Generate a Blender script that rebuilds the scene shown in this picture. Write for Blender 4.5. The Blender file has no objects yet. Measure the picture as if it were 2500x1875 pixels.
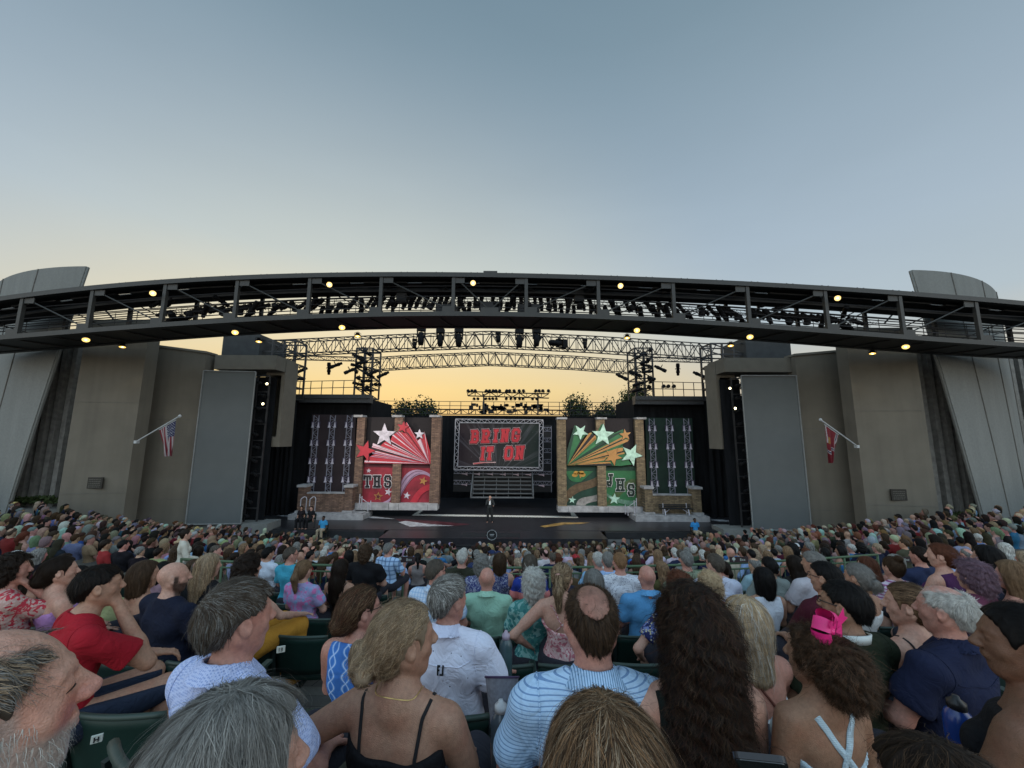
import bpy, math, random
import numpy as np
from mathutils import Vector, Matrix
R = math.radians
rng = np.random.default_rng(7)
random.seed(7)
scn = bpy.context.scene
COL = scn.collection

# ---------------------------------------------------------------- camera
FPX, PITCH, ROLL = 939.0, R(8.05), R(0.3)
CAM = np.array([0.0, 0.0, 5.8])
cd = bpy.data.cameras.new('camera')
cam = bpy.data.objects.new('camera', cd)
COL.objects.link(cam)
cd.sensor_width = 36.0
cd.lens = 36.0 * FPX / 2500.0
cd.clip_start, cd.clip_end = 0.02, 3000
cam.location = CAM
cam.rotation_mode = 'XYZ'
cam.matrix_world = Matrix.Translation(Vector(CAM)) @ Matrix.Rotation(R(90) + PITCH, 4, 'X') @ Matrix.Rotation(ROLL, 4, 'Z')
scn.camera = cam
_cp, _sp, _cr, _sr = math.cos(PITCH), math.sin(PITCH), math.cos(ROLL), math.sin(ROLL)

def P(px, py, d):
    """the point at depth d (metres along +y) that the photograph shows at pixel px, py"""
    u, v = (px - 1250) / FPX, (937.5 - py) / FPX
    u, v = u * _cr - v * _sr, u * _sr + v * _cr
    dx, dy, dz = u, _cp - v * _sp, _sp + v * _cp
    return np.array([dx * d / dy, d, CAM[2] + dz * d / dy])

def D(px, py, d):            # same, from the 2212 px wide overview
    return P(px * 1.1302, py * 1.1302, d)

# ---------------------------------------------------------------- world, sun, exposure
world = bpy.data.worlds.new('World'); scn.world = world
world.use_nodes = True
wn, wl = world.node_tree.nodes, world.node_tree.links
wn.clear()
SUN_AZ, SUN_EL = R(-18), R(2.0)      # just behind the stage, left of its centre
def wnode(t, **k):
    n = wn.new(t)
    for a, b in k.items(): setattr(n, a, b)
    return n
wout = wnode('ShaderNodeOutputWorld'); wbg = wnode('ShaderNodeBackground')
sky = wnode('ShaderNodeTexSky', sky_type='NISHITA', sun_disc=False)
sky.sun_elevation = SUN_EL; sky.sun_rotation = SUN_AZ
sky.air_density = 1.0; sky.dust_density = 1.5; sky.ozone_density = 2.0
tc = wnode('ShaderNodeTexCoord'); sep = wnode('ShaderNodeSeparateXYZ')
wl.new(tc.outputs['Generated'], sep.inputs[0])
def wramp(src, stops):
    r = wnode('ShaderNodeValToRGB'); wl.new(src, r.inputs[0])
    e = r.color_ramp.elements
    while len(e) < len(stops): e.new(.5)
    for el, (p, c) in zip(e, stops): el.position = p; el.color = (*c, 1)
    return r.outputs[0]
def s2l(r, g, b):
    f = lambda c: ((c / 255 + .055) / 1.055) ** 2.4 if c > 10 else c / 255 / 12.92
    return (f(r), f(g), f(b))
# twilight air: warm near the set sun, greyer and bluer away from it and upwards
warm = wramp(sep.outputs['Z'], [(0, s2l(226, 184, 120)), (.12, s2l(242, 213, 148)), (.25, s2l(236, 223, 188)), (.40, s2l(204, 210, 202)), (.55, s2l(184, 194, 194)), (.75, s2l(150, 165, 175)), (1, s2l(120, 138, 150))])
cool = wramp(sep.outputs['Z'], [(0, s2l(180, 170, 160)), (.12, s2l(208, 200, 182)), (.25, s2l(180, 194, 202)), (.40, s2l(169, 186, 200)), (.55, s2l(152, 171, 186)), (.75, s2l(125, 148, 163)), (1, s2l(94, 122, 140))])
dot = wnode('ShaderNodeVectorMath', operation='DOT_PRODUCT')
wl.new(tc.outputs['Generated'], dot.inputs[0])
dot.inputs[1].default_value = (math.sin(SUN_AZ), math.cos(SUN_AZ), 0.0)
mr = wnode('ShaderNodeMapRange', interpolation_type='SMOOTHSTEP')
wl.new(dot.outputs['Value'], mr.inputs[0])
mr.inputs[1].default_value, mr.inputs[2].default_value = 0.58, 1.0
mx = wnode('ShaderNodeMix', data_type='RGBA')
wl.new(mr.outputs[0], mx.inputs[0]); wl.new(cool, mx.inputs[6]); wl.new(warm, mx.inputs[7])
mul = wnode('ShaderNodeMix', data_type='RGBA', blend_type='ADD'); mul.inputs[0].default_value = 0.008
wl.new(mx.outputs[2], mul.inputs[6]); wl.new(sky.outputs[0], mul.inputs[7])
# unseen sky behind and above the seats, strength added to light people's backs
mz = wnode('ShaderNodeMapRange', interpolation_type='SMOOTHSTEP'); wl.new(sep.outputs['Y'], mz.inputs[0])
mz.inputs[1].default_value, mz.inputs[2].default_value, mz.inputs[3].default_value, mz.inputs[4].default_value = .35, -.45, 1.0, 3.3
# thin uneven high haze
hz = wnode('ShaderNodeTexNoise'); hz.inputs['Scale'].default_value = 2.2; hz.inputs['Detail'].default_value = 5; hz.inputs['Distortion'].default_value = .6
hmap = wnode('ShaderNodeMapping'); hmap.inputs['Scale'].default_value = (1, 1, 3.5); wl.new(tc.outputs['Generated'], hmap.inputs[0]); wl.new(hmap.outputs[0], hz.inputs['Vector'])
hm = wnode('ShaderNodeMapRange'); wl.new(hz.outputs['Fac'], hm.inputs[0]); hm.inputs[1].default_value, hm.inputs[2].default_value, hm.inputs[3].default_value, hm.inputs[4].default_value = .3, .7, .985, 1.02
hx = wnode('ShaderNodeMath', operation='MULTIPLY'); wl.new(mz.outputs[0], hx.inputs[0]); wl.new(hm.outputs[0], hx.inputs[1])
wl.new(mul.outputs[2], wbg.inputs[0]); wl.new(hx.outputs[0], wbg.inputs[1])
wl.new(wbg.outputs[0], wout.inputs[0])

sd = bpy.data.lights.new('sun', 'SUN'); sd.energy = 0.12; sd.angle = R(12); sd.color = (1.0, .72, .45)
sun = bpy.data.objects.new('sun', sd); COL.objects.link(sun)
sdir = Vector((math.sin(SUN_AZ) * math.cos(SUN_EL), math.cos(SUN_AZ) * math.cos(SUN_EL), math.sin(SUN_EL)))
sun.rotation_euler = sdir.to_track_quat('Z', 'Y').to_euler()

scn.view_settings.view_transform = 'Standard'; scn.view_settings.look = 'None'
scn.view_settings.exposure = 0.0; scn.view_settings.gamma = 1.0; scn.view_settings.use_curve_mapping = False
scn.render.engine = 'CYCLES'
scn.cycles.use_denoising = True
scn.cycles.max_bounces = 5; scn.cycles.diffuse_bounces = 3; scn.cycles.glossy_bounces = 2
scn.cycles.transparent_max_bounces = 4; scn.cycles.transmission_bounces = 2
scn.cycles.caustics_reflective = False; scn.cycles.caustics_refractive = False

# ---------------------------------------------------------------- materials
MATS = {}
def mat(name, col=(.5, .5, .5), rough=.7, metal=0., var=.12, scale=6., bump=0., bscale=40., emit=None, estr=1., spec=.4, objcol=False, vcol=None, custom=None, stretch=(1, 1, 1), wrinkle=0.):
    if name in MATS: return MATS[name]
    m = bpy.data.materials.new(name); m.use_nodes = True
    n, l = m.node_tree.nodes, m.node_tree.links
    b = n['Principled BSDF']
    b.inputs['Roughness'].default_value = rough; b.inputs['Metallic'].default_value = metal
    b.inputs['Specular IOR Level'].default_value = spec
    t = n.new('ShaderNodeTexCoord'); mp = n.new('ShaderNodeMapping'); mp.inputs['Scale'].default_value = stretch
    l.new(t.outputs['Object'], mp.inputs[0])
    vec = mp.outputs[0]
    base = n.new('ShaderNodeRGB'); base.outputs[0].default_value = (*col, 1); src = base.outputs[0]
    if objcol:
        oi = n.new('ShaderNodeObjectInfo'); src = oi.outputs['Color']
    if vcol:
        va = n.new('ShaderNodeAttribute'); va.attribute_name = vcol
        if objcol:
            mm = n.new('ShaderNodeMix'); mm.data_type = 'RGBA'; mm.blend_type = 'MULTIPLY'; mm.inputs[0].default_value = 1
            l.new(src, mm.inputs[6]); l.new(va.outputs['Color'], mm.inputs[7]); src = mm.outputs[2]
        else: src = va.outputs['Color']
    if custom: src = custom(n, l, vec, src, b)
    if var:
        nz = n.new('ShaderNodeTexNoise'); nz.inputs['Scale'].default_value = scale; nz.inputs['Detail'].default_value = 5
        l.new(vec, nz.inputs['Vector'])
        r = n.new('ShaderNodeMapRange'); l.new(nz.outputs['Fac'], r.inputs[0])
        r.inputs[1].default_value, r.inputs[2].default_value = .3, .7
        r.inputs[3].default_value, r.inputs[4].default_value = 1 - var, 1 + var
        x = n.new('ShaderNodeVectorMath'); x.operation = 'SCALE'
        l.new(src, x.inputs[0]); l.new(r.outputs[0], x.inputs['Scale']); src = x.outputs[0]
    l.new(src, b.inputs['Base Color'])
    if bump:
        nb = n.new('ShaderNodeTexNoise'); nb.inputs['Scale'].default_value = bscale; nb.inputs['Detail'].default_value = 4
        l.new(vec, nb.inputs['Vector'])
        bp = n.new('ShaderNodeBump'); bp.inputs['Strength'].default_value = bump; bp.inputs['Distance'].default_value = .01
        l.new(nb.outputs['Fac'], bp.inputs['Height']); l.new(bp.outputs[0], b.inputs['Normal'])
        if wrinkle:
            nw = n.new('ShaderNodeTexNoise'); nw.inputs['Scale'].default_value = 7; nw.inputs['Detail'].default_value = 3; nw.inputs['Distortion'].default_value = 2.2; l.new(vec, nw.inputs['Vector'])
            rg = nmath(n, l, 'ABSOLUTE', nmath(n, l, 'SUBTRACT', nw.outputs['Fac'], .5))
            b2 = n.new('ShaderNodeBump'); b2.inputs['Strength'].default_value = wrinkle; b2.inputs['Distance'].default_value = .035; b2.invert = False
            l.new(rg, b2.inputs['Height']); l.new(bp.outputs[0], b2.inputs['Normal']); l.new(b2.outputs[0], b.inputs['Normal'])
    if emit:
        b.inputs['Emission Color'].default_value = (*emit, 1); b.inputs['Emission Strength'].default_value = estr
    MATS[name] = m
    return m

def mixc(n, l, fac, a, b_):
    m = n.new('ShaderNodeMix'); m.data_type = 'RGBA'
    for s, i in ((fac, 0), (a, 6), (b_, 7)):
        if hasattr(s, 'is_linked'): l.new(s, m.inputs[i])
        elif i == 0: m.inputs[0].default_value = s
        else: m.inputs[i].default_value = (*s, 1)
    return m.outputs[2]
def nmath(n, l, op, a, b_=0., c=0.):
    m = n.new('ShaderNodeMath'); m.operation = op
    for i, s in enumerate((a, b_, c)):
        if hasattr(s, 'is_linked'): l.new(s, m.inputs[i])
        else: m.inputs[i].default_value = s
    return m.outputs[0]

# ---------------------------------------------------------------- object helpers
def tag(o, label=None, cat=None, group=None, kind=None):
    if label: o['label'] = label
    if cat: o['category'] = cat
    if group: o['group'] = group
    if kind: o['kind'] = kind
    return o
def empty(name, loc=(0, 0, 0), rz=0):
    o = bpy.data.objects.new(name, None); COL.objects.link(o); o.location = loc; o.rotation_euler.z = rz
    o.empty_display_size = .1
    return o
def link(name, me, m, parent=None, smooth=False):
    if m is not None: me.materials.append(m)
    o = bpy.data.objects.new(name, me); COL.objects.link(o)
    if parent is not None: o.parent = parent
    if smooth: me.shade_smooth()
    return o
def copy_tree(o, parent=None):
    c = o.copy(); COL.objects.link(c)
    if parent is not None: c.parent = parent
    for ch in o.children: copy_tree(ch, c)
    return c
def np_mesh(name, V, F, attrs=None):
    """V (n,3), F (m,k) index array or list of lists"""
    me = bpy.data.meshes.new(name)
    V = np.asarray(V, dtype=np.float32)
    if isinstance(F, np.ndarray):
        k = F.shape[1]; m = len(F)
        me.vertices.add(len(V)); me.vertices.foreach_set('co', V.ravel())
        me.loops.add(m * k); me.polygons.add(m)
        me.loops.foreach_set('vertex_index', F.ravel().astype(np.int32))
        me.polygons.foreach_set('loop_start', np.arange(0, m * k, k, dtype=np.int32))
        me.update(calc_edges=True)
    else:
        me.from_pydata([tuple(map(float, v)) for v in V], [], F)
    if attrs:
        for an, av in attrs.items():
            a = me.attributes.new(an, 'FLOAT_COLOR', 'POINT')
            a.data.foreach_set('color', np.asarray(av, dtype=np.float32).ravel())
    return me

class MB:
    """collects simple solids into ONE mesh"""
    def __init__(s): s.v = []; s.f = []
    def add(s, V, F):
        o = len(s.v); s.v += [tuple(map(float, v)) for v in V]; s.f += [[i + o for i in f] for f in F]; return s
    def box(s, c, d, rz=0, M=None):
        hx, hy, hz = d[0] / 2, d[1] / 2, d[2] / 2
        V = np.array([(x, y, z) for z in (-hz, hz) for y in (-hy, hy) for x in (-hx, hx)])
        if rz: ca, sa = math.cos(rz), math.sin(rz); V = V @ np.array([[ca, sa, 0], [-sa, ca, 0], [0, 0, 1]])
        if M is not None: V = V @ np.array(M).T
        V = V + np.array(c)
        return s.add(V, [[0, 2, 3, 1], [4, 5, 7, 6], [0, 1, 5, 4], [2, 6, 7, 3], [0, 4, 6, 2], [1, 3, 7, 5]])
    def bb(s, x0, x1, y0, y1, z0, z1): return s.box(((x0 + x1) / 2, (y0 + y1) / 2, (z0 + z1) / 2), (abs(x1 - x0), abs(y1 - y0), abs(z1 - z0)))
    def bar(s, a, b, w, h=None, up=(0, 0, 1)):
        a, b = np.array(a, float), np.array(b, float); h = h or w
        t = b - a; t /= max(np.linalg.norm(t), 1e-9)
        u = np.array(up, float)
        if abs(t @ u) > .98: u = np.array([0, 1., 0])
        r = np.cross(t, u); r /= np.linalg.norm(r); u = np.cross(r, t)
        V = [p + r * sx * w / 2 + u * sz * h / 2 for p in (a, b) for sx, sz in ((-1, -1), (1, -1), (1, 1), (-1, 1))]
        return s.add(V, [[0, 3, 2, 1], [4, 5, 6, 7], [0, 1, 5, 4], [1, 2, 6, 5], [2, 3, 7, 6], [3, 0, 4, 7]])
    def tube(s, pts, r, n=8, caps=True):
        pts = [np.array(p, float) for p in pts]; rs = r if hasattr(r, '__len__') else [r] * len(pts)
        V = []; F = []; m = len(pts); pu = None
        for i, p in enumerate(pts):
            t = pts[min(i + 1, m - 1)] - pts[max(i - 1, 0)]; t /= max(np.linalg.norm(t), 1e-9)
            if pu is None:
                pu = np.array([0, 0, 1.]) if abs(t[2]) < .9 else np.array([1., 0, 0])
            a = np.cross(t, pu); a /= max(np.linalg.norm(a), 1e-9); b = np.cross(a, t); pu = b
            V += [p + rs[i] * (math.cos(q) * a + math.sin(q) * b) for q in np.linspace(0, 2 * math.pi, n, endpoint=False)]
        for i in range(m - 1):
            for j in range(n):
                F.append([i * n + j, i * n + (j + 1) % n, (i + 1) * n + (j + 1) % n, (i + 1) * n + j])
        if caps: F.append(list(range(n))[::-1]); F.append([(m - 1) * n + j for j in range(n)])
        return s.add(V, F)
    def lathe(s, prof, c=(0, 0, 0), n=16, M=None):
        """prof: (r, z) list, closed by its end rings"""
        V = [(r * math.cos(q), r * math.sin(q), z) for r, z in prof for q in np.linspace(0, 2 * math.pi, n, endpoint=False)]
        F = [[i * n + j, i * n + (j + 1) % n, (i + 1) * n + (j + 1) % n, (i + 1) * n + j] for i in range(len(prof) - 1) for j in range(n)]
        F.append(list(range(n))[::-1]); F.append([(len(prof) - 1) * n + j for j in range(n)])
        V = np.array(V)
        if M is not None: V = V @ np.array(M).T
        return s.add(V + np.array(c), F)
    def prism(s, poly, y0, y1, O=(0, 0, 0), X=(1, 0, 0), Z=(0, 0, 1)):
        """polygon in the (X,Z) plane at O, extruded along the plane's normal from y0 to y1"""
        O, X, Z = np.array(O, float), np.array(X, float), np.array(Z, float); N = np.cross(Z, X)
        n = len(poly)
        V = [O + X * a + Z * b + N * y for y in (y0, y1) for a, b in poly]
        F = [list(range(n)), [n + i for i in range(n)][::-1]] + [[i, n + i, n + (i + 1) % n, (i + 1) % n] for i in range(n)]
        return s.add(V, F)
    def build(s, name, m, parent=None, smooth=False, loc=None, fix=False):
        me = bpy.data.meshes.new(name); me.from_pydata(s.v, [], s.f); me.update()
        if fix:
            import bmesh
            b = bmesh.new(); b.from_mesh(me); bmesh.ops.recalc_face_normals(b, faces=b.faces); b.to_mesh(me); b.free()
        o = link(name, me, m, parent, smooth)
        if loc is not None: o.location = loc
        return o
def quadsheet(name, pts, th, m, parent=None):
    """a slab whose front face is the 4 points, th thick away from the camera"""
    pts = [np.array(p, float) for p in pts]
    b = [p + np.array([0, th, 0]) for p in pts]
    mb = MB().add(pts + b, [[0, 1, 2, 3], [7, 6, 5, 4], [0, 4, 5, 1], [1, 5, 6, 2], [2, 6, 7, 3], [3, 7, 4, 0]])
    return mb.build(name, m, parent, fix=True)
# ================================================================= the venue
def _tan(n, l, vec, src, b):
    mp = n.new('ShaderNodeMapping'); mp.inputs['Scale'].default_value = (3.0, 3.0, .12); l.new(vec, mp.inputs[0])
    w = n.new('ShaderNodeTexNoise'); w.inputs['Scale'].default_value = 1.0; w.inputs['Detail'].default_value = 7; l.new(mp.outputs[0], w.inputs['Vector'])
    r = n.new('ShaderNodeMapRange'); l.new(w.outputs['Fac'], r.inputs[0]); r.inputs[1].default_value, r.inputs[2].default_value = .45, .75
    return mixc(n, l, nmath(n, l, 'MULTIPLY', r.outputs[0], .45), (.128, .114, .091), (.098, .088, .072))
M_tan = mat('tan_render', (.112, .100, .080), .9, var=.12, scale=.7, bump=.25, bscale=60, custom=_tan)
M_tan2 = mat('tan_trim', (.145, .131, .106), .85, var=.08, scale=2)
def _conc(n, l, vec, src, b):
    w = n.new('ShaderNodeTexNoise'); w.inputs['Scale'].default_value = .9; w.inputs['Detail'].default_value = 6
    mp = n.new('ShaderNodeMapping'); mp.inputs['Scale'].default_value = (2.2, 2.2, .25); l.new(vec, mp.inputs[0]); l.new(mp.outputs[0], w.inputs['Vector'])
    return mixc(n, l, nmath(n, l, 'MULTIPLY', w.outputs['Fac'], .8), (.195, .200, .190), (.110, .115, .108))
M_conc = mat('pale_concrete', (.3, .3, .3), .85, var=.08, scale=9, bump=.3, bscale=30, custom=_conc)
M_dkconc = mat('dark_concrete', (.105, .10, .09), .9, var=.25, scale=3, bump=.4)
M_scrim = mat('grey_scrim', (.092, .102, .104), .65, var=.05, scale=1.2, bump=.1, bscale=200)
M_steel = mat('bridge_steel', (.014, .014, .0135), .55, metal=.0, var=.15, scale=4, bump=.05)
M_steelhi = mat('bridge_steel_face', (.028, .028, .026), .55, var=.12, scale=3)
M_black = mat('black_paint', (.012, .013, .015), .7, var=.3, scale=3)
M_blackcloth = mat('black_cloth', (.010, .011, .013), .95, var=.35, scale=1.5, stretch=(3, 3, .4), spec=.1)
M_blacklamp = mat('lamp_black', (.007, .007, .008), .6, var=.2, scale=8, spec=.12)
M_alu = mat('aluminium_truss', (.42, .42, .47), .4, metal=.3, var=.15, scale=8)
M_pipe = mat('dark_pipe', (.022, .022, .024), .5, var=.1)
M_whitetrim = mat('pale_trim', (.38, .40, .41), .6, var=.1)
M_glow = mat('lit_lens', (1, .9, .6), .4, var=0, emit=(1.0, .60, .14), estr=1.6)
M_glow2 = mat('lit_bulb', (1, .9, .6), .4, var=0, emit=(1.0, .85, .45), estr=5)
M_foli = mat('foliage', (.030, .045, .014), .7, var=.35, scale=3, spec=.2)
M_bark = mat('bark', (.07, .05, .035), .9, var=.3, scale=10)
M_path = None

# ---- ground: one sheet to the horizon, dropping like the seating bowl
CY = 50.0                                   # the rows are arcs round (0.4, CY)
CX = -0.9
_HS = [(-60, .20), (-1, .20), (0, .24), (.72, .36), (1.32, .60), (2.3, .89), (3.2, 1.14), (4.1, 1.38), (5.0, 1.62), (5.9, 1.84), (7.6, 2.22), (9.2, 2.62), (12, 3.28), (16, 4.3), (22, 5.62), (23.2, 5.78), (80, 5.78)]
def Hs(s): return np.interp(s, [a for a, b in _HS], [b for a, b in _HS])
def srow(x, y): return CY - np.hypot(x - CX, y - CY)
HEADTOP = 1.33
def floor_z(x, y): return CAM[2] - Hs(srow(x, y)) - HEADTOP
gx = np.concatenate([np.linspace(-1500, -60, 8), np.linspace(-50, 50, 101), np.linspace(60, 1500, 8)])
gy = np.concatenate([np.linspace(-1500, -20, 8), np.linspace(-10, 50, 121), np.linspace(60, 1800, 10)])
GX, GY = np.meshgrid(gx, gy, indexing='ij')
GZ = floor_z(GX, GY)
GZ = np.where(GY > 23, np.minimum(GZ, -1.28), GZ)
GZ = np.where(np.hypot(GX, GY - 20) > 55, -1.3, GZ)
V = np.stack([GX, GY, GZ], -1).reshape(-1, 3)
i, j = np.meshgrid(np.arange(len(gx) - 1), np.arange(len(gy) - 1), indexing='ij')
q = lambda a, b: (a * len(gy) + b).ravel()
F = np.stack([q(i, j), q(i + 1, j), q(i + 1, j + 1), q(i, j + 1)], 1)
def _ground(n, l, vec, src, b):
    br = n.new('ShaderNodeTexBrick'); br.inputs['Scale'].default_value = 1.0
    br.inputs['Brick Width'].default_value = .6; br.inputs['Row Height'].default_value = .3; br.inputs['Mortar Size'].default_value = .006
    br.inputs['Color1'].default_value = (.17, .155, .135, 1); br.inputs['Color2'].default_value = (.12, .11, .10, 1); br.inputs['Mortar'].default_value = (.03, .03, .028, 1)
    l.new(vec, br.inputs['Vector'])
    return br.outputs['Color']
M_ground = mat('paving', (.12, .11, .1), .85, var=.3, scale=2, bump=.3, custom=_ground)
tag(link('ground', np_mesh('ground', V, F), M_ground, smooth=True), kind='structure')

# ---- stage floor
def P0(px, py, z=0.0):
    """point of the horizontal plane z seen at px, py"""
    a = P(px, py, 1.0); t = (z - CAM[2]) / (a[2] - CAM[2]); return CAM + (a - CAM) * t
def _stage(n, l, vec, src, b):
    nz = n.new('ShaderNodeTexNoise'); nz.inputs['Scale'].default_value = .55; nz.inputs['Detail'].default_value = 6; l.new(vec, nz.inputs['Vector'])
    f = nmath(n, l, 'MULTIPLY', nz.outputs['Fac'], 1.0)
    return mixc(n, l, f, (.012, .012, .015), (.038, .036, .040))
M_stage = mat('stage_floor', (.02, .02, .022), .32, var=.2, scale=5, custom=_stage)
st = MB().bb(-24, 22, 25.6, 46, -.06, 0).build('stage_floor', M_stage); tag(st, kind='structure')
M_white = mat('white_paint', (.62, .60, .54), .5, var=.08)
M_fray = mat('frayed_white_paint', (.33, .34, .36), .5, var=.5, scale=3)
M_gold = mat('gold_paint', (.28, .17, .05), .5, var=.5, scale=2)
M_maroon = mat('maroon_paint', (.07, .018, .024), .4, var=.4, scale=2)
def mark(name, pts, m, z=.004, label=None):
    w = [P0(*p, 0) for p in pts]
    mb = MB().add([(a[0], a[1], z) for a in w], [list(range(len(w)))])
    o = mb.build(name, m, fix=True); tag(o, kind='structure'); return o
mark('stage_marking', [(1010, 1255), (1411, 1260.5), (1411, 1264.5), (1006, 1259)], M_white)
mark('stage_marking', [(1006, 1259), (1010, 1255), (1029, 1243), (1037, 1243), (1021, 1256)], M_white, .008)
mark('stage_marking', [(1411, 1264.5), (1396, 1261), (1391, 1249), (1400, 1249)], M_white, .008)
mark('stage_marking', [(1075, 1206), (1140, 1206.5), (1140, 1208.5), (1075, 1208)], M_fray)
mark('stage_marking', [(1073, 1215), (1072, 1213), (1081, 1206.3), (1085, 1207)], M_fray)
mark('stage_marking', [(1302, 1209), (1358, 1210), (1358, 1212), (1302, 1211)], M_fray)
mark('stage_marking', [(675, 1258), (700, 1246), (704, 1247), (690, 1256), (720, 1260), (830, 1257), (900, 1259), (965, 1267), (930, 1266), (830, 1262), (720, 1264), (690, 1261)], M_fray)
mark('stage_marking', [(965, 1267), (1060, 1272), (1150, 1280), (1100, 1285), (1000, 1277), (975, 1272)], M_maroon, .004)
mark('stage_marking', [(972, 1275), (990, 1272), (1050, 1280), (1110, 1284), (1000, 1286)], M_fray, .009)
mark('stage_marking', [(1318, 1285), (1370, 1276), (1440, 1276), (1420, 1279), (1380, 1281), (1330, 1288)], M_gold, .009)
mark('stage_marking', [(1600, 1272), (1660, 1266), (1720, 1265), (1730, 1267), (1690, 1270), (1640, 1274)], M_gold, .009)
mark('stage_marking', [(1725, 1268), (1760, 1268), (1790, 1273), (1760, 1274)], M_fray, .005)
# apron and pit
M_apron = mat('apron_face', (.03, .032, .036), .6, var=.35, scale=1.5)
M_pitwall = mat('pit_wall', (.10, .105, .105), .8, var=.3, scale=1.2)
mb = MB(); ya = 25.6
xs_l, xs_r = P(650, 1280, ya)[0], P(1850, 1280, ya)[0]
tag(MB().bb(-22, 21, 24.6, 25.6, -1.35, -.42).build('pit_wall', M_pitwall), kind='structure')
tag(MB().bb(P0(968, 1280)[0], P0(1450, 1280)[0], 23.6, 25.598, -1.3, -.02).build('stage_thrust', M_stage), kind='structure')
tag(MB().bb(P0(1137, 1287)[0], P0(1268, 1287)[0], 23.9, 24.9, -.02, -.012).build('orchestra_opening', M_black), kind='structure')
tag(MB().bb(-22, P0(960, 1280)[0], 25.2, 25.598, -.42, -.02).build('stage_lip', M_black), kind='structure')
tag(MB().bb(P0(1460, 1280)[0], 20, 25.2, 25.598, -.42, -.02).build('stage_lip', M_black), kind='structure')
# orchestra front wall: long dark fence of panels before the front row
rail = empty('pit_fence', (0, 22.9, -1.3)); tag(rail, 'long low black panelled fence between the orchestra pit and the front row of heads', 'fence')
fx0, fx1 = P(560, 1300, 22.9)[0], P(1835, 1300, 22.9)[0]
m1 = MB()
for k in range(24):
    a = fx0 + (fx1 - fx0) * k / 24; b = a + (fx1 - fx0) / 24 - .06
    m1.bb(a, b, 0, .05, 0, 1.0)
m1.build('panel', M_apron, rail)
m2 = MB().bb(fx0 - .05, fx1 + .05, -.04, .10, 1.02, 1.08).bb(fx0, fx1, -.03, -.002, .52, .56)
for k in range(25): m2.bb(fx0 + (fx1 - fx0) * k / 24 - .03, fx0 + (fx1 - fx0) * k / 24 + .03, -.06, -.031, 0, 1.0)
m2.build('top_rail', M_black, rail)
sg = empty('round_sign', tuple(P(1201, 1306, 22.75))); tag(sg, 'small round black sign with faint lettering on the pit fence below the presenter', 'sign')
MB().lathe([(.0, -.02), (.26, -.02), (.26, .02), (.0, .02)], n=28, M=Matrix.Rotation(R(90), 3, 'X')).build('disc', M_black, sg)
rg = MB().tube([(.27 * math.cos(t), -.025, .27 * math.sin(t)) for t in np.linspace(0, 6.2831, 30)], .012, 6); rg.build('rim', M_whitetrim, sg)
MB().bb(-.13, .13, -.028, -.021, .02, .05).bb(-.10, .10, -.028, -.021, -.05, -.03).build('lettering', M_whitetrim, sg)

# ---- side walls
def slab(name, tl, tr, br_, bl, d0, d1, th, m, label, cat='wall', group=None, below=0.0):
    """left edge at depth d0, right edge at d1, corners given in photograph pixels"""
    a, b, c, e = P(*tl, d0), P(*tr, d1), P(*br_, d1), P(*bl, d0)
    xl, xr = (a[0] + e[0]) / 2, (b[0] + c[0]) / 2           # real walls are plumb
    pts = [np.array([xl, d0, a[2]]), np.array([xr, d1, b[2]]), np.array([xr, d1, min(c[2], e[2]) - below]), np.array([xl, d0, min(c[2], e[2]) - below])]
    root = empty(name, tuple(pts[3])); tag(root, label, cat, group)
    w = quadsheet('panel', [p - pts[3] for p in pts], th, m, root)
    return root, pts
def coping(root, pts, m=M_tan2, h=.14, o=.07):
    O = pts[3]
    a, b = pts[0] - O, pts[1] - O
    MB().add([a + (-o, -o, 0), b + (o, -o, 0), b + (o, .9, 0), a + (-o, .9, 0), a + (-o, -o, h), b + (o, -o, h), b + (o, .9, h), a + (-o, .9, h)],
             [[0, 3, 2, 1], [4, 5, 6, 7], [0, 1, 5, 4], [1, 2, 6, 5], [2, 3, 7, 6], [3, 0, 4, 7]]).build('coping', m, root, fix=True)
rootLB, LBp = slab('side_wall', (206, 780), (363, 780), (305, 1262), (148, 1240), 22.0, 22.6, .8, M_tan, 'broad tan wall with the dark plaque, left of the stage', below=1.5)
rootLA, LAp = slab('side_wall', (363, 845), (502, 863), (458, 1268), (318, 1262), 24.2, 24.8, .8, M_tan, 'narrow tan wall behind the striped flag, left of the stage', below=1.5)
coping(rootLA, LAp)
rootRA, RAp = slab('side_wall', (1944, 869), (2067, 858), (2112, 1296), (1980, 1296), 24.8, 24.2, .8, M_tan, 'narrow tan wall behind the dark red flag, right of the stage', below=1.5)
coping(rootRA, RAp)
rootRB, RBp = slab('side_wall', (2067, 800), (2236, 800), (2290, 1290), (2116, 1296), 22.6, 22.0, .8, M_tan, 'broad tan wall with the dark plaque, right of the stage', below=1.5)
# joints in the render
for (rt, pp) in ((rootLB, LBp), (rootLA, LAp), (rootRA, RAp), (rootRB, RBp)):
    O = pp[3]; jm = MB()
    for fr in (.22, .62):
        z = (pp[0][2] - O[2]) * fr
        a = np.array([.02, -.012, z]); b = np.array([pp[1][0] - O[0] - .02, pp[1][1] - O[1] - .012, z])
        jm.bar(a, b, .012, .02)
    jm.build('joint', M_dkconc, rt)
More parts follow.
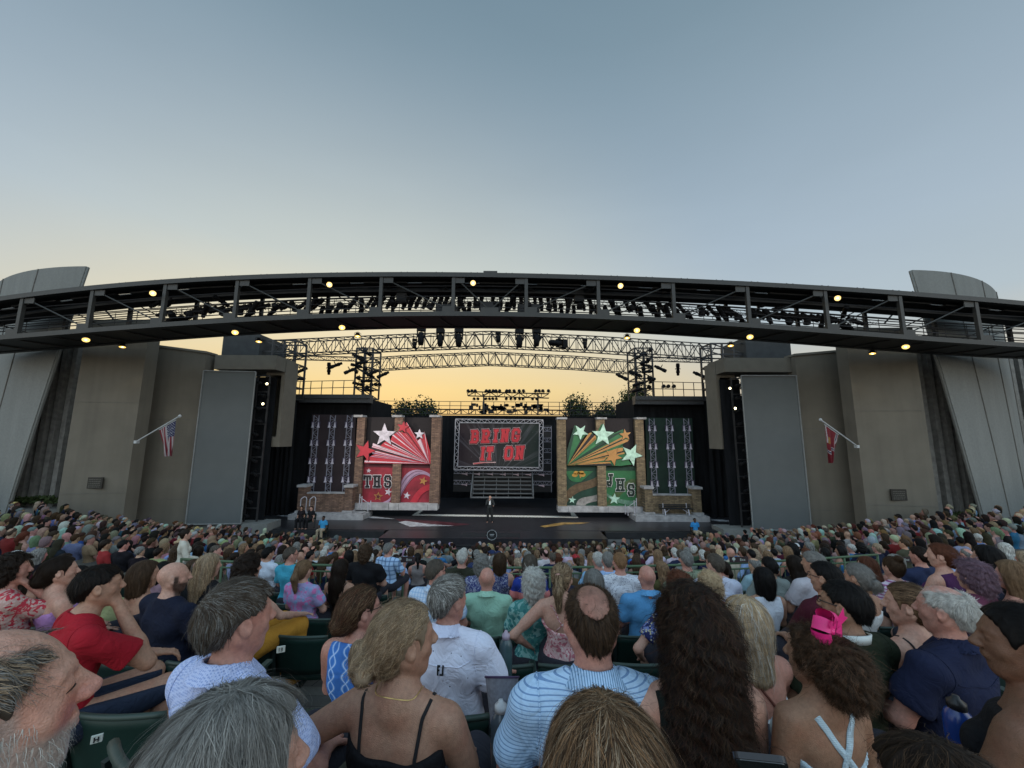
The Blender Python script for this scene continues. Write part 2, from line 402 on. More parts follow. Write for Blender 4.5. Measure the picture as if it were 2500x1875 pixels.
# grey scrim panels
def scrim(tl, tr, br_, bl, d0, d1, label):
    rt, pp = slab('scrim_panel', tl, tr, br_, bl, d0, d1, .06, M_scrim, label, 'panel', 'grey screen panels')
    O = pp[3]; q = [p - O + (0, -.03, 0) for p in pp]
    f = MB()
    for a, b in ((0, 1), (1, 2), (2, 3), (3, 0)): f.bar(q[a], q[b], .055, .06)
    f.build('edge_frame', mat('scrim_edge', (.20, .21, .21), .6), rt)
    return rt, pp
scL, SLp = scrim((500, 905), (626, 908), (588, 1278), (454, 1264), 24.6, 24.9, 'tall grey stretched screen panel beside the left proscenium opening')
scR, SRp = scrim((1810, 917), (1944, 917), (1980, 1296), (1836, 1292), 24.9, 24.6, 'tall grey stretched screen panel beside the right proscenium opening')
# plinths under the scrims
tag(MB().bb(SLp[3][0] - 4.6, SLp[2][0] + 1.6, 24.95, 26.4, -1.3, SLp[3][2] - .03).build('plinth', M_conc), kind='structure')
tag(MB().bb(SRp[3][0] - 1.8, SRp[2][0] + 4.6, 24.95, 26.4, -1.3, SRp[3][2] - .03).build('plinth', M_conc), kind='structure')

# speaker-and-light bays: tan frame with a tall opening, behind the scrims
def bay(sgn, name_side):
    d = 26.6
    if sgn < 0: X = [D(497, 775, d)[0], D(560, 775, d)[0], P(654, 950, d)[0], P(676, 950, d)[0], P(700, 950, d)[0]]
    else: X = [D(1716, 782, d)[0], D(1608, 790, d)[0], P(1790, 950, d)[0], P(1768, 950, d)[0], P(1744, 950, d)[0]]
    zt, zb = D(600, 795, d)[2], D(600, 965, d)[2]
    zt2, zb2 = D(600, 812, d)[2], D(600, 943, d)[2]
    rt = empty('light_bay', (X[2], d, zb)); tag(rt, f'tan concrete light bay with a tall slot, {name_side} of the stage opening', 'bay', 'light bays')
    b = MB(); o = np.array([X[2], d, zb])
    lo, hi = min(X[2], X[4]), max(X[2], X[4])
    a0, a1 = min(X[2], X[3]), max(X[2], X[3])
    def bb(x0, x1, y0, y1, z0, z1): b.bb(x0 - o[0], x1 - o[0], y0, y1, z0 - o[2], z1 - o[2])
    w = .26
    bb(lo, lo + w, -.3, 1.2, zb, zt2); bb(hi - w, hi, -.3, 1.2, zb, zt2)
    bb(lo + w, hi - w, -.3, 1.2, zb, zb2); bb(lo, hi, -.3, 1.2, zt2 + .002, zt + .5)
    b.build('frame', M_tan2, rt)
    MB().bb(lo + w - o[0], hi - w - o[0], .9, 1.15, zb2 - zb, zt2 - zb).build('recess', M_dkconc, rt)
    # header across the top back to the wall
    h = MB(); x0, x1 = min(X[0], X[4]), max(X[0], X[4])
    zh0, zh1 = D(560, 800, 25.6)[2], D(560, 770, 25.6)[2]
    h.bb(x0 - o[0] + .04, x1 - o[0] - .04, -1.4, .8, zh0 - zb, zh1 - zb)
    h.build('header', M_tan2, rt)
    return rt, X, (zt, zb)
bayL, XL, zL = bay(-1, 'left')
bayR, XR, zR = bay(1, 'right')
# black light ladder beside each scrim
def ladder(x0, x1, d, z0, z1, label):
    rt = empty('light_ladder', ((x0 + x1) / 2, d, z0)); tag(rt, label, 'rack', 'ladders of stage lights')
    w = (x1 - x0) / 2; f = MB()
    f.bar((-w, 0, 0), (-w, 0, z1 - z0), .09); f.bar((w, 0, 0), (w, 0, z1 - z0), .09)
    n = 9
    for k in range(n + 1):
        z = (z1 - z0) * k / n; f.bar((-w, 0, z), (w, 0, z), .07)
    f.build('frame', M_pipe, rt)
    MB().bb(-w - .5, w + .15, .5, .55, -.6, z1 - z0).build('backing', M_blackcloth, rt)
    return rt
zlt = D(575, 812, 25.6)[2]
ladL = ladder(P(622, 1000, 25.6)[0], P(652, 1000, 25.6)[0], 25.6, .2, zlt, 'black ladder of stage lights between the left grey screen and tan bay')
ladR = ladder(P(1790, 1000, 25.6)[0], P(1816, 1000, 25.6)[0], 25.6, .2, zlt, 'black ladder of stage lights between the right grey screen and tan bay')

# fly towers and dark housings behind
def house(x0, x1, y0, y1, z0, z1, label, name='side_building', m=M_black):
    o = MB().bb(x0, x1, y0, y1, z0, z1); o = o.build(name, m); tag(o, label, 'building'); return o
dH = 31.5
xl0, xl1 = D(500, 860, dH)[0], D(800, 860, dH)[0]
house(xl0, D(800, 900, dH)[0], dH, 37, -.02, D(700, 862, dH)[2], 'black flat-roofed wing of the stage house behind the red set wall', m=M_blackcloth)
house(D(1370, 900, dH)[0], D(1720, 900, dH)[0], dH, 37, -.02, D(1500, 862, dH)[2], 'black flat-roofed wing of the stage house behind the green set wall', m=M_blackcloth)
MT = mat('tower_grey', (.035, .037, .038), .8, var=.2, scale=2)
house(D(480, 750, 28)[0], D(560, 750, 28)[0], 28, 31, D(480, 800, 28)[2], D(520, 722, 28)[2], 'dark block of the left stage tower under the lighting bridge', 'tower_block', MT)
house(D(1612, 760, 28)[0], D(1709, 760, 28)[0], 28, 31, D(1640, 800, 28)[2], D(1640, 728, 28)[2], 'dark block of the right stage tower under the lighting bridge', 'tower_block', MT)
# open steelwork boxes beside the towers
def steelbox(x0, x1, y0, y1, z0, z1, nz, label, n=3, w=.12):
    rt = empty('steel_tower', ((x0 + x1) / 2, y0, z0)); tag(rt, label, 'tower')
    f = MB(); X = np.linspace(-(x1 - x0) / 2, (x1 - x0) / 2, n)
    for x in X:
        for y in (0, y1 - y0): f.bar((x, y, 0), (x, y, z1 - z0), w)
    f.build('post', M_pipe, rt)
    g = MB(); Z = np.linspace(0, z1 - z0, nz + 1)
    for z in Z:
        for y in (0, y1 - y0): g.bar((X[0], y, z), (X[-1], y, z), w * .8)
        for x in (X[0], X[-1]): g.bar((x, 0, z), (x, y1 - y0, z), w * .8)
    for k in range(nz):
        s = 1 if k % 2 else -1
        for y in (0, y1 - y0): g.bar((X[0] * s, y, Z[k]), (X[-1] * s, y, Z[k + 1]), w * .6)
    g.build('brace', M_pipe, rt)
    return rt
zr = D(700, 858, 32)[2]
twL = steelbox(D(768, 800, 32)[0], D(803, 800, 32)[0], 32, 34, zr, D(780, 752, 32)[2], 5, 'black lattice tower hung with lamps on the left roof corner')
twR = steelbox(D(1372, 800, 32)[0], D(1410, 800, 32)[0], 32, 34, zr, D(1390, 752, 32)[2], 5, 'black lattice tower hung with lamps on the right roof corner')
tuL = steelbox(D(562, 790, 28.4)[0], D(634, 790, 28.4)[0], 28.4, 30, D(600, 860, 28.4)[2], D(600, 735, 28.4)[2], 5, 'dark steel frame right of the left tower block', 4)
tuR = steelbox(D(1538, 790, 28.4)[0], D(1611, 790, 28.4)[0], 28.4, 30, D(1560, 860, 28.4)[2], D(1560, 742, 28.4)[2], 5, 'dark steel frame left of the right tower block', 4)
# side infill: black walls under the bays
for x0, x1, lb in ((D(520, 900, 30)[0], D(642, 900, 30)[0], 'tall black masking curtain left of the red set'), (D(1522, 900, 30)[0], D(1700, 900, 30)[0], 'tall black masking curtain right of the green set')):
    V = []; F = []; n = 60
    for i in range(n + 1):
        x = x0 + (x1 - x0) * i / n; y = 30 + .12 * math.sin(i * 1.3) + .05 * math.sin(i * 3.1)
        V += [(x, y, 0), (x, y, D(700, 862, 30)[2])]
    F = [[2 * i, 2 * i + 2, 2 * i + 3, 2 * i + 1] for i in range(n)]
    o = MB().add(V, F).build('masking_curtain', M_blackcloth, smooth=True); tag(o, lb, 'curtain')
# back wall of the stage
bw = house(D(790, 900, 39)[0], D(1400, 900, 39)[0], 39, 39.5, -.02, D(1100, 898, 39)[2], 'low black rear wall closing the stage behind the title screen', 'rear_wall', M_blackcloth)
# roof edge fascia of the wings
fm = mat('fascia', (.045, .047, .05), .6, var=.15)
for x0, x1, lb in ((D(618, 860, 31.4)[0], D(806, 860, 31.4)[0], 'left'), (D(1366, 860, 31.4)[0], D(1546, 860, 31.4)[0], 'right')):
    z = D(700, 858, 31.4)[2]
    o = MB().bb(x0, x1, 30.6, 31.45, z - .15, z + .15).bb(x0, x1, 30.7, 31.4, z - .5, z - .152).build('roof_edge', fm)
    tag(o, f'dark roof edge slab of the {lb} stage wing', 'roof edge')

# ---- pylons
def pylon(sgn):
    """curved concrete shell; the inner edge leans in as it rises"""
    if sgn < 0:
        low, high = P(-2, 1262, 21.5), P(210, 650, 21.5)
        label = 'tall curved pale concrete pylon at the left end of the lighting bridge'
    else:
        low, high = P(2427, 1310, 21.5), P(2227, 659, 21.5)
        label = 'tall curved pale concrete pylon at the right end of the lighting bridge'
    rt = empty('concrete_pylon', (low[0], 21.5, floor_z(low[0], 18))); tag(rt, label, 'pylon', 'concrete pylons')
    o = np.array([low[0], 21.5, 0])
    n, mz = 26, 14; W = 11.0 if sgn < 0 else 8.4; z0 = -1.5; z1 = high[2]
    sl = (high[0] - low[0]) / (high[2] - low[2])
    def surf(u, z, off):
        xe = low[0] + sl * (z - low[2])
        x_out = low[0] + sgn * (W)
        x = xe + (x_out - xe) * u
        t = abs(x - high[0]) / abs(x_out - high[0])
        y = 21.5 + (4.5 if sgn > 0 else 6.0) * min(t, 1.6) ** 2.0
        zz = z
        if abs(z - z1) < 1e-6: zz = z1 - .35 * t ** 1.6
        return (x - low[0], y - 21.5 + off, zz - rt.location.z)
    V = []; F = []
    Z = list(np.linspace(z0, z1 - 3.2, mz)) + [z1]
    for off in (0, .22):
        for z in Z:
            for k in range(n + 1): V.append(surf(k / n, z, off))
    N = (n + 1); B = N * len(Z)
    for a in range(len(Z) - 1):
        for k in range(n):
            i0 = a * N + k
            F.append([i0, i0 + 1, i0 + 1 + N, i0 + N]); F.append([B + i0, B + i0 + N, B + i0 + 1 + N, B + i0 + 1])
        for k in (0, n): F.append([a * N + k, (a + 1) * N + k, B + (a + 1) * N + k, B + a * N + k])
    for k in range(n): t = (len(Z) - 1) * N + k; F.append([t, t + 1, B + t + 1, B + t])
    MB().add(V, F).build('shell', M_conc, rt, fix=True)
    jm = MB()
    for u in (.24, .52, .78):
        jm.tube([np.array(surf(u, z, -.01)) for z in Z], .03, 5)
    jm.build('joint', M_dkconc, rt)
    # bright rounded edge
    e = MB(); e.tube([np.array(surf(0, z, .1)) + (0, 0, 0) for z in Z], .05, 8); e.build('edge_trim', M_conc, rt, True)
    # strut from the bridge
    a = high - o; a = np.array([high[0] - low[0] + sgn * .2, .3, high[2] - 1.2 - rt.location.z]); b = a + np.array([-sgn * 1.0, 1.0, -1.7])
    MB().tube([a, b], .05, 6).build('strut', M_pipe, rt)
    return rt
pyL, pyR = pylon(-1), pylon(1)
# corrugated dark walls behind the pylons
def flutes(x0, x1, d, label, lean):
    rt = empty('fluted_wall', (x0, d, -1)); tag(rt, label, 'wall', 'dark fluted walls')
    V = []; n = max(5, int((x1 - x0) / .62)); wdt = (x1 - x0) / n; mb = MB()
    for k in range(n):
        a = k * wdt
        mb.bb(a + .05 * wdt, a + wdt * .50, -.45, 0, 0, 13.2)
    mb.bb(0, x1 - x0, 0, .3, 0, 13.2)
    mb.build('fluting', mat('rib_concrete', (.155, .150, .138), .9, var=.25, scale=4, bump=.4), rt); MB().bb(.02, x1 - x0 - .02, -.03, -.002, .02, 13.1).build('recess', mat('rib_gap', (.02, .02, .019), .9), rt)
    return rt
flutes(P(214, 650, 21.5)[0] - 4.2, P(200, 1000, 23.4)[0], 23.4, 'dark fluted wall between the left pylon and the tan wall', -1)
flutes(P(2235, 1000, 23.4)[0], P(2223, 659, 21.5)[0] + 4.2, 23.4, 'dark fluted wall between the right pylon and the tan wall', 1)
flutes(P(2440, 1000, 26.6)[0], P(2440, 1000, 26.6)[0] + 9, 26.6, 'dark fluted wall beyond the outer edge of the right pylon', 1)
# planting beds at their feet
def blob_foliage(name, c, r, n, leaf, label=None, cat=None, parent=None, seed=0, m=None, squash=1.0):
    g = np.random.default_rng(seed); V = []; 
    k = max(3, n // 60); cs = g.normal(size=(k, 3)); cs /= np.linalg.norm(cs, axis=1)[:, None]; cs *= g.uniform(.2, .85, (k, 1)) ** .6
    w = g.integers(0, k, n); p = cs[w] * np.array(r) + g.normal(size=(n, 3)) * np.array(r) * .23
    a = g.normal(size=(n, 3)); a /= np.linalg.norm(a, axis=1)[:, None]; b = np.cross(a, g.normal(size=(n, 3))); b /= np.linalg.norm(b, axis=1)[:, None]
    s = leaf * g.uniform(.6, 1.4, (n, 1))
    V = np.stack([p - a * s, p + b * s * .6, p + a * s, p - b * s * .6], 1).reshape(-1, 3)
    F = np.arange(4 * n).reshape(-1, 4)
    o = link(name, np_mesh(name, V, F), m or M_foli, parent); o.location = c
    return o
for px, py, lb, sd_ in ((95, 1222, 'low dark shrubs at the foot of the left fluted wall', 1), (2350, 1262, 'low dark shrubs at the foot of the right fluted wall', 2)):
    c = P(px, py, 22.6)
    rt = empty('shrub_bed', tuple(c)); tag(rt, lb, 'shrubs')
    blob_foliage('foliage', (0, 0, 0), (1.5, .3, .26), 700, .08, parent=rt, seed=sd_)
    MB().bb(-2.0, 2.0, -.5, .5, -.75, -.4).build('planter', M_dkconc, rt)
# plaques with text rows
M_plq = mat('plaque_bronze', (.025, .022, .018), .5, metal=.2, var=.3)
M_plt = mat('plaque_letters', (.10, .095, .08), .5, var=.2)
for px, py, pp, lb in ((232, 1179, LBp, 'dark rectangular plaque on the broad left tan wall'), (2194, 1208, RBp, 'dark rectangular plaque on the broad right tan wall')):
    t = (P(px, py, 22.2)[0] - pp[0][0]) / (pp[1][0] - pp[0][0]); yy = pp[0][1] + (pp[1][1] - pp[0][1]) * t - .06
    c = P(px, py, yy); rt = empty('plaque', tuple(c)); tag(rt, lb, 'plaque', 'wall plaques')
    MB().bb(-.44, .44, -.03, .03, -.31, .31).build('plate', M_plq, rt)
    q = MB(); g = random.Random(3)
    for r_ in range(5):
        x = -.33
        while x < .30:
            w = g.uniform(.03, .10); q.bb(x, min(x + w, .33), -.036, -.031, .18 - r_ * .1 - .018, .18 - r_ * .1 + .018); x += w + .03
    q.build('lettering', M_plt, rt)

# ---- the big lighting bridge
DB = 19.0
top_px = [(-60, 737), (0, 720), (45, 715), (215, 697), (393, 681), (570, 677), (749, 669), (926, 666), (1197, 664), (1463, 671), (1648, 677), (1831, 687), (2022, 699), (2205, 712), (2390, 725), (2500, 733), (2570, 742)]
top_px[5] = (570, 673)
bot_px = [(-60, 834), (0, 829), (45, 825), (215, 811), (393, 798), (570, 789), (749, 778), (926, 772), (1197, 769), (1463, 779), (1648, 789), (1831, 800), (2022, 815), (2205, 826), (2390, 839), (2500, 847), (2570, 853)]
TP = np.array([P(x, y, DB) for x, y in top_px]); BP = np.array([P(x, y, DB) for x, y in bot_px])
ztop = lambda x: float(np.interp(x, TP[:, 0], TP[:, 2])); zbot = lambda x: float(np.interp(x, BP[:, 0], BP[:, 2]))
vx = [P(x, 750, DB)[0] for x in (45, 215, 393, 570, 749, 926, 1105, 1285, 1463, 1648, 1831, 2022, 2205, 2390)]
vx = [vx[0] - 4.2] + vx + [vx[-1] + 4.2, vx[-1] + 8.2]
br = empty('lighting_bridge', (CX, DB, zbot(0))); tag(br, 'long arched dark grey steel lighting bridge spanning the sky in front of the stage', 'bridge')
OB = np.array([CX, DB, zbot(0)])
YB = 2.3
def smoothcurve(f, n=60):
    xs = np.linspace(vx[0], vx[-1], n + 1); return xs, [f(x) for x in xs]
def ribbon(y0, y1, ztopf, h, name, m, parent):
    mb = MB(); xs = np.linspace(vx[0], vx[-1], 81); V = []; F = []
    for x in xs:
        z = ztopf(x); V += [(x - OB[0], y, zz - OB[2]) for y, zz in ((y0, z), (y1, z), (y1, z - h), (y0, z - h))]
    for i in range(80):
        a = i * 4; F += [[a, a + 4, a + 5, a + 1], [a + 1, a + 5, a + 6, a + 2], [a + 2, a + 6, a + 7, a + 3], [a + 3, a + 7, a + 4, a]]
    F += [[0, 1, 2, 3], [320, 323, 322, 321]]
    return mb.add(V, F).build(name, m, parent, fix=True)
zt_s = np.poly1d(np.polyfit(TP[:, 0], TP[:, 2], 4)); zb_s = np.poly1d(np.polyfit(BP[:, 0], BP[:, 2], 4))
HC = .24
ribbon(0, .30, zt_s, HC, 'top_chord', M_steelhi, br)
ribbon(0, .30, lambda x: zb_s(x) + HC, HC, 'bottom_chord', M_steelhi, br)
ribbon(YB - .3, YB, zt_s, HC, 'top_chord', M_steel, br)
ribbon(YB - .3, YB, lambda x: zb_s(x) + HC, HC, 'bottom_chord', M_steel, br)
# decks
ribbon(.302, 1.0, lambda x: zt_s(x) - .10, .05, 'roof_deck', M_steel, br)
ribbon(1.12, YB - .302, lambda x: zt_s(x) - .10, .05, 'roof_deck', M_steel, br)
ribbon(.302, YB - .302, lambda x: zb_s(x) + .09, .05, 'walkway', M_steel, br)
mb = MB(); gus = MB(); dg = MB(); rx = MB()
for k, x in enumerate(vx):
    zt_, zb_ = zt_s(x) - HC, zb_s(x) + HC
    if k in (0, len(vx) - 1): continue
    MB().bar((x - OB[0], .15, zb_ - OB[2]), (x - OB[0], .15, zt_ - OB[2]), .17, .17).build('vertical', M_steelhi, br)
    xr_ = x + (.0)
    MB().bar((xr_ - OB[0], YB - .15, zb_ - OB[2]), (xr_ - OB[0], YB - .15, zt_ - OB[2]), .16, .16).build('rear_post', M_steel, br)
    for z in (zt_ - .10, zb_ + .10): MB().bar((x - OB[0], .24, z - OB[2]), (x - OB[0], YB - .24, z - OB[2]), .10, .14).build('cross_beam', M_steel, br)
for k in range(len(vx) - 1):
    x0, x1 = vx[k] + .1, vx[k + 1] - .1; mid = (x0 + x1) / 2
    def pt(x, top, y=.15, g=.25): return np.array([x - OB[0], y, (zt_s(x) - HC - g if top else zb_s(x) + HC + g) - OB[2]])
    def gs(x, top):
        c = pt(x, top, .12, .16); MB().box(c, (.5, .05, .30)).build('gusset', M_steelhi, br)
    if k == 7:
        for s_, x in ((1, x0), (-1, x1)):
            a = pt(x + s_ * .25, True); b = pt(mid + (-s_) * .15, False); MB().tube([a, b], .035, 6).build('diagonal', M_steelhi, br); gs(x + s_ * .22, True)
        MB().box(pt(mid, False, .12, .1), (.9, .05, .3)).build('gusset', M_steelhi, br)
    elif k < 7: MB().tube([pt(x0 + .4, True), pt(x1 - .35, False)], .035, 6).build('diagonal', M_steelhi, br); gs(x0 + .26, True); gs(x1 - .2, False); MB().tube([pt(x0 + .5, True, YB - .15), pt(x1 - .3, False, YB - .15)], .03, 5).build('rear_diagonal', M_steel, br)
    else: MB().tube([pt(x1 - .4, True), pt(x0 + .35, False)], .035, 6).build('diagonal', M_steelhi, br); gs(x1 - .26, True); gs(x0 + .2, False); MB().tube([pt(x1 - .5, True, YB - .15), pt(x0 + .3, False, YB - .15)], .03, 5).build('rear_diagonal', M_steel, br)

# pipes and cable along the inside
pp = MB(); xs = np.linspace(vx[0], vx[-1], 60)
RAILS = [(YB - .5, .82), (YB - .5, 1.22), (.75, .62), (.8, 1.25), (YB - .45, 1.62), (YB - .5, 1.48), (.5, 1.70), (1.5, 1.85), (1.1, 1.05)]
for (y, fz) in RAILS:
    pp.tube([(x - OB[0], y, zb_s(x) + .1 + fz - OB[2]) for x in xs], .028, 6)
for x in np.arange(vx[0], vx[-1], 1.22):
    pp.tube([(x - OB[0], YB - .5, zb_s(x) + .1 - OB[2]), (x - OB[0], YB - .5, zb_s(x) + 1.65 - OB[2])], .018, 5)
pp.build('pipe', M_pipe, br)
# cable ducts under the roof deck with light slots between
cdk = MB(); xs = np.linspace(vx[0], vx[-1], 81)
for (y, dz, h) in ((1.4, .52, .28), (.7, .34, .08), (2.0, .40, .16), (1.1, .66, .10)):
    for i in range(80):
        if i % 4 == 3 and y < 1: continue
        x0, x1 = xs[i], xs[i + 1]
        cdk.bar((x0 - OB[0], y, zt_s(x0) - dz - OB[2]), (x1 - OB[0], y, zt_s(x1) - dz - OB[2]), .34, h)
cdk.build('cable_tray', M_black, br)
# drooping cables
cab = MB(); g = random.Random(5)
for x in np.arange(-20, 20, .21):
    y = YB - .5; z0 = zb_s(x) + .1 + 1.48; a = g.uniform(.25, .7)
    cab.tube([(x - OB[0], y, z0 - OB[2]), (x + a * .5 - OB[0], y - .05, z0 - g.uniform(.15, .45) - OB[2]), (x + a - OB[0], y, z0 - g.uniform(-.2, .3) - OB[2])], .010, 4, False)
cab.build('cable', M_blacklamp, br)
# box on top of the mid span and roof tabs
tb = MB(); xm = P(1197, 660, DB)[0]
tb.bb(xm - .36 - OB[0], xm + .36 - OB[0], .05, .7, zt_s(xm) - OB[2], zt_s(xm) + .12 - OB[2])
tb.build('roof_box', M_steelhi, br)
tb = MB()
for x in np.arange(-20.5, 21, 1.83):
    for q_ in (0, .32):
        z = zt_s(x + q_) - OB[2]; tb.add([(x + q_ - OB[0], .1, z - .01), (x + q_ + .14 - OB[0], .1, z - .01), (x + q_ + .02 - OB[0], .1, z + .075), (x + q_ - OB[0], .22, z - .01), (x + q_ + .14 - OB[0], .22, z - .01), (x + q_ + .02 - OB[0], .22, z + .075)], [[0, 1, 2], [5, 4, 3], [0, 3, 4, 1], [1, 4, 5, 2], [2, 5, 3, 0]])
tb.build('roof_tab', M_steel, br)
# soffit beams
sf = MB()
for x in np.arange(vx[0] + .5, vx[-1], 1.8): MB().bar((x - OB[0], .3, zb_s(x) + .02 - OB[2]), (x - OB[0] + (.5 if x < 0 else -.5), YB - .3, zb_s(x) + .02 - OB[2]), .08, .07).build('soffit_beam', M_steelhi, br)

_NT = ['', '', 'twenty', 'thirty', 'forty', 'fifty', 'sixty', 'seventy', 'eighty', 'ninety']
NTH = lambda k: (_NT[k // 10] + ('-' + NTH(k % 10) if k % 10 else '')).replace('ty-', 'ty-') if k > 18 and k != 19 else ['none', 'first', 'second', 'third', 'fourth', 'fifth', 'sixth', 'seventh', 'eighth', 'ninth', 'tenth', 'eleventh', 'twelfth', 'thirteenth', 'fourteenth', 'fifteenth', 'sixteenth', 'seventeenth', 'eighteenth', 'nineteenth'][k]
STAGE_AIM = np.array([-1.0, 30.5, 2.5])
def aim(rt, c, target, energy, size, col=(1, .90, .80)):
    ld = bpy.data.lights.new('stage_light', 'SPOT'); ld.energy = energy; ld.color = col; ld.spot_size = size; ld.spot_blend = .8; ld.shadow_soft_size = .2
    lo = bpy.data.objects.new('stage_light', ld); COL.objects.link(lo); lo.parent = rt
    dv = Vector(np.array(target) - np.array(c)).normalized(); lo.location = dv * .5 + Vector((0, 0, 0))
    q = rt.matrix_basis.to_quaternion().inverted() @ dv.to_track_quat('-Z', 'Y'); lo.rotation_mode = 'QUATERNION'; lo.rotation_quaternion = q
# ---- stage lamps: one of each kind, then copies
def make_spot():
    rt = empty('spotlight')
    m = MB(); m.lathe([(.02, -.36), (.095, -.34), (.105, -.18), (.085, -.12), (.085, .06), (.10, .08), (.10, .20), (.075, .22), (.075, .34), (.02, .345)], n=10)
    m.build('barrel', M_blacklamp, rt)
    y = MB(); y.bar((-.13, 0, -.02), (-.13, 0, .0), .02, .05)
    y.tube([(-.12, 0, 0), (-.125, -.16, 0), (-.06, -.24, 0), (.06, -.24, 0), (.125, -.16, 0), (.12, 0, 0)], .014, 5)
    y.build('yoke', M_blacklamp, rt)
    l_ = MB().lathe([(.0, .346), (.062, .346), (.062, .352), (.0, .352)], n=10); l_.build('lens', M_pipe, rt)
    return rt
def make_par():
    rt = empty('par_lamp')
    m = MB(); m.lathe([(.03, -.13), (.10, -.10), (.135, 0), (.135, .12), (.12, .125)], n=10); m.build('housing', M_blacklamp, rt)
    y = MB(); y.tube([(-.15, 0, 0), (-.15, -.15, 0), (0, -.2, 0), (.15, -.15, 0), (.15, 0, 0)], .014, 5); y.build('yoke', M_blacklamp, rt)
    return rt
def make_mover():
    rt = empty('moving_light')
    MB().bb(-.2, .2, -.12, .12, .28, .48).build('base', M_blacklamp, rt)
    MB().bb(-.2, -.15, -.06, .06, -.05, .28).build('arm', M_blacklamp, rt); MB().bb(.15, .2, -.06, .06, -.05, .28).build('arm', M_blacklamp, rt)
    MB().lathe([(.02, -.42), (.12, -.40), (.155, -.2), (.15, 0), (.12, .2), (.02, .24)], n=12).build('head', M_blacklamp, rt, True)
    return rt
SPOT, PAR, MOV = make_spot(), make_par(), make_mover()
first = {'s': True, 'p': True, 'm': True}
def put(kind, loc, rot, label, group, sc=1.0):
    src = {'s': SPOT, 'p': PAR, 'm': MOV}[kind]
    o = src if first[kind] else copy_tree(src); first[kind] = False
    o.location = tuple(loc); o.rotation_euler = rot; o.scale = (sc,) * 3
    tag(o, label, {'s': 'spotlight', 'p': 'floodlight', 'm': 'moving light'}[kind], group); return o
g = random.Random(11)
bays_ = ['first', 'second', 'third', 'fourth', 'fifth', 'sixth', 'seventh', 'middle', 'seventh', 'sixth', 'fifth', 'fourth', 'third', 'second', 'first']
def baylabel(x):
    k = min(max(int(np.searchsorted(vx, x)) - 1, 0), 14)
    if k == 7: return 'middle bay'
    return f"{bays_[k]} bay from the {'left' if k < 7 else 'right'} end"
cnt = {}
x = -19.4; spots_ = []
while x < 19.6:
    if abs(x - xm) < 9.5 or g.random() < .93: spots_.append(x)
    x += g.uniform(.30, .50)
for i, x in enumerate(spots_):
    low = g.random() < .32; b = baylabel(x)
    cnt[b] = cnt.get(b, 0) + 1
    tilt = R(-155) if not low else R(-115); ysw = -x * .035 + g.uniform(-.12, .12)
    z = zb_s(x) + .1 + (1.38 if not low else .98) - .10
    # barrels point down and away, leaning towards the stage centre
    put('s', (x, DB + YB - .62, z), (tilt + g.uniform(-.12, .12), -max(-1.1, min(1.1, x * .075)) , ysw), f'black spotlight, {NTH(cnt[b])} from left in the {b} of the bridge', 'spotlights in the lighting bridge', 1.22 + g.uniform(-.12, .18))
for k, (px, py, rz) in enumerate(((380, 742, .9), (415, 738, .7), (765, 722, -.2), (1075, 712, .9), (1120, 718, -.7), (1260, 716, .7), (1305, 714, -.8), (1430, 716, .9), (1870, 742, .8), (2062, 762, -.3), (1905, 752, 1.1), (540, 735, -.3))):
    c = P(px, py, DB + 1.2); put('s', c, (R(-115), rz, rz), f'thick black spotlight under the bridge roof, {NTH(sorted([380, 415, 765, 1075, 1120, 1260, 1305, 1430, 1870, 2062, 1905, 540]).index(px) + 1)} of these from the left', 'upper spotlights in the lighting bridge', 1.25)
cnt2 = 0
for x in np.arange(-18.5, 18.7, .93):
    cnt2 += 1; put('p' if cnt2 % 3 else 's', (x + g.uniform(-.2, .2), DB + 1.0 + g.uniform(0, .3), zb_s(x) + 1.0 + g.uniform(-.08, .15)), (R(g.uniform(-150, -110)), 0, g.uniform(-.6, .6) - x * .05), f'short black lamp low in the middle of the bridge, {NTH(cnt2)} of these from the left', 'low lamps in the lighting bridge', 1.3)
for k, (px, py) in enumerate(((983, 728), (1410, 728), (900, 735))):
    pass
for k, (px, py, w, h) in enumerate(((983, 722, .55, .8), (1413, 722, .5, .8), (1090, 757, 1.1, .5), (1290, 757, 1.2, .5), (1197, 752, 1.1, .55))):
    c = P(px, py, DB + 1.3); o = MB().bb(-w / 2, w / 2, -.25, .25, -h / 2, h / 2).bb(-w / 2 + .06, w / 2 - .06, -.27, -.252, -h / 2 + .06, h / 2 - .06).build('loudspeaker', M_black)
    o.location = tuple(c); tag(o, ['black box speaker hanging left of the middle bays', 'black box speaker hanging right of the middle bays', 'wide black box on the walkway left of the bridge centre', 'wide black box on the walkway right of the bridge centre', 'wide black box at the centre of the bridge walkway'][k], 'speaker', 'boxes in the lighting bridge')
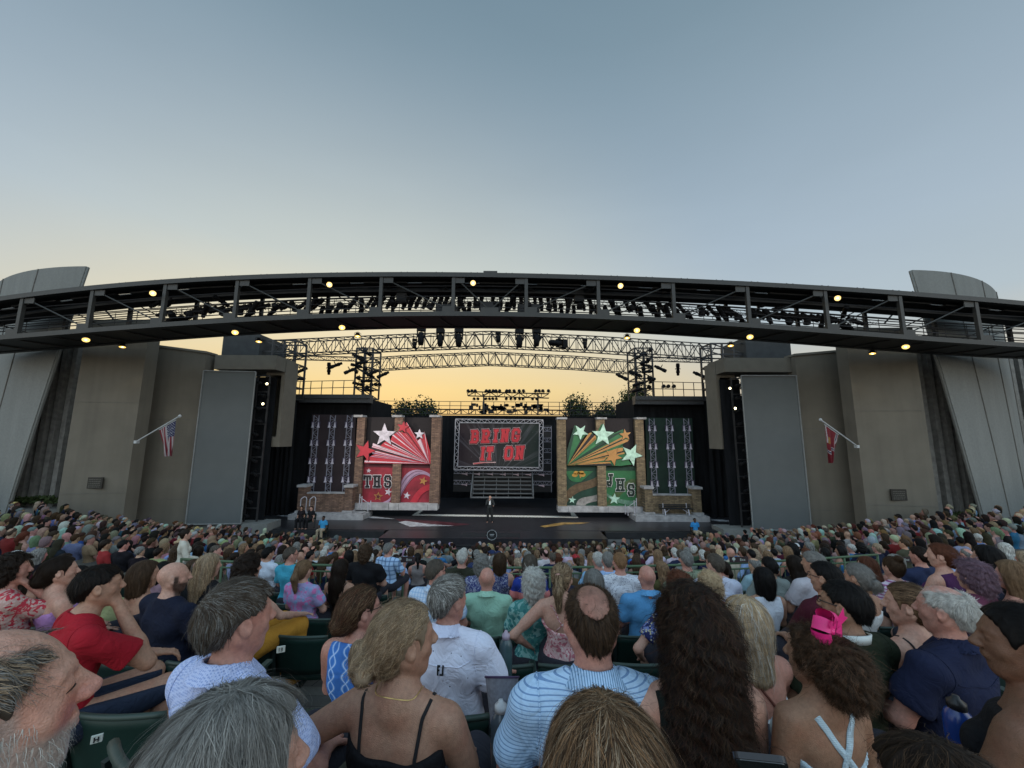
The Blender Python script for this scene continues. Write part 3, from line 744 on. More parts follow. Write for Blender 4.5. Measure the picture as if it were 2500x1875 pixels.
# lit work lamps
def worklamp(loc, rot, label, up=False, sc=1.0):
    rt = empty('work_lamp', tuple(loc)); rt.rotation_euler = rot; rt.scale = (sc,) * 3
    tag(rt, label, 'lamp', 'lit lamps on the lighting bridge')
    MB().lathe([(.03, .20), (.10, .18), (.15, .06), (.175, -.05), (.165, -.05), (.14, .05), (.03, .14)], n=20).build('shade', M_blacklamp, rt, True)
    MB().lathe([(0, -.022), (.155, -.022), (.155, -.03), (0, -.03)], n=20).build('lens', M_glow, rt)
    MB().lathe([(0, -.034), (.04, -.034), (.04, -.06), (0, -.07)], n=12).build('bulb', M_glow2, rt)
    MB().tube([(-.18, 0, 0), (-.18, 0, .18), (0, 0, .28), (.18, 0, .18), (.18, 0, 0)], .012, 5).build('yoke', M_blacklamp, rt)
    if rt.rotation_euler.x < -1.0: return rt
    ld = bpy.data.lights.new('work_lamp_light', 'SPOT'); ld.energy = 25; ld.color = (1, .8, .45); ld.spot_size = R(130); ld.shadow_soft_size = .12
    lo = bpy.data.objects.new('work_lamp_light', ld); COL.objects.link(lo); lo.parent = rt; lo.location = (0, 0, -.1)
    return rt
for (px, py, lb) in ((373, 716, 'lit round lamp facing out of the bridge, leftmost of the upper row'), (804, 695, 'lit round lamp facing out of the bridge, second of the upper row'), (1155, 691, 'lit round lamp facing out near the middle of the bridge'), (1515, 698, 'lit round lamp facing out of the bridge, fourth of the upper row'), (2045, 728, 'lit round lamp facing out of the bridge, rightmost of the upper row')):
    c = P(px, py, DB - .2); worklamp(c, (R(-72), 0, -math.atan2(c[0], c[1])), lb, sc=.85)
LOW = [(210, 829, 1), (299, 846, 0), (574, 811, 1), (632, 833, 0), (835, 799, 1), (873, 820, 0), (1531, 824, 0), (1555, 806, 1), (1784, 843, 0), (1831, 822, 1), (2130, 862, 0), (2211, 846, 1)]
ords = ['leftmost', 'second from the left', 'third from the left', 'fourth from the left', 'fifth from the left', 'sixth from the left', 'sixth from the right', 'fifth from the right', 'fourth from the right', 'third from the right', 'second from the right', 'rightmost']
for (px, py, s_), od in zip(LOW, ords):
    c = P(px, py, DB + (.1 if s_ else 2.0)); wl_ = worklamp(c, (R(-42 if s_ else -15), 0, -math.atan2(c[0], c[1])), f'lit round lamp hanging under the bridge, {od}', sc=.95)
    if 500 < px < 1900:
        bpy.context.view_layer.update(); aim(wl_, c, STAGE_AIM + (c[0] * .5, 0, 0), 750, R(60))

# ---- background trusses
def truss(name, pts, h, dep, label, seg=.9, w=.06, m=M_pipe, cat='truss', group=None):
    """box truss along a polyline of centre points"""
    pts = [np.array(p, float) for p in pts]; o = pts[len(pts) // 2]
    L = [0]; 
    for a, b in zip(pts, pts[1:]): L.append(L[-1] + np.linalg.norm(b - a))
    n = max(2, int(L[-1] / seg)); s = np.linspace(0, L[-1], n + 1)
    C = np.stack([np.interp(s, L, [p[k] for p in pts]) for k in range(3)], 1) - o
    rt = empty(name, tuple(o)); tag(rt, label, cat, group)
    ch = MB(); ww = MB()
    offs = [(0, h / 2), (dep, h / 2), (0, -h / 2), (dep, -h / 2)]
    for oy, oz in offs:
        ch.tube([c + (0, oy, oz) for c in C], w / 2, 5)
    for i in range(n):
        for oy in (0, dep):
            a = C[i] + (0, oy, h / 2 * (1 if i % 2 else -1)); b = C[i + 1] + (0, oy, h / 2 * (-1 if i % 2 else 1))
            ww.tube([a, b], w * .36, 4)
            ww.tube([C[i] + (0, oy, -h / 2), C[i] + (0, oy, h / 2)], w * .3, 4)
        for oz in (h / 2, -h / 2): ww.tube([C[i] + (0, 0, oz), C[i + 1] + (0, dep, oz)], w * .3, 4)
    ch.build('chord', m, rt); ww.build('web', m, rt)
    return rt
d1 = 27.0
def arch(px, pys, d): return [P(x, y, d) for x, y in zip(px, pys)]
truss('arched_truss', arch([670, 800, 950, 1197, 1450, 1600, 1750], [848, 842, 835, 826, 838, 848, 858], d1), 1.05, .8, 'upper dark arched truss carrying moving lights behind the bridge', .62, .085)
truss('arched_truss', arch([895, 1000, 1197, 1400, 1555], [889, 882, 874, 884, 896], 35), 1.15, .8, 'lower dark arched truss across the back of the stage', .62, .085)
truss('side_truss', arch([700, 870], [872, 876], 31), .32, .3, 'short thin truss left of the left lattice tower', .5, .05)
truss('side_truss', arch([1590, 1740], [876, 880], 31), .32, .3, 'short thin truss right of the right lattice tower', .5, .05)
for k, (px, py, s_) in enumerate(((1028, 822, 1.5), (1075, 826, 1.4), (1120, 826, 1.5), (1268, 828, 1.5), (1310, 826, 1.4), (1216, 824, .9), (1360, 838, 1.5), (1428, 840, .8), (1012, 840, .8))):
    c = P(px, py, d1 - .3)
    put('m', c, (0, R(90) if k == 6 else 0, g.uniform(-.5, .5)), f'dark moving light hanging from the upper arched truss, {["first", "second", "third", "fourth", "fifth", "small one at the middle", "tilted one", "small one at the right", "small one at the left"][k]} {"from the left" if k < 5 else ""}'.strip(), 'moving lights on the upper truss', s_)
for k, (px, py, rz, t) in enumerate(((735, 905, -.9, -60), (803, 900, .3, -150), (820, 892, -1.1, -65), (855, 905, -.9, -60), (910, 910, -1.0, -60), (935, 915, -1.0, -60), (730, 925, -.4, -80), (1518, 920, 1.0, -60), (1550, 912, 1.0, -60), (1612, 900, 1.0, -60), (1655, 902, -.3, -150), (1707, 915, 1.0, -60), (1738, 925, 1.0, -60), (705, 915, -.8, -70))):
    c = P(px, py, 31.5)
    put('s', c, (R(t), 0, rz * 1.2), f'black spotlight hanging beside the {"left" if px < 1250 else "right"} lattice tower, {["outermost upper", "downward pointing", "upper middle", "near", "right hand", "far right hand", "low", "innermost", "inner", "upper middle", "downward pointing", "outer", "outermost low", "far left"][k]} one', 'spotlights beside the lattice towers', 1.5)
# tower-mounted clutter lamps
for tw, sd_, px0, px1 in (('left', 0, 868, 905), ('right', 1, 1552, 1592)):
    for k in range(14):
        px, py = px0 + (px1 - px0) * g.random(), 855 + k * 7.5
        put('s' if k % 3 else 'p', P(px, py, 31.6), (R(g.uniform(-120, -60)), 0, g.uniform(-2, 2)), f'black lamp clamped to the {tw} lattice tower, {NTH(k + 1)} from the top', f'lamps on the {tw} lattice tower', 1.35)
# lamps in the ladders
for side, (lx, lab) in (('left', (ladL.location.x, 'left')), ('right', (ladR.location.x, 'right'))):
    zz = np.linspace(.9, zlt - .5, 11)
    for k, z in enumerate(zz):
        put('s', (lx + g.uniform(-.2, .2), 25.3, z), (R(-80), 0, (1.1 if side == 'left' else -1.1)), f'black spotlight on the {lab} light ladder, {NTH(k + 1)} from the bottom', f'spotlights on the {lab} light ladder', 1.0)
for (px, py, lb) in ((652, 937, 'upper lit spotlight on the left light ladder'), (642, 986, 'lower lit spotlight on the left light ladder'), (1782, 948, 'upper lit spotlight on the right light ladder'), (1795, 997, 'lower lit spotlight on the right light ladder')):
    c = P(px, py, 24.8); rt = empty('lit_spotlight', tuple(c)); rt.scale = (.75,) * 3; tag(rt, lb, 'spotlight', 'lit spotlights')
    MB().lathe([(.02, .4), (.12, .36), (.13, .05), (.12, 0)], n=14, M=Matrix.Rotation(R(-90), 3, 'X')).build('barrel', M_blacklamp, rt)
    MB().lathe([(0, -.004), (.1, -.004), (.1, -.02), (0, -.03)], n=14, M=Matrix.Rotation(R(-90), 3, 'X')).build('lens', mat('warm_lens', (1, .9, .6), var=0, emit=(1, .85, .5), estr=6), rt)
    aim(rt, c, STAGE_AIM, 1000, R(75))

# ---- roof railings and back catwalk
def railing(a, b, h, n, rails, label, m=M_pipe, r_=.03, cat='railing', midposts=True):
    a, b = np.array(a, float), np.array(b, float); rt = empty('railing', tuple(a)); tag(rt, label, cat)
    p = MB(); q = MB()
    for i in range(n + 1):
        c = (b - a) * i / n; p.tube([c, c + (0, 0, h)], r_ * 1.1, 5)
    p.build('post', m, rt)
    for f in rails: q.tube([(0, 0, h * f), (b - a) + (0, 0, h * f)], r_, 5)
    q.build('rail', m, rt); return rt
railing(D(622, 855, 30.8), D(765, 852, 30.8), 1.15, 6, (1, .5), 'thin dark railing on the left wing roof')
railing(D(1410, 855, 30.8), D(1545, 858, 30.8), 1.15, 6, (1, .5), 'thin dark railing on the right wing roof')
railing(D(805, 893, 40), D(1375, 897, 40), 1.3, 24, (1, .66, .33), 'long thin rear catwalk railing against the sunset')
truss('rear_truss', [D(800, 888, 39.4), D(1375, 892, 39.4)], .5, .4, 'straight dark truss along the top of the rear wall', .7, .07)
# cluster of gear over the screen
gg = MB()
for k in range(60):
    c = D(1015 + 170 * g.random(), 873 + 18 * g.random(), 38.6); gg.box(c, (g.uniform(.15, .5), .3, g.uniform(.12, .4)))
o = gg.build('gear_cluster', M_black); tag(o, 'jumble of dark rigging gear above the title screen', 'rigging')
# light bar above
lb_ = truss('light_bar', [D(1010, 850, 37), D(1186, 855, 37)], .42, .4, 'horizontal dark truss with two rows of round lamps above the title screen', .7, .07)
pm = MB()
for xx in (1045, 1162): a = D(xx, 851, 37.2) - np.array(lb_.location); b = D(xx, 893, 37.2) - np.array(lb_.location); pm.tube([a, b], .09, 6)
pm.build('mast', M_pipe, lb_)
NB1 = list(range(1, 18)); NB2 = list(range(1, 14))
for xx in [1013, 1020, 1028, 1051, 1058, 1066, 1073, 1080, 1095, 1102, 1112, 1123, 1132, 1158, 1166, 1174, 1186]:
    put('p', D(xx - 1, 845, 37), (R(70), 0, g.uniform(-.5, .5)), f'small round floodlight on top of the dark light bar, {NTH(NB1.pop(0))} from the left', 'floodlights above the light bar', 1.15)
for xx in [1024, 1032, 1050, 1057, 1064, 1072, 1094, 1104, 1112, 1122, 1130, 1150, 1160]:
    put('p', D(xx, 861, 37), (R(110), 0, g.uniform(-.8, .8)), f'small floodlight hanging below the dark light bar, {NTH(NB2.pop(0))} from the left', 'floodlights below the light bar', 1.0)
for k, xx in enumerate((803, 812, 820, 1433, 1443, 1455)):
    put('p', D(xx, 831 if k < 3 else 835, 33), (R(80), 0, 0), f'{["left", "middle", "right"][k % 3]} one of three round floodlights on a stand by the {"left" if k < 3 else "right"} lattice tower', f'floodlights beside the {"left" if k < 3 else "right"} lattice tower', 1.2)
# trees beyond
def tree(px, py_top, d, w, label, seed, zb=-1.2):
    top = P(px, py_top, d); h = top[2] - zb
    rt = empty('tree', (top[0], d, zb)); tag(rt, label, 'tree', 'trees behind the stage')
    t = MB(); t.tube([(0, 0, 0), (.1, 0, h * .4), (-.1, .1, h * .75)], [.35, .25, .08], 8)
    gg = random.Random(seed)
    for k in range(7):
        a = gg.uniform(0, 6.28); z = h * gg.uniform(.4, .75); t.tube([(0, 0, z), (math.cos(a) * w * .45, math.sin(a) * w * .3, z + h * .16)], [.12, .03], 5)
    t.build('trunk', M_bark, rt)
    c = blob_foliage('crown', (0, 0, h * .76), (w * .52, w * .42, h * .19), 4600, .14, parent=rt, seed=seed)
    return rt
for k, (px, py, w, lb) in enumerate(((985, 970, 2.2, 'dense dark tree above the red set, left one of the pair'), (1040, 962, 2.8, 'dense dark tree above the red set, right one of the pair'), (935, 985, 1.6, 'small dark tree beside the left lattice tower'), (1408, 958, 2.6, 'dark rounded tree above the green set'), (1480, 972, 2.6, 'low dark tree between two taller ones above the green set'), (1545, 925, 3.2, 'tallest dark tree beside the right lattice tower'), (905, 990, 1.2, 'small leafy tree at the left end of the rear railing'))):
    tree(px, py, 44 + k, w * 1.15, lb, 20 + k)
# ================================================================= the set on the stage
def _brick(c1, c2, mo):
    def f(n, l, vec, src, b):
        mp = n.new('ShaderNodeMapping'); mp.inputs['Rotation'].default_value = (R(90), 0, 0); l.new(vec, mp.inputs[0])
        br = n.new('ShaderNodeTexBrick'); br.inputs['Scale'].default_value = 1.0
        br.inputs['Brick Width'].default_value = .34; br.inputs['Row Height'].default_value = .10; br.inputs['Mortar Size'].default_value = .012
        br.inputs['Color1'].default_value = (*c1, 1); br.inputs['Color2'].default_value = (*c2, 1); br.inputs['Mortar'].default_value = (*mo, 1)
        br.inputs['Bias'].default_value = -.1
        l.new(mp.outputs[0], br.inputs['Vector'])
        return br.outputs['Color']
    return f
M_brR = mat('brick_brown', (.2, .13, .1), .85, var=.35, scale=3, custom=_brick((.19, .118, .082), (.10, .06, .045), (.07, .05, .045)))
M_brO = mat('brick_ochre', (.2, .16, .1), .85, var=.35, scale=3, custom=_brick((.205, .155, .092), (.11, .08, .05), (.08, .065, .045)))
M_cap = mat('painted_stone', (.30, .30, .31), .8, var=.3, scale=3)
M_redp = mat('red_panel', (.22, .016, .03), .6, var=.4, scale=1.2)
M_redd = mat('red_dark', (.085, .010, .018), .6, var=.25, scale=1.5)
M_redb = mat('red_bright', (.38, .022, .038), .5, var=.12, scale=3)
M_pink = mat('pink_white', (.56, .42, .48), .5, var=.12, scale=4)
M_lil = mat('lilac_paint', (.33, .22, .32), .5, var=.15, scale=2)
M_starw = mat('star_silver', (.50, .46, .52), .4, var=.35, scale=4)
M_starg = mat('star_mint', (.38, .58, .48), .4, var=.3, scale=4)
M_starb = mat('star_bronze', (.36, .18, .055), .5, var=.12, scale=3)
M_grn = mat('green_paint', (.022, .12, .045), .5, var=.2, scale=2)
M_grnl = mat('green_light', (.035, .17, .06), .5, var=.2, scale=2)
M_grnd = mat('green_dark', (.010, .040, .026), .6, var=.3, scale=1.5)
M_ink = mat('ink_black', (.010, .008, .012), .6, var=.2)
M_inkg = mat('ink_green', (.006, .02, .014), .6, var=.2)
M_lett = mat('letter_white', (.60, .58, .60), .5, var=.08)
M_beak = mat('gold_swirl', (.38, .20, .035), .5, var=.2)
M_mauve = mat('mauve_flat', (.030, .020, .024), .8, var=.3, scale=1)
M_greenflat = mat('green_flat', (.012, .030, .022), .8, var=.3, scale=1)

def star(cx, cy, r, rot=0, n=5, inner=.42):
    return [(cx + (r if k % 2 == 0 else r * inner) * math.sin(rot + math.pi * k / n), cy - (r if k % 2 == 0 else r * inner) * math.cos(rot + math.pi * k / n)) for k in range(2 * n)]
class Wall:
    """flat painted pieces on a frontal plane at depth d; coordinates are those of an enlarged crop (ox, oy, scale)"""
    def __init__(s, root, ox, oy, sc, d): s.rt, s.ox, s.oy, s.sc, s.d = root, ox, oy, sc, d; s.o = np.array(root.location)
    def w(s, x, y, d=None): return P(s.ox + x / s.sc, s.oy + y / s.sc, d or s.d)
    def poly(s, name, pts, m, lift, th=.02, label=None):
        """lift: metres in front of the plane"""
        W = [s.w(*p) for p in pts]
        mb = MB().prism([(p[0], p[2]) for p in W], 0, th)
        me = mb
        V = [(x - s.o[0], s.d - lift - s.o[1] + (0 if k < len(pts) else th), z - s.o[2]) for k, (x, y, z) in enumerate([(v[0], v[1], v[2]) for v in mb.v])]
        mb.v = V
        o = mb.build(name, m, s.rt, fix=True)
        if label: o['label'] = label
        return o
    def polys(s, name, plist, m, lift, th=.02, label=None):
        mb = MB()
        for pts in plist:
            W = [s.w(*p) for p in pts]; n = len(pts)
            V = [(p[0] - s.o[0], s.d - lift - s.o[1] + t, p[2] - s.o[2]) for t in (0, th) for p in W]
            mb.add(V, [list(range(n)), [n + i for i in range(n)][::-1]] + [[i, n + i, n + (i + 1) % n, (i + 1) % n] for i in range(n)])
        o = mb.build(name, m, s.rt, fix=True)
        if label: o['label'] = label
        return o
    def box(s, name, x0, y0, x1, y1, m, f, b, label=None):
        """box from f metres in front of the plane to b behind"""
        a, c = s.w((x0 + x1) / 2, y0), s.w((x0 + x1) / 2, y1); xm = s.w(x0, (y0 + y1) / 2)[0], s.w(x1, (y0 + y1) / 2)[0]
        o = MB().bb(xm[0] - s.o[0], xm[1] - s.o[0], s.d - f - s.o[1], s.d + b - s.o[1], c[2] - s.o[2], a[2] - s.o[2]).build(name, m, s.rt)
        if label: o['label'] = label
        return o
# slab-serif letters as stroke lists on a 0..1 x 0..1 box (y up)
LET = {
 'B': [[(.18, 0), (.18, 1)], [(0, 0), (.75, 0), (.95, .15), (.95, .38), (.78, .5), (.18, .5)], [(0, 1), (.7, 1), (.88, .86), (.88, .62), (.72, .5)]],
 'R': [[(.18, 0), (.18, 1)], [(0, 0), (.38, 0)], [(0, 1), (.72, 1), (.92, .86), (.92, .6), (.75, .46), (.18, .46)], [(.6, .46), (.86, 0)], [(.72, 0), (1.02, 0)]],
 'I': [[(.5, 0), (.5, 1)], [(.22, 0), (.78, 0)], [(.22, 1), (.78, 1)]],
 'N': [[(.16, 0), (.16, 1)], [(.84, 0), (.84, 1)], [(.16, 1), (.84, 0)], [(0, 0), (.34, 0)], [(0, 1), (.28, 1)], [(.66, 1), (1, 1)]],
 'G': [[(.95, .72), (.95, .85), (.78, 1), (.24, 1), (.06, .84), (.06, .16), (.24, 0), (.76, 0), (.93, .16), (.93, .42)], [(.6, .42), (1.02, .42)]],
 'T': [[(.5, 0), (.5, 1)], [(.3, 0), (.7, 0)], [(.04, .74), (.04, 1), (.96, 1), (.96, .74)]],
 'O': [[(.24, 0), (.06, .16), (.06, .84), (.24, 1), (.76, 1), (.94, .84), (.94, .16), (.76, 0), (.24, 0)]],
 'H': [[(.18, 0), (.18, 1)], [(.82, 0), (.82, 1)], [(.18, .5), (.82, .5)], [(0, 0), (.36, 0)], [(.64, 0), (1, 0)], [(0, 1), (.36, 1)], [(.64, 1), (1, 1)]],
 'S': [[(.93, .72), (.93, .86), (.78, 1), (.22, 1), (.07, .86), (.07, .64), (.22, .52), (.78, .48), (.93, .36), (.93, .14), (.78, 0), (.22, 0), (.07, .14), (.07, .28)]],
 'J': [[(.68, 1), (.68, .16), (.54, 0), (.2, 0), (.06, .14), (.06, .32)], [(.42, 1), (.94, 1)], [(0, .32), (.3, .32)]],
}
def stroke_polys(ch, x0, y0, w, h, t, skew=0.0, rise=0.0):
    """crop-space quads for one letter; box top-left x0,y0; t = stroke width"""
    out = []
    ix, iy = t / 2 / w, t / 2 / h
    def mp(u, v):
        X = x0 + (ix + u * (1 - 2 * ix)) * w; Y = y0 + h - (iy + v * (1 - 2 * iy)) * h
        return np.array([X + skew * (y0 + h - Y), Y - rise * (X - x0)])
    for st_ in LET[ch]:
        pts = [mp(*p) for p in st_]
        for a, b in zip(pts, pts[1:]):
            d = b - a; L = np.linalg.norm(d)
            if L < 1e-6: continue
            d /= L; nrm = np.array([-d[1], d[0]])
            a2, b2 = a - d * t * .5 * .8, b + d * t * .5 * .8
            out.append([tuple(a2 + nrm * t / 2), tuple(b2 + nrm * t / 2), tuple(b2 - nrm * t / 2), tuple(a2 - nrm * t / 2)])
    return out
def letters(W, ch, x, y, w, h, t, mats, lifts, grow, skew=0, rise=0, rt=None, name='letter'):
    for m, lf, g_ in zip(mats, lifts, grow):
        for k, pl in enumerate([stroke_polys(ch, x, y, w, h, t, skew, rise)]):
            # grow every quad outwards
            q = []
            for poly in pl:
                c = np.mean(poly, 0); a, b, c2, d = [np.array(p) for p in poly]
                ax = (b - a) / np.linalg.norm(b - a); ay = (d - a) / np.linalg.norm(d - a)
                q.append([tuple(a - ax * g_ - ay * g_), tuple(b + ax * g_ - ay * g_), tuple(c2 + ax * g_ + ay * g_), tuple(d - ax * g_ + ay * g_)])
            mb = MB()
            for i_, pts in enumerate(q):
                Wp = [W.w(*p) for p in pts]; n = len(pts); e = .0004 * i_
                V = [(p[0] - W.o[0], W.d - lf - e - W.o[1] + tt, p[2] - W.o[2]) for tt in (0, .012) for p in Wp]
                mb.add(V, [list(range(n)), [n + i for i in range(n)][::-1]] + [[i, n + i, n + (i + 1) % n, (i + 1) % n] for i in range(n)])
            mb.build(name, m, W.rt if rt is None else rt, fix=True)
# ---- red wall
DW = 30.0
def setwall(nm, px, py, label):
    rt = empty(nm, tuple(P(px, py, DW))); tag(rt, label, 'stage wall'); return rt
redw = setwall('scenery_wall', 975, 1240, 'red painted scenery wall with brick pillars, shooting stars and the letters THS')
W = Wall(redw, 860, 1000, 6.379, DW)
W.box('backing', 60, 120, 1370, 1500, mat('backing_dark', (.012, .009, .011), .8), -.03, .12)
for k, (x0t, x1t, yb, x0, x1, mt) in enumerate(((100, 245, 1440, 70, 190, M_brR), (680, 822, 1440, 655, 785, M_brR), (1262, 1410, 1460, 1232, 1375, M_brR))):
    W.box('pillar', x0, 120, x1, yb, mt, .35, .3)
    W.box('pillar_cap', x0 - 10 , 88, x1 + 10, 122, M_cap, .5, .4)
W.box('base', -10, 1442, 1345, 1545, M_cap, .55, .3)
W.polys('base_joint', [[(598, 1450), (602, 1450), (602, 1540), (598, 1540)], [(750, 1450), (754, 1450), (754, 1540), (750, 1540)], [(1196, 1460), (1200, 1460), (1200, 1545), (1196, 1545)]], M_ink, .56)
W.poly('lower_panel', [(185, 828), (640, 835), (610, 1442), (150, 1436)], M_redp, .05)
W.poly('lower_panel', [(770, 838), (1235, 845), (1215, 1456), (742, 1444)], M_redp, .05)
W.polys('lintel', [[(183, 832), (640, 838), (636, 900), (178, 892)], [(770, 840), (1236, 848), (1232, 908), (766, 902)]], M_redd, .08)
# rays of the burst, fan towards the lower right
apex = (1232, 845)
fan = [(215, 828), (222, 786), (320, 715), (380, 690), (330, 640), (345, 560), (352, 520), (450, 580), (520, 505), (620, 470), (650, 400), (740, 340), (850, 370), (800, 300), (865, 195), (980, 380), (1040, 480), (1080, 440), (1140, 345), (1236, 680)]
W.poly('burst', fan + [apex], M_redb, .36)
rays = [((222, 790), (222, 815), M_pink), ((300, 725), (345, 722), M_lil), ((350, 700), (380, 712), M_pink), ((335, 660), (338, 676), M_lil), ((318, 622), (325, 642), M_pink), ((325, 585), (322, 616), M_ink), ((350, 522), (345, 560), M_pink), ((335, 566), (333, 580), M_pink),
        ((455, 565), (475, 580), M_pink), ((520, 520), (535, 540), M_pink), ((620, 475), (628, 492), M_pink), ((632, 500), (640, 530), M_ink), ((645, 400), (662, 388), M_pink), ((700, 355), (725, 362), M_lil), ((735, 340), (752, 345), M_pink), ((860, 352), (885, 360), M_ink), ((842, 372), (850, 385), M_pink), ((865, 200), (885, 225), M_pink), ((1035, 490), (1075, 455), M_pink), ((1138, 345), (1155, 395), M_pink), ((1080, 455), (1092, 470), M_lil), ((640, 535), (650, 560), M_pink)]
for m in (M_pink, M_ink, M_lil):
    W.polys('ray', [[a, b, (apex[0] - 6 - 3 * (i % 5) * (8 if a[1] > 600 else 1), apex[1] - 6)] for i, (a, b, mm) in enumerate(rays) if mm is m], m, {'pink_white': .385, 'ink_black': .39, 'lilac_paint': .395}[m.name], th=.012)
W.poly('burst_outline', star(232, 640, 178, .30), M_ink, .402, .012)
W.poly('star', star(230, 640, 165, .30), M_redb, .42, .02, 'red five-pointed star, lowest left')
W.poly('burst_outline', star(530, 395, 195, .02), M_ink, .402, .012)
W.poly('star', star(528, 395, 182, .02), M_starw, .42, .02, 'large silver five-pointed star')
W.poly('burst_outline', star(815, 275, 108, .2), M_ink, .402, .012)
W.poly('star', star(812, 278, 98, .2), M_redb, .42, .02, 'small red five-pointed star')
W.poly('burst_outline', star(1068, 385, 93, .02), M_ink, .402, .012)
W.poly('star', star(1066, 385, 84, .02), M_starw, .42, .02, 'small silver five-pointed star')
W.polys('spark', [star(262, 950, 38, .1), ], M_starw, .08)
W.poly('star', star(565, 1280, 62, .25), M_starw, .09, .02)
W.poly('star', star(408, 1350, 75, .1), M_starb, .085, .02)
W.poly('star', star(408, 1350, 44, .1), M_redd, .11, .01)
W.poly('star', star(855, 1335, 60, .2), M_starw, .1, .02)
for ch, x in (('T', 172), ('H', 328), ('S', 498)):
    letters(W, ch, x + (6 if ch == 'T' else 0), 1018, 128 if ch != 'S' else 122, 196, 34, (M_lett, M_ink), (.10, .125), (7, 0))
# swooshes instead of the bird
def band(pts_o, pts_i): return pts_o + pts_i[::-1]
t_ = np.linspace(0, 1, 16)
def bez(a, b, c, d): return [tuple((1 - t) ** 3 * np.array(a) + 3 * t * (1 - t) ** 2 * np.array(b) + 3 * t * t * (1 - t) * np.array(c) + t ** 3 * np.array(d)) for t in t_]
W.poly('swoosh', band(bez((752, 1180), (800, 960), (1000, 850), (1224, 1010)), bez((745, 1380), (850, 1150), (1000, 900), (1222, 1052))), M_lil, .09)
W.poly('swoosh', band(bez((470, 1442), (540, 1420), (590, 1390), (606, 1350)), bez((560, 1442), (590, 1430), (600, 1410), (605, 1390))), M_lil, .09)
W.polys('swoosh_line', [band(bez((760, 1215), (820, 1050), (960, 920), (1100, 960)), bez((760, 1222), (822, 1058), (962, 926), (1100, 964))), band(bez((756, 1330), (840, 1150), (940, 1000), (1060, 990)), bez((756, 1338), (842, 1157), (942, 1006), (1060, 994)))], M_redd, .115, .01)
W.poly('swoosh', band(bez((900, 1440), (1000, 1250), (1100, 1180), (1216, 1160)), bez((1010, 1448), (1060, 1330), (1140, 1260), (1214, 1250))), M_redb, .092)
W.poly('star', star(1110, 1110, 70, .3), M_starb, .12, .02)
# ---- green wall
grw = setwall('scenery_wall', 1480, 1248, 'green painted scenery wall with brick pillars, shooting stars and the letters JHS')
W = Wall(grw, 1340, 1000, 6.381, DW)
W.box('backing', 130, 135, 1480, 1500, mat('backing_dark'), -.03, .12)
for k, (x0, x1) in enumerate(((128, 262), (738, 870), (1345, 1475))):
    W.box('pillar', x0, 150, x1, 1495, M_brO, .35, .3)
    W.box('pillar_cap', x0 - 10, 125, x1 + 10, 155, M_cap, .5, .4)
W.box('base', 130, 1496, 1490, 1580, M_cap, .55, .3)
W.polys('base_joint', [[(285, 1500), (289, 1500), (289, 1578), (285, 1578)], [(740, 1500), (744, 1500), (744, 1580), (740, 1580)], [(894, 1500), (898, 1500), (898, 1580), (894, 1580)]], M_ink, .56)
W.poly('lower_panel', [(262, 878), (745, 885), (750, 1496), (265, 1490)], M_grnd, .05)
W.poly('lower_panel', [(868, 886), (1348, 888), (1362, 1498), (880, 1498)], M_grn, .05)
W.polys('lintel', [[(264, 880), (745, 886), (745, 944), (266, 940)], [(866, 888), (1346, 890), (1348, 948), (868, 946)]], M_grnd, .08)
apex = (272, 866)
fan = [(270, 640), (385, 245), (600, 380), (640, 350), (705, 420), (800, 230), (830, 235), (880, 420), (1130, 310), (1175, 400), (1225, 475), (1045, 600), (1130, 560), (1200, 760), (1270, 850), (1100, 872)]
W.poly('burst', [(270, 866)] + fan, M_grn, .36)
rays = [((270, 640), (385, 245), (400, 300), M_grnd), ((480, 480), (590, 385), (560, 400), M_ink), ((600, 375), (645, 355), (650, 372), M_starb), ((650, 378), (690, 395), (700, 400), M_ink), ((700, 400), (715, 420), (720, 440), M_starb), ((705, 440), (722, 452), (712, 462), M_starb),
        ((1115, 430), (1120, 450), (1110, 462), M_starb), ((1170, 462), (1222, 470), (1205, 496), M_starb), ((1120, 465), (1165, 462), (1130, 486), M_ink), ((880, 500), (890, 520), (880, 530), M_inkg), ((960, 400), (1120, 330), (1100, 360), M_grnd), ((1040, 600), (1135, 590), (1130, 640), M_starb), ((1030, 660), (1140, 640), (1150, 655), M_ink), ((1030, 690), (1150, 660), (1155, 685), M_starb), ((700, 530), (800, 480), (790, 500), M_grnl), ((850, 740), (870, 755), (840, 790), M_starb), ((860, 810), (930, 808), (950, 830), M_starb), ((880, 600), (870, 640), (860, 650), M_inkg), ((940, 835), (975, 860), (960, 868), M_ink)]
for m, lf in ((M_grnd, .382), (M_grnl, .384), (M_inkg, .386), (M_ink, .388), (M_starb, .392)):
    W.polys('ray', [[(apex[0] + 2 + (i % 4) * (30 if a[1] > 600 else 3), apex[1] - 2), a, b, c] for i, (a, b, c, mm) in enumerate(rays) if mm is m], m, lf, th=.012)
for (cx_, cy_, r_, ro, m, lb) in ((478, 350, 122, .63, M_starg, 'mint star, upper left'), (822, 400, 180, .05, M_starg, 'large mint-green painted star'), (1165, 395, 95, -.12, M_starb, 'small bronze painted star'), (978, 730, 142, .45, M_starb, 'large bronze painted star'), (1262, 700, 175, .42, M_starg, 'mint star, lower right')):
    W.poly('burst_outline', star(cx_ + 3, cy_ + 4, r_ * 1.05, ro), M_ink, .402, .012)
    W.poly('star', star(cx_, cy_, r_, ro), m, .42, .02, lb)
W.poly('star', star(362, 1405, 60, .12), M_starg, .1, .02)
W.poly('star', star(1015, 1390, 92, .08), M_starg, .1, .02)
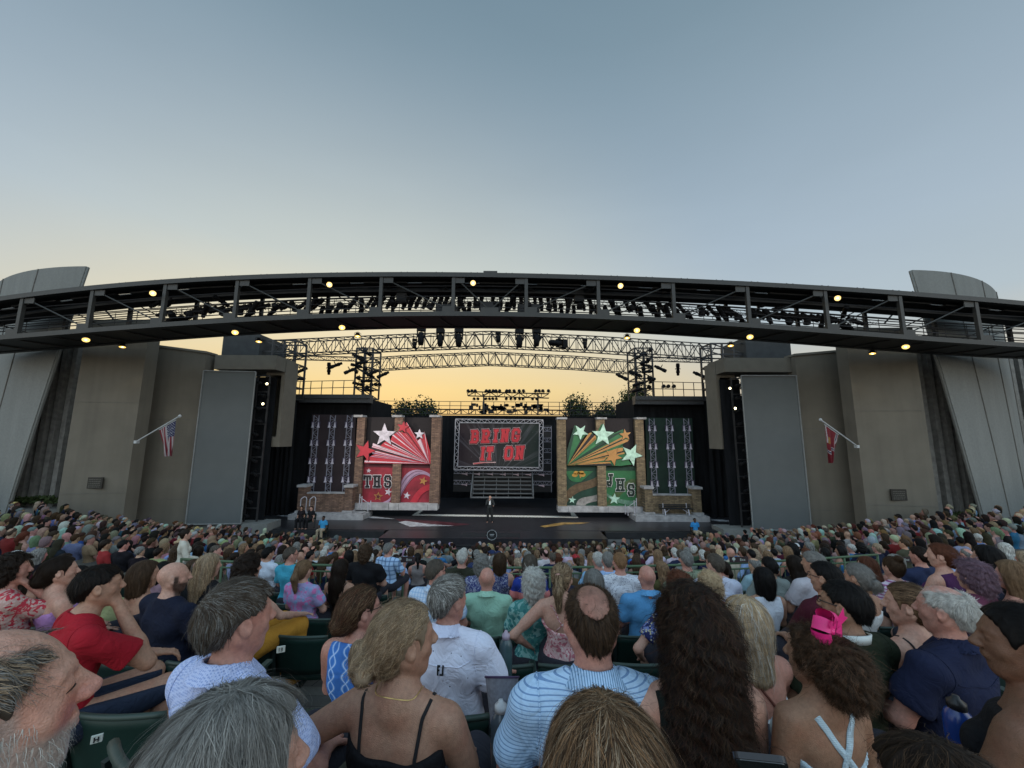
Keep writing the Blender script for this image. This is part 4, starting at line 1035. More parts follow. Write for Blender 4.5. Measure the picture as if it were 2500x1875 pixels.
W.polys('clover', [[(462 + 52 * math.cos(a) * s_ + dx, 1010 + dy + 34 * math.sin(a) * s_) for a in np.linspace(0, 6.283, 14, endpoint=False)] for dx, dy, s_ in ((-62, 10, .85), (-40, -28, .8), (42, -30, .85), (60, 5, .9), (0, -20, .5))], M_beak, .1)
W.poly('clover_stem', [(470, 1010), (482, 1008), (498, 1062), (482, 1066)], M_starb, .105)
W.poly('hat_shape', band(bez((266, 960), (300, 1150), (420, 1130), (500, 1120)), bez((340, 950), (420, 950), (600, 960), (690, 955))), M_grn, .085)
W.poly('swoosh', band(bez((268, 1280), (400, 1100), (600, 1150), (748, 1040)), bez((268, 1460), (420, 1230), (600, 1260), (748, 1180))), mat('bronze_dark', (.10, .065, .035), .6, var=.3), .087)
W.poly('swoosh', band(bez((420, 1490), (440, 1330), (600, 1380), (748, 1320)), bez((560, 1490), (600, 1440), (650, 1450), (748, 1420))), mat('grey_swirl', (.22, .21, .20), .6, var=.3), .089)
W.poly('swoosh', band(bez((885, 1290), (1000, 1380), (1200, 1420), (1358, 1420)), bez((885, 1330), (1000, 1460), (1200, 1480), (1358, 1490))), mat('green_grey', (.10, .20, .14), .6, var=.25), .085)
W.poly('swoosh', band(bez((880, 1480), (1000, 1300), (1200, 1040), (1350, 1080)), bez((960, 1480), (1080, 1380), (1250, 1160), (1350, 1160))), mat('olive', (.05, .085, .03), .6, var=.25), .080)
for ch, x, y in (('J', 890, 998), ('H', 1034, 1074), ('S', 1216, 1150)):
    letters(W, ch, x, y, 112 if ch == 'J' else (146 if ch == 'H' else 116), 196, 34, (M_lett, M_inkg), (.10, .125), (7, 0))
# ---- title screen with its truss frame
DS = 34.0
scr = empty('title_screen', tuple(P(1217, 1145, DS))); tag(scr, 'rectangular title screen reading BRING IT ON inside a pale truss frame', 'screen')
W = Wall(scr, 1080, 1000, 6.913, DS)
def _scr(n, l, vec, src, b):
    s = n.new('ShaderNodeSeparateXYZ'); l.new(vec, s.inputs[0])
    mr_ = n.new('ShaderNodeMapRange'); l.new(s.outputs['X'], mr_.inputs[0]); mr_.inputs[1].default_value, mr_.inputs[2].default_value = -3.2, 3.2
    base = mixc(n, l, mr_.outputs[0], (.018, .008, .014), (.006, .018, .015))
    # streaks radiate from the lower middle
    z = nmath(n, l, 'ADD', s.outputs['Z'], .6); x = nmath(n, l, 'ADD', s.outputs['X'], .1)
    an = nmath(n, l, 'ARCTAN2', x, z)
    cb = n.new('ShaderNodeCombineXYZ'); l.new(nmath(n, l, 'MULTIPLY', an, 7.), cb.inputs[0])
    rad = nmath(n, l, 'MULTIPLY', z, .12); l.new(rad, cb.inputs[1])
    nz = n.new('ShaderNodeTexNoise'); nz.inputs['Scale'].default_value = 1.6; nz.inputs['Detail'].default_value = 3; l.new(cb.outputs[0], nz.inputs['Vector'])
    r2 = n.new('ShaderNodeMapRange'); l.new(nz.outputs['Fac'], r2.inputs[0]); r2.inputs[1].default_value, r2.inputs[2].default_value = .52, .78
    base = mixc(n, l, nmath(n, l, 'MULTIPLY', r2.outputs[0], .5), base, (.22, .21, .25))
    vo = n.new('ShaderNodeTexVoronoi'); vo.inputs['Scale'].default_value = 4.5; l.new(vec, vo.inputs['Vector'])
    st_ = nmath(n, l, 'LESS_THAN', vo.outputs['Distance'], .055)
    return mixc(n, l, nmath(n, l, 'MULTIPLY', st_, .7), base, (.4, .38, .42))
M_scr = mat('screen_print', (.02, .02, .02), .6, var=.1, custom=_scr)
W.poly('printed_panel', [(285, 222), (1640, 232), (1632, 975), (262, 955)], M_scr, .0, .05)
tr = MB(); wb = MB()
def tline(a, b): p, q_ = W.w(*a) - W.o, W.w(*b) - W.o; tr.bar(p + (0, -.15, 0), q_ + (0, -.15, 0), .055); return p, q_
OUT = [(226, 160), (1698, 174), (1694, 1026), (200, 1012)]; INN = [(292, 222), (1636, 232), (1630, 975), (262, 958)]
for a in range(4): tline(OUT[a], OUT[(a + 1) % 4]); tline(INN[a], INN[(a + 1) % 4])
def lat(a0, a1, b0, b1, n):
    for i in range(n):
        f0, f1 = i / n, (i + 1) / n
        A0, A1 = np.array(a0), np.array(a1); B0, B1 = np.array(b0), np.array(b1)
        p = A0 + (A1 - A0) * f0; q_ = B0 + (B1 - B0) * (f0 + f1) / 2; r_ = A0 + (A1 - A0) * f1
        for u, v in ((p, q_), (q_, r_)): wb.bar(W.w(*u) - W.o + (0, -.15, 0), W.w(*v) - W.o + (0, -.15, 0), .035)
lat(OUT[0], OUT[1], INN[0], INN[1], 14); lat(OUT[3], OUT[2], INN[3], INN[2], 13); lat(OUT[0], OUT[3], INN[0], INN[3], 7); lat(OUT[1], OUT[2], INN[1], INN[2], 7)
tr.build('frame_chord', M_alu, scr); wb.build('frame_web', M_alu, scr)
M_lred = mat('title_red', (.60, .035, .05), .5, var=.1)
M_lrim = mat('title_rim', (.62, .42, .42), .5, var=.05)
M_lin = mat('title_inner', (.06, .008, .02), .5)
def title(word, x, y, w, h, gap, rise, skew):
    for i, ch in enumerate(word):
        letters(W, ch, x, y - rise * i, w * (.82 if ch == 'I' else 1), h, 44, (M_lrim, M_lin, M_lred), (.06, .085, .11), (15, 9, 0), skew=skew, rise=0.03)
        x += w * (.72 if ch == 'I' else 1) + gap
title('BRING', 462, 345, 150, 226, 33, 6, .10)
title('IT', 622, 628, 120, 232, 20, 4, .10)
title('ON', 1030, 620, 158, 232, 28, 8, .10)
W.poly('underline', [(515, 900), (640, 886), (900, 882), (905, 896), (700, 902), (520, 928)], M_lrim, .06, .01)
W.poly('underline', [(528, 905), (640, 893), (860, 888), (700, 898), (530, 920)], M_lred, .09, .01)
# painted truss flats beside and below the screen
tf = empty('truss_backdrop', tuple(P(1227, 1205, 35.2))); tag(tf, 'dark backdrop painted with pale truss lines and small lamps below the title screen', 'backdrop')
W2 = Wall(tf, 1080, 1000, 6.913, 35.2)
W2.poly('backing', [(190, 900), (1850, 920), (1845, 1395), (180, 1385)], M_black, 0, .05)
W2.poly('backing', [(1700, 260), (1850, 262), (1850, 918), (1700, 915)], M_black, 0, .05)
tr = MB()
def ln(a, b, w=.045): tr.bar(W2.w(*a) - W2.o + (0, -.03, 0), W2.w(*b) - W2.o + (0, -.03, 0), w)
M_pt = mat('painted_truss', (.25, .25, .31), .6, var=.2)
for y in (1030, 1078, 1192, 1255): ln((195, y), (1848, y + 12)) if y < 1100 else (ln((190, y), (480, y + 4)), ln((1535, y + 14), (1845, y + 18)))
for k, x in enumerate(np.arange(195, 480, 36)): ln((x, 1030), (x + 36, 1078), .025) if k % 2 else ln((x + 36, 1030), (x, 1078), .025); ln((x, 1192), (x + 36, 1255), .025) if k % 2 else ln((x + 36, 1192), (x, 1255), .025)
for k, x in enumerate(np.arange(1535, 1840, 38)): ln((x, 1042), (x + 36, 1088), .025) if k % 2 else ln((x + 36, 1042), (x, 1088), .025); ln((x, 1206), (x + 36, 1270), .025) if k % 2 else ln((x + 36, 1206), (x, 1270), .025)
for y in (300, 480, 660, 840):
    ln((1712, y), (1838, y)); ln((1712, y + 65), (1838, y + 65)); ln((1768, y), (1768, y + 65)); ln((1712, y), (1768, y + 65), .025); ln((1838, y), (1768, y + 65), .025)
ln((1838, 280), (1840, 1395))
tr.build('painted_line', M_pt, tf)
lm = MB()
for (x, y) in ((375, 1083), (585, 1085), (810, 1087), (1020, 1090), (1240, 1092), (1450, 1095), (1670, 1100), (370, 1265), (1672, 1282)):
    p = W2.w(x, y) - W2.o
    lm.add([p + (-.25, -.05, .06), p + (.05, -.05, .05), p + (.25, -.05, .12), p + (.25, -.05, -.14), p + (.05, -.05, -.05), p + (-.25, -.05, -.02)], [[0, 1, 2, 3, 4, 5]])
lm.build('painted_lamp', M_pink, tf)
# bleachers
bl = empty('bleachers', tuple(P(1225, 1216, 33.2))); tag(bl, 'grey metal bleachers with five bench rows behind the presenter', 'bleachers')
W3 = Wall(bl, 1080, 1000, 6.913, 33.2)
M_bl = mat('bleacher_metal', (.13, .14, .15), .5, metal=.2, var=.2)
bm = MB(); fmb = MB()
xa, xb = W3.w(480, 1500)[0] - W3.o[0], W3.w(1535, 1500)[0] - W3.o[0]
for k in range(5):
    z = .40 + k * .30; y = k * .34
    o_ = MB().bb(xa + .12, xb - .12, y, y + .26, z - .05, z).build('bench', M_bl, bl)
    fmb.bb(xa + .1, xb - .1, y + .27, y + .30, z - .14, z - .09)
fmb.bb(xa, xb, -.1, -.04, 0, .12)
for x in (xa, xb): fmb.bar((x, -.1, 0), (x, -.1, .5), .07); fmb.bar((x, 1.7, 0), (x, 1.7, 2.2), .07); fmb.bar((x, -.1, .5), (x, 1.7, 2.2), .06); fmb.bar((x, -.1, .06), (x, 1.7, .06), .06)
for x in np.linspace(xa, xb, 6): fmb.bar((x, .05, 0), (x, 1.6, 1.6), .05)
fmb.bar((xa, 1.7, 2.2), (xb, 1.7, 2.2), .06)
for x in np.linspace(xa, xb, 7): fmb.bar((x, 1.7, 1.6), (x, 1.7, 2.2), .04)
fmb.build('frame', M_bl, bl)
# ---- side panels with truss towers and lamps
def side(ox, cols, m, label, x0, x1, ytop, ybot):
    d = 31.0; rt = empty('scenery_panel', tuple(P((x0 + x1) / 2, ybot, d))); tag(rt, label, 'stage panel')
    W = Wall(rt, 0, 0, 1, d)
    W.poly('backing', [(x0, ytop), (x1, ytop + 1), (x1 - (4 if x0 < 1250 else -8), ybot), (x0 - (12 if x0 < 1250 else -4), ybot)], m, 0, .06)
    tr = MB(); lamp = MB(); pad = MB()
    for c in cols:
        xt = c; sl = (c - 1250) * -1.0 / 6700
        for s_ in (-6, 6):
            a, b = W.w(xt + s_, ytop + 2) - W.o, W.w(xt + s_ - (ytop - ybot) * sl * -1 * -1, ybot) - W.o
            b = np.array([a[0], a[1], b[2]]); tr.bar(a + (0, -.06, 0), b + (0, -.06, 0), .05)
            H = a[2] - b[2]
        for j in range(17):
            z0, z1 = b[2] + H * j / 17, b[2] + H * (j + 1) / 17
            xa_, xb_ = W.w(xt - 6, ytop + 2)[0] - W.o[0], W.w(xt + 6, ytop + 2)[0] - W.o[0]
            tr.bar((xa_, -.06, z0), (xb_, -.06, z0), .03)
            tr.bar((xa_, -.06, z0), (xb_, -.06, z1), .03) if j % 2 else tr.bar((xb_, -.06, z0), (xa_, -.06, z1), .03)
        for j in range(4):
            z = b[2] + H * (.155 + .235 * j) ; xc = (xa_ + xb_) / 2
            for s_ in (-1, 1):
                q_ = xc + s_ * .22
                pad.bb(q_ - .13, q_ + .13, -.10, -.09, z - .16, z + .34)
                lamp.add([(q_ - .12, -.12, z - .14), (q_ + .12, -.12, z - .14), (q_ + .06, -.12, z + .04), (q_ + .035, -.12, z + .28), (q_ - .035, -.12, z + .28), (q_ - .06, -.12, z + .04)], [[0, 1, 2, 3, 4, 5]])
    tr.build('truss', M_pt, rt); pad.build('lamp_panel', mat('violet_pad', (.07, .055, .10), .6), rt); lamp.build('painted_lamp', mat('lamp_lilac', (.58, .55, .64), .6, var=.15), rt)
    return rt
side(0, (774, 814, 855), M_mauve, 'dark mauve scenery panel with three pale truss columns of painted lamps', 762, 868, 1012, 1203)
side(0, (1590, 1632, 1674), M_greenflat, 'dark green scenery panel with three pale truss columns of painted lamps', 1576, 1690, 1020, 1213)
M_pts = MATS['painted_truss']
# ---- low brick terraces
def terrace(x0, x1, px_, label, m, bench=False):
    d = 28.9; rt = empty('brick_terrace', tuple(P((x0 + x1) / 2, 1247 if x0 < 1250 else 1257, d))); tag(rt, label, 'low wall')
    o = np.array(rt.location); o[2] = 0; rt.location.z = 0
    a, b = P(x0, 1230, d)[0] - o[0], P(x1, 1230, d)[0] - o[0]
    pa = P(px_[0], 1200, d)[0] - o[0]; pb = P(px_[1], 1200, d)[0] - o[0]; pc = P(px_[2], 1200, d)[0] - o[0]; pd = P(px_[3], 1200, d)[0] - o[0]
    MB().bb(a, b, -.55, 1.3, 0, .36).bb(a + .2, b - .2, -.35, 1.2, .361, .42).build('plinth', M_cap, rt)
    zt = P(700, 1189, d)[2]
    for (u, v) in ((pa, pb), (pc, pd)):
        MB().bb(u, v, 0, .7, .55, zt).build('pillar', m, rt)
        MB().bb(u - .08, v + .08, -.12, .8, zt, zt + .16).build('pillar_cap', M_cap, rt)
        MB().bb(u - .08, v + .08, -.14, .82, .421, .55).build('pillar_base', M_cap, rt)
    MB().bb(pb, pc, .2, .6, .421, zt - .48).build('parapet', m, rt)
    MB().bb(pb, pc, .12, .68, zt - .48, zt - .40).build('coping', M_cap, rt)
    return rt, (pa, pb, pc, pd, zt), o
t1, tp1, to1 = terrace(716, 895, (728, 747, 842, 861), 'low brick terrace wall with two stone-capped pillars below the mauve panel', M_brR)
t2, tp2, to2 = terrace(1545, 1722, (1574, 1593, 1690, 1711), 'low brick terrace wall with two stone-capped pillars below the green panel', M_brO)
# bench
bc = empty('park_bench', (to2[0] + (tp2[1] + tp2[2]) / 2 + .1, 28.55, .42)); tag(bc, 'dark slatted bench on pale legs in front of the right brick terrace', 'bench')
MB().bb(-1.15, 1.15, -.05, .30, .42, .46).build('seat', M_black, bc)
MB().bb(-1.15, 1.15, .32, .36, .50, .58).bb(-1.15, 1.15, .32, .36, .62, .70).build('backrest', M_black, bc)
for s_ in (-1, 1):
    MB().bar((s_ * .85, -.1, 0), (s_ * .85, .05, .42), .06).bar((s_ * .85, .34, 0), (s_ * .85, .34, .78), .06).bar((s_ * .85, 0, .15), (s_ * .45, .1, .42), .04).build('leg', M_alu, bc)
# hand rails
def loop_rail(px, py, d, label):
    c = P(px, py, d); rt = empty('handrail', tuple(c)); tag(rt, label, 'handrail')
    MB().tube([(.12, 0, -.9), (.14, 0, 0), (.08, 0, .12), (-.05, 0, .14), (-.2, -.1, .0)], .028, 6).tube([(-.2, -.1, 0), (-.2, -.1, -.45)], .028, 6).build('tube', M_alu, rt); return rt
loop_rail(744, 1218, 26.8, 'left one of two curved pale handrails at the left stage steps')
loop_rail(766, 1218, 26.8, 'right one of two curved pale handrails at the left stage steps')
def post_rail(px, py, d, s_, label):
    c = P(px, py, d); rt = empty('handrail', tuple(c)); tag(rt, label, 'handrail'); b = MB()
    for k, (x, z) in enumerate(((0, .45), (.16, .3), (.62, -.1), (.80, 0))): b.tube([(s_ * x, 0, z - .95 + (.3 if k > 1 else .0)), (s_ * x, 0, z)], .035, 6)
    b.tube([(0, 0, .25), (s_ * .8, 0, -.3)], .02, 5); b.build('post', M_alu, rt); return rt
post_rail(878, 1222, 28.2, 1, 'pale stepped handrail between the mauve panel and the red wall')
post_rail(1554, 1232, 28.2, -1, 'pale stepped handrail between the green wall and the right terrace')
# ---- flags
def flag(px0, py0, px1, py1, d0, d1, label, kind):
    a, b = P(px0, py0, d0), P(px1, py1, d1); rt = empty('flag', tuple(a)); tag(rt, label, 'flag')
    dirv = b - a
    MB().tube([(0, 0, 0), dirv], .035, 8).build('pole', M_whitetrim, rt)
    MB().lathe([(0, -.09), (.06, -.05), (.08, 0), (.06, .05), (0, .09)], dirv * 1.02, n=10).build('finial', M_whitetrim, rt, True)
    MB().box((0, .06, 0), (.16, .18, .16)).build('bracket', M_whitetrim, rt)
    s_ = 1 if dirv[0] > 0 else -1
    return rt, a, b, dirv
def cloth(rt, A, B, H, nx, ny, colf, name='cloth', fold=.09, gather=.5, s_=1):
    """hangs from the line A-B (local), H long; columns drift together towards the hem"""
    V = []; C = []; 
    for j in range(ny + 1):
        v = j / ny
        for i in range(nx + 1):
            u = i / nx
            p = A + (B - A) * u
            hang = H * v
            x = p[0] + (B[0] - p[0]) * gather * v
            y = p[1] + fold * math.sin(u * 14 + v * 2) * (.25 + v)
            z = p[2] - hang * (1 - .25 * (1 - u))
            V.append((x, y, z)); C.append(colf(u, v))
    F = [[j * (nx + 1) + i, j * (nx + 1) + i + 1, (j + 1) * (nx + 1) + i + 1, (j + 1) * (nx + 1) + i] for j in range(ny) for i in range(nx)]
    me = np_mesh(name, V, np.array(F), {'Col': np.array([(*c, 1) for c in C])})
    return link(name, me, mat('flag_cloth', (1, 1, 1), .85, var=.1, vcol='Col'), rt, True)
RED, WHT, BLU = (.13, .010, .018), (.26, .235, .24), (.010, .012, .05)
fl1, a, b, dv = flag(331, 1079, 437, 1017, 21.8, 20.9, 'red and white striped flag with a starred blue corner on a white pole, left wall', 'us')
def us(u, v):
    # hoist runs along the pole: u = along the pole (0 lower stripes .. 1 canton), v = down the fly
    if u > .46 and v < .42:
        k = (u - .46) * 17, v * 26
        return (.26, .26, .28) if (int(k[0]) + int(k[1])) % 2 == 0 and (k[0] % 1 < .6 and .2 < k[1] % 1 < .8) else BLU
    return RED if int(u * 13) % 2 == 0 else WHT
cloth(fl1, dv * .56 + (0, 0, -.12), dv * .93 + (0, 0, -.12), 1.9, 65, 60, us, gather=.45)
MB().tube([dv * .56 + (0, 0, -.10), dv * .94 + (0, 0, -.10)], .02, 6).build('sleeve_rod', M_whitetrim, fl1)
fl2, a, b, dv = flag(2094, 1090, 2005, 1026, 21.8, 20.9, 'dark red flag with wavy white and blue bands on a white pole, right wall', 'stl')
def stl(u, v):
    w = .06 * math.sin(u * 9 + v * 7)
    dmid = min(abs(u - .20 + w + .1 * v), abs(v - .30 - .5 * (u - .5) + w), )
    if .60 < u < .84 and .28 < v < .46: return (.20, .10, .025)
    if abs(u - .16 + w) < .03 or abs(v - .55 + w - .15 * u) < .022 : return BLU
    if abs(u - .16 + w) < .09 or abs(v - .55 + w - .15 * u) < .06 or (abs(u - .93 - w) < .05 and v < .45): return WHT
    return (.115, .006, .012)
cloth(fl2, dv * .54 + (0, 0, -.14), dv * .90 + (0, 0, -.14), 2.0, 60, 60, stl, gather=.55)
MB().tube([dv * .54 + (0, 0, -.12), dv * .92 + (0, 0, -.12)], .02, 6).build('sleeve_rod', M_whitetrim, fl2)
# ================================================================= people: signed distance bodies
def rotz(a): c, s = math.cos(a), math.sin(a); return np.array([[c, -s, 0], [s, c, 0], [0, 0, 1.]])
def rotx(a): c, s = math.cos(a), math.sin(a); return np.array([[1., 0, 0], [0, c, -s], [0, s, c]])
def roty(a): c, s = math.cos(a), math.sin(a); return np.array([[c, 0, s], [0, 1., 0], [-s, 0, c]])

class SDF:
    def __init__(s, xs, ys, zs):
        s.xs, s.ys, s.zs = [np.asarray(a, np.float32) for a in (xs, ys, zs)]
        s.f = np.full((len(xs), len(ys), len(zs)), .2, np.float32); s.R = np.eye(3); s.t = np.zeros(3)
    def frame(s, R_=None, t=None): s.R = np.eye(3) if R_ is None else R_; s.t = np.zeros(3) if t is None else np.asarray(t, float)
    def _sub(s, lo, hi):
        sl = []
        for a, l_, h_ in zip((s.xs, s.ys, s.zs), lo, hi):
            i0, i1 = np.searchsorted(a, l_), np.searchsorted(a, h_); sl.append(slice(max(0, i0 - 1), min(len(a), i1 + 1)))
        return tuple(sl)
    def _pts(s, sl):
        X, Y, Z = np.meshgrid(s.xs[sl[0]], s.ys[sl[1]], s.zs[sl[2]], indexing='ij', sparse=True)
        return X, Y, Z
    def put(s, sl, d, k, op):
        f = s.f[sl]
        if f.size == 0: return
        if op == 'u':
            h = np.maximum(k - np.abs(f - d), 0) / k if k > 0 else 0; f[...] = np.minimum(f, d) - h * h * k * .25
        elif op == 's':
            d = -d; h = np.maximum(k - np.abs(f - d), 0) / k if k > 0 else 0; f[...] = np.maximum(f, d) + h * h * k * .25
        elif op == 'i':
            h = np.maximum(k - np.abs(f - d), 0) / k if k > 0 else 0; f[...] = np.maximum(f, d) + h * h * k * .25
    def rc(s, a, b, r1, r2, k=.03, op='u'):
        """tapered capsule"""
        a = s.R @ np.asarray(a, float) + s.t; b = s.R @ np.asarray(b, float) + s.t
        m = max(r1, r2) + k + .02; sl = s._sub(np.minimum(a, b) - m, np.maximum(a, b) + m); X, Y, Z = s._pts(sl)
        ba = b - a; L2 = max(ba @ ba, 1e-9)
        t = np.clip(((X - a[0]) * ba[0] + (Y - a[1]) * ba[1] + (Z - a[2]) * ba[2]) / L2, 0, 1)
        d = np.sqrt((X - a[0] - ba[0] * t) ** 2 + (Y - a[1] - ba[1] * t) ** 2 + (Z - a[2] - ba[2] * t) ** 2) - (r1 + (r2 - r1) * t)
        s.put(sl, d.astype(np.float32), k, op)
    def el(s, c, r, k=.03, op='u', rot=None):
        Rm = s.R if rot is None else s.R @ rot
        c = s.R @ np.asarray(c, float) + s.t; r = np.asarray(r, float)
        m = r.max() + k + .02; sl = s._sub(c - m, c + m); X, Y, Z = s._pts(sl)
        X, Y, Z = X - c[0], Y - c[1], Z - c[2]
        q = [Rm[0, i] * X + Rm[1, i] * Y + Rm[2, i] * Z for i in range(3)]
        k0 = np.sqrt(sum((q[i] / r[i]) ** 2 for i in range(3))); k1 = np.sqrt(sum((q[i] / r[i] ** 2) ** 2 for i in range(3)))
        d = k0 * (k0 - 1) / np.maximum(k1, 1e-6)
        s.put(sl, d.astype(np.float32), k, op)
    def chain(s, pts, rs, k=.03):
        for i in range(len(pts) - 1): s.rc(pts[i], pts[i + 1], rs[i], rs[i + 1], k)
    def plane(s, n, p, k=.0, op='i', sl=None):
        """keep the side where (x-p).n < 0"""
        n = s.R @ np.asarray(n, float); n /= np.linalg.norm(n); p = s.R @ np.asarray(p, float) + s.t
        sl = sl or (slice(None),) * 3; X, Y, Z = s._pts(sl)
        d = (X - p[0]) * n[0] + (Y - p[1]) * n[1] + (Z - p[2]) * n[2]
        s.put(sl, d.astype(np.float32), k, op)
    def local(s):
        X, Y, Z = s._pts((slice(None),) * 3); X, Y, Z = X - s.t[0], Y - s.t[1], Z - s.t[2]
        return [s.R[0, i] * X + s.R[1, i] * Y + s.R[2, i] * Z for i in range(3)]
    def sample(s, p):
        """trilinear value at points (n,3)"""
        idx = []; fr = []
        for a, c in zip((s.xs, s.ys, s.zs), p.T):
            i = np.clip(np.searchsorted(a, c) - 1, 0, len(a) - 2); idx.append(i); fr.append(np.clip((c - a[i]) / (a[i + 1] - a[i]), 0, 1))
        i, j, k = idx; u, v, w = fr; f = s.f; r = 0
        for di, wu in ((0, 1 - u), (1, u)):
            for dj, wv in ((0, 1 - v), (1, v)):
                for dk, ww in ((0, 1 - w), (1, w)): r = r + f[i + di, j + dj, k + dk] * wu * wv * ww
        return r
    def grad(s, p, e=.006):
        g = np.stack([s.sample(p + np.array(v) * e) - s.sample(p - np.array(v) * e) for v in ((1, 0, 0), (0, 1, 0), (0, 0, 1))], 1)
        return g / np.maximum(np.linalg.norm(g, axis=1)[:, None], 1e-6)
    def project(s, p, off=0., it=2):
        for _ in range(it): p = p - s.grad(p) * (s.sample(p) - off)[:, None]
        return p
    def mesh(s):
        f = s.f; ins = f < 0
        nx, ny, nz = f.shape
        c = np.zeros((nx - 1, ny - 1, nz - 1), np.int8)
        for a in (0, 1):
            for b in (0, 1):
                for d in (0, 1): c += ins[a:nx - 1 + a, b:ny - 1 + b, d:nz - 1 + d]
        act = (c > 0) & (c < 8); I = np.argwhere(act)
        if len(I) == 0: return np.zeros((0, 3)), np.zeros((0, 4), int)
        vid = np.full(act.shape, -1, np.int64); vid[tuple(I.T)] = np.arange(len(I))
        acc = np.zeros((len(I), 3)); cnt = np.zeros(len(I))
        ax = (s.xs, s.ys, s.zs)
        for d in range(3):
            for u in (0, 1):
                for v in (0, 1):
                    o0 = [0, 0, 0]; o0[(d + 1) % 3] = u; o0[(d + 2) % 3] = v; o1 = list(o0); o1[d] = 1
                    A = I + o0; B = I + o1; fa, fb = f[tuple(A.T)], f[tuple(B.T)]; m = (fa < 0) != (fb < 0)
                    t = np.where(m, fa / np.where(m, fa - fb, 1), 0)
                    for q in range(3):
                        pa, pb = ax[q][A[:, q]], ax[q][B[:, q]]; acc[:, q] += np.where(m, pa + (pb - pa) * t, 0)
                    cnt += m
        V = acc / np.maximum(cnt, 1)[:, None]
        F = []
        for d in range(3):
            e1, e2 = (d + 1) % 3, (d + 2) % 3
            sl0 = [slice(1, -1)] * 3; sl0[d] = slice(0, -1); sl1 = list(sl0); sl1[d] = slice(1, None)
            a, b = ins[tuple(sl0)], ins[tuple(sl1)]
            for sign, msk in ((1, a & ~b), (0, ~a & b)):
                J = np.argwhere(msk); 
                if len(J) == 0: continue
                J = J + 1; J[:, d] -= 1
                def cell(o1, o2): K = J.copy(); K[:, e1] -= o1; K[:, e2] -= o2; return vid[tuple(K.T)]
                q = [cell(1, 1), cell(0, 1), cell(0, 0), cell(1, 0)]
                if not sign: q = q[::-1]
                F.append(np.stack(q, 1))
        return V, np.concatenate(F)

def axis_grid(lo, hi, dlo, dhi, fine, coarse):
    """dense between dlo and dhi, coarse outside"""
    a = list(np.arange(dlo, dhi + fine * .5, fine))
    x, st, left = dlo, fine, []
    while x > lo: st = min(st * 1.25, coarse); x -= st; left.append(x)
    x, st = a[-1], fine
    while x < hi: st = min(st * 1.25, coarse); x += st; a.append(x)
    return np.array(left[::-1] + a)

def fnoise(p, sc, seed=0):
    """cheap smooth pseudo noise, p (...,3)"""
    g = np.random.default_rng(seed); r = 0
    for _ in range(5):
        k = g.normal(size=3) * sc; r = r + np.sin(p[..., 0] * k[0] + p[..., 1] * k[1] + p[..., 2] * k[2] + g.uniform(0, 6.28))
    return r / 5

# ---- a head in its own frame: centre at ear height, top .115, chin -.115, face towards +y
def add_head(F, HM, o, male=True, det=True, full=0.0, k=.012, mouth=True):
    """HM rotation, o origin (head centre)"""
    F.frame(HM, o)
    F.el((0, -.012, .028), (.0745, .094, .086), k=.03)               # cranium
    F.el((0, .022, -.02), (.062, .066, .078), k=.03)                 # face
    F.rc((0, .045, -.068), (0, .050, -.092), .030, .022, k=.03)      # chin
    for sg in (-1, 1):
        F.rc((sg * .054, -.012, -.040), (sg * .022, .050, -.088), .020 + full, .017 + full, k=.025)    # jaw
        F.el((sg * .040, .048, -.022), (.022 + full, .020, .022 + full), k=.02)                      # cheek
        if det:
            F.el((sg * .030, .083, .014), (.017, .014, .012), k=.012, op='s')                        # eye socket
            F.el((sg * .030, .070, .012), (.0145, .0145, .0125), k=.004)                              # lid
            F.rc((sg * .014, .080, .030), (sg * .043, .068, .030), .0085 if male else .006, .006, k=.012)   # brow
            # ear
            F.el((sg * .081, -.012, .000), (.0095, .021, .033), k=.006, rot=rotz(sg * -.45) @ rotx(.18))
            F.el((sg * .095, -.008, .004), (.010, .012, .021), k=.004, op='s', rot=rotz(sg * -.45) @ rotx(.18))
            F.el((sg * .078, -.002, -.026), (.006, .008, .010), k=.006)
        else: F.el((sg * .080, -.012, .000), (.012, .019, .031), k=.006)
    F.rc((0, .080, .022), (0, .105, -.020), .008, .0125, k=.010)      # nose
    if det:
        for sg in (-1, 1): F.el((sg * .0125, .096, -.024), (.0085, .011, .008), k=.006)
        if mouth:
            F.rc((-.019, .078, -.0505), (.019, .078, -.0505), .005, .005, k=.012)
            F.rc((-.016, .084, -.047), (.016, .084, -.047), .0055, .0055, k=.006)
            F.rc((-.014, .083, -.057), (.014, .083, -.057), .0065, .0065, k=.006)
            F.rc((-.022, .090, -.0520), (.022, .090, -.0520), .0016, .0016, k=.003, op='s')
    F.frame()

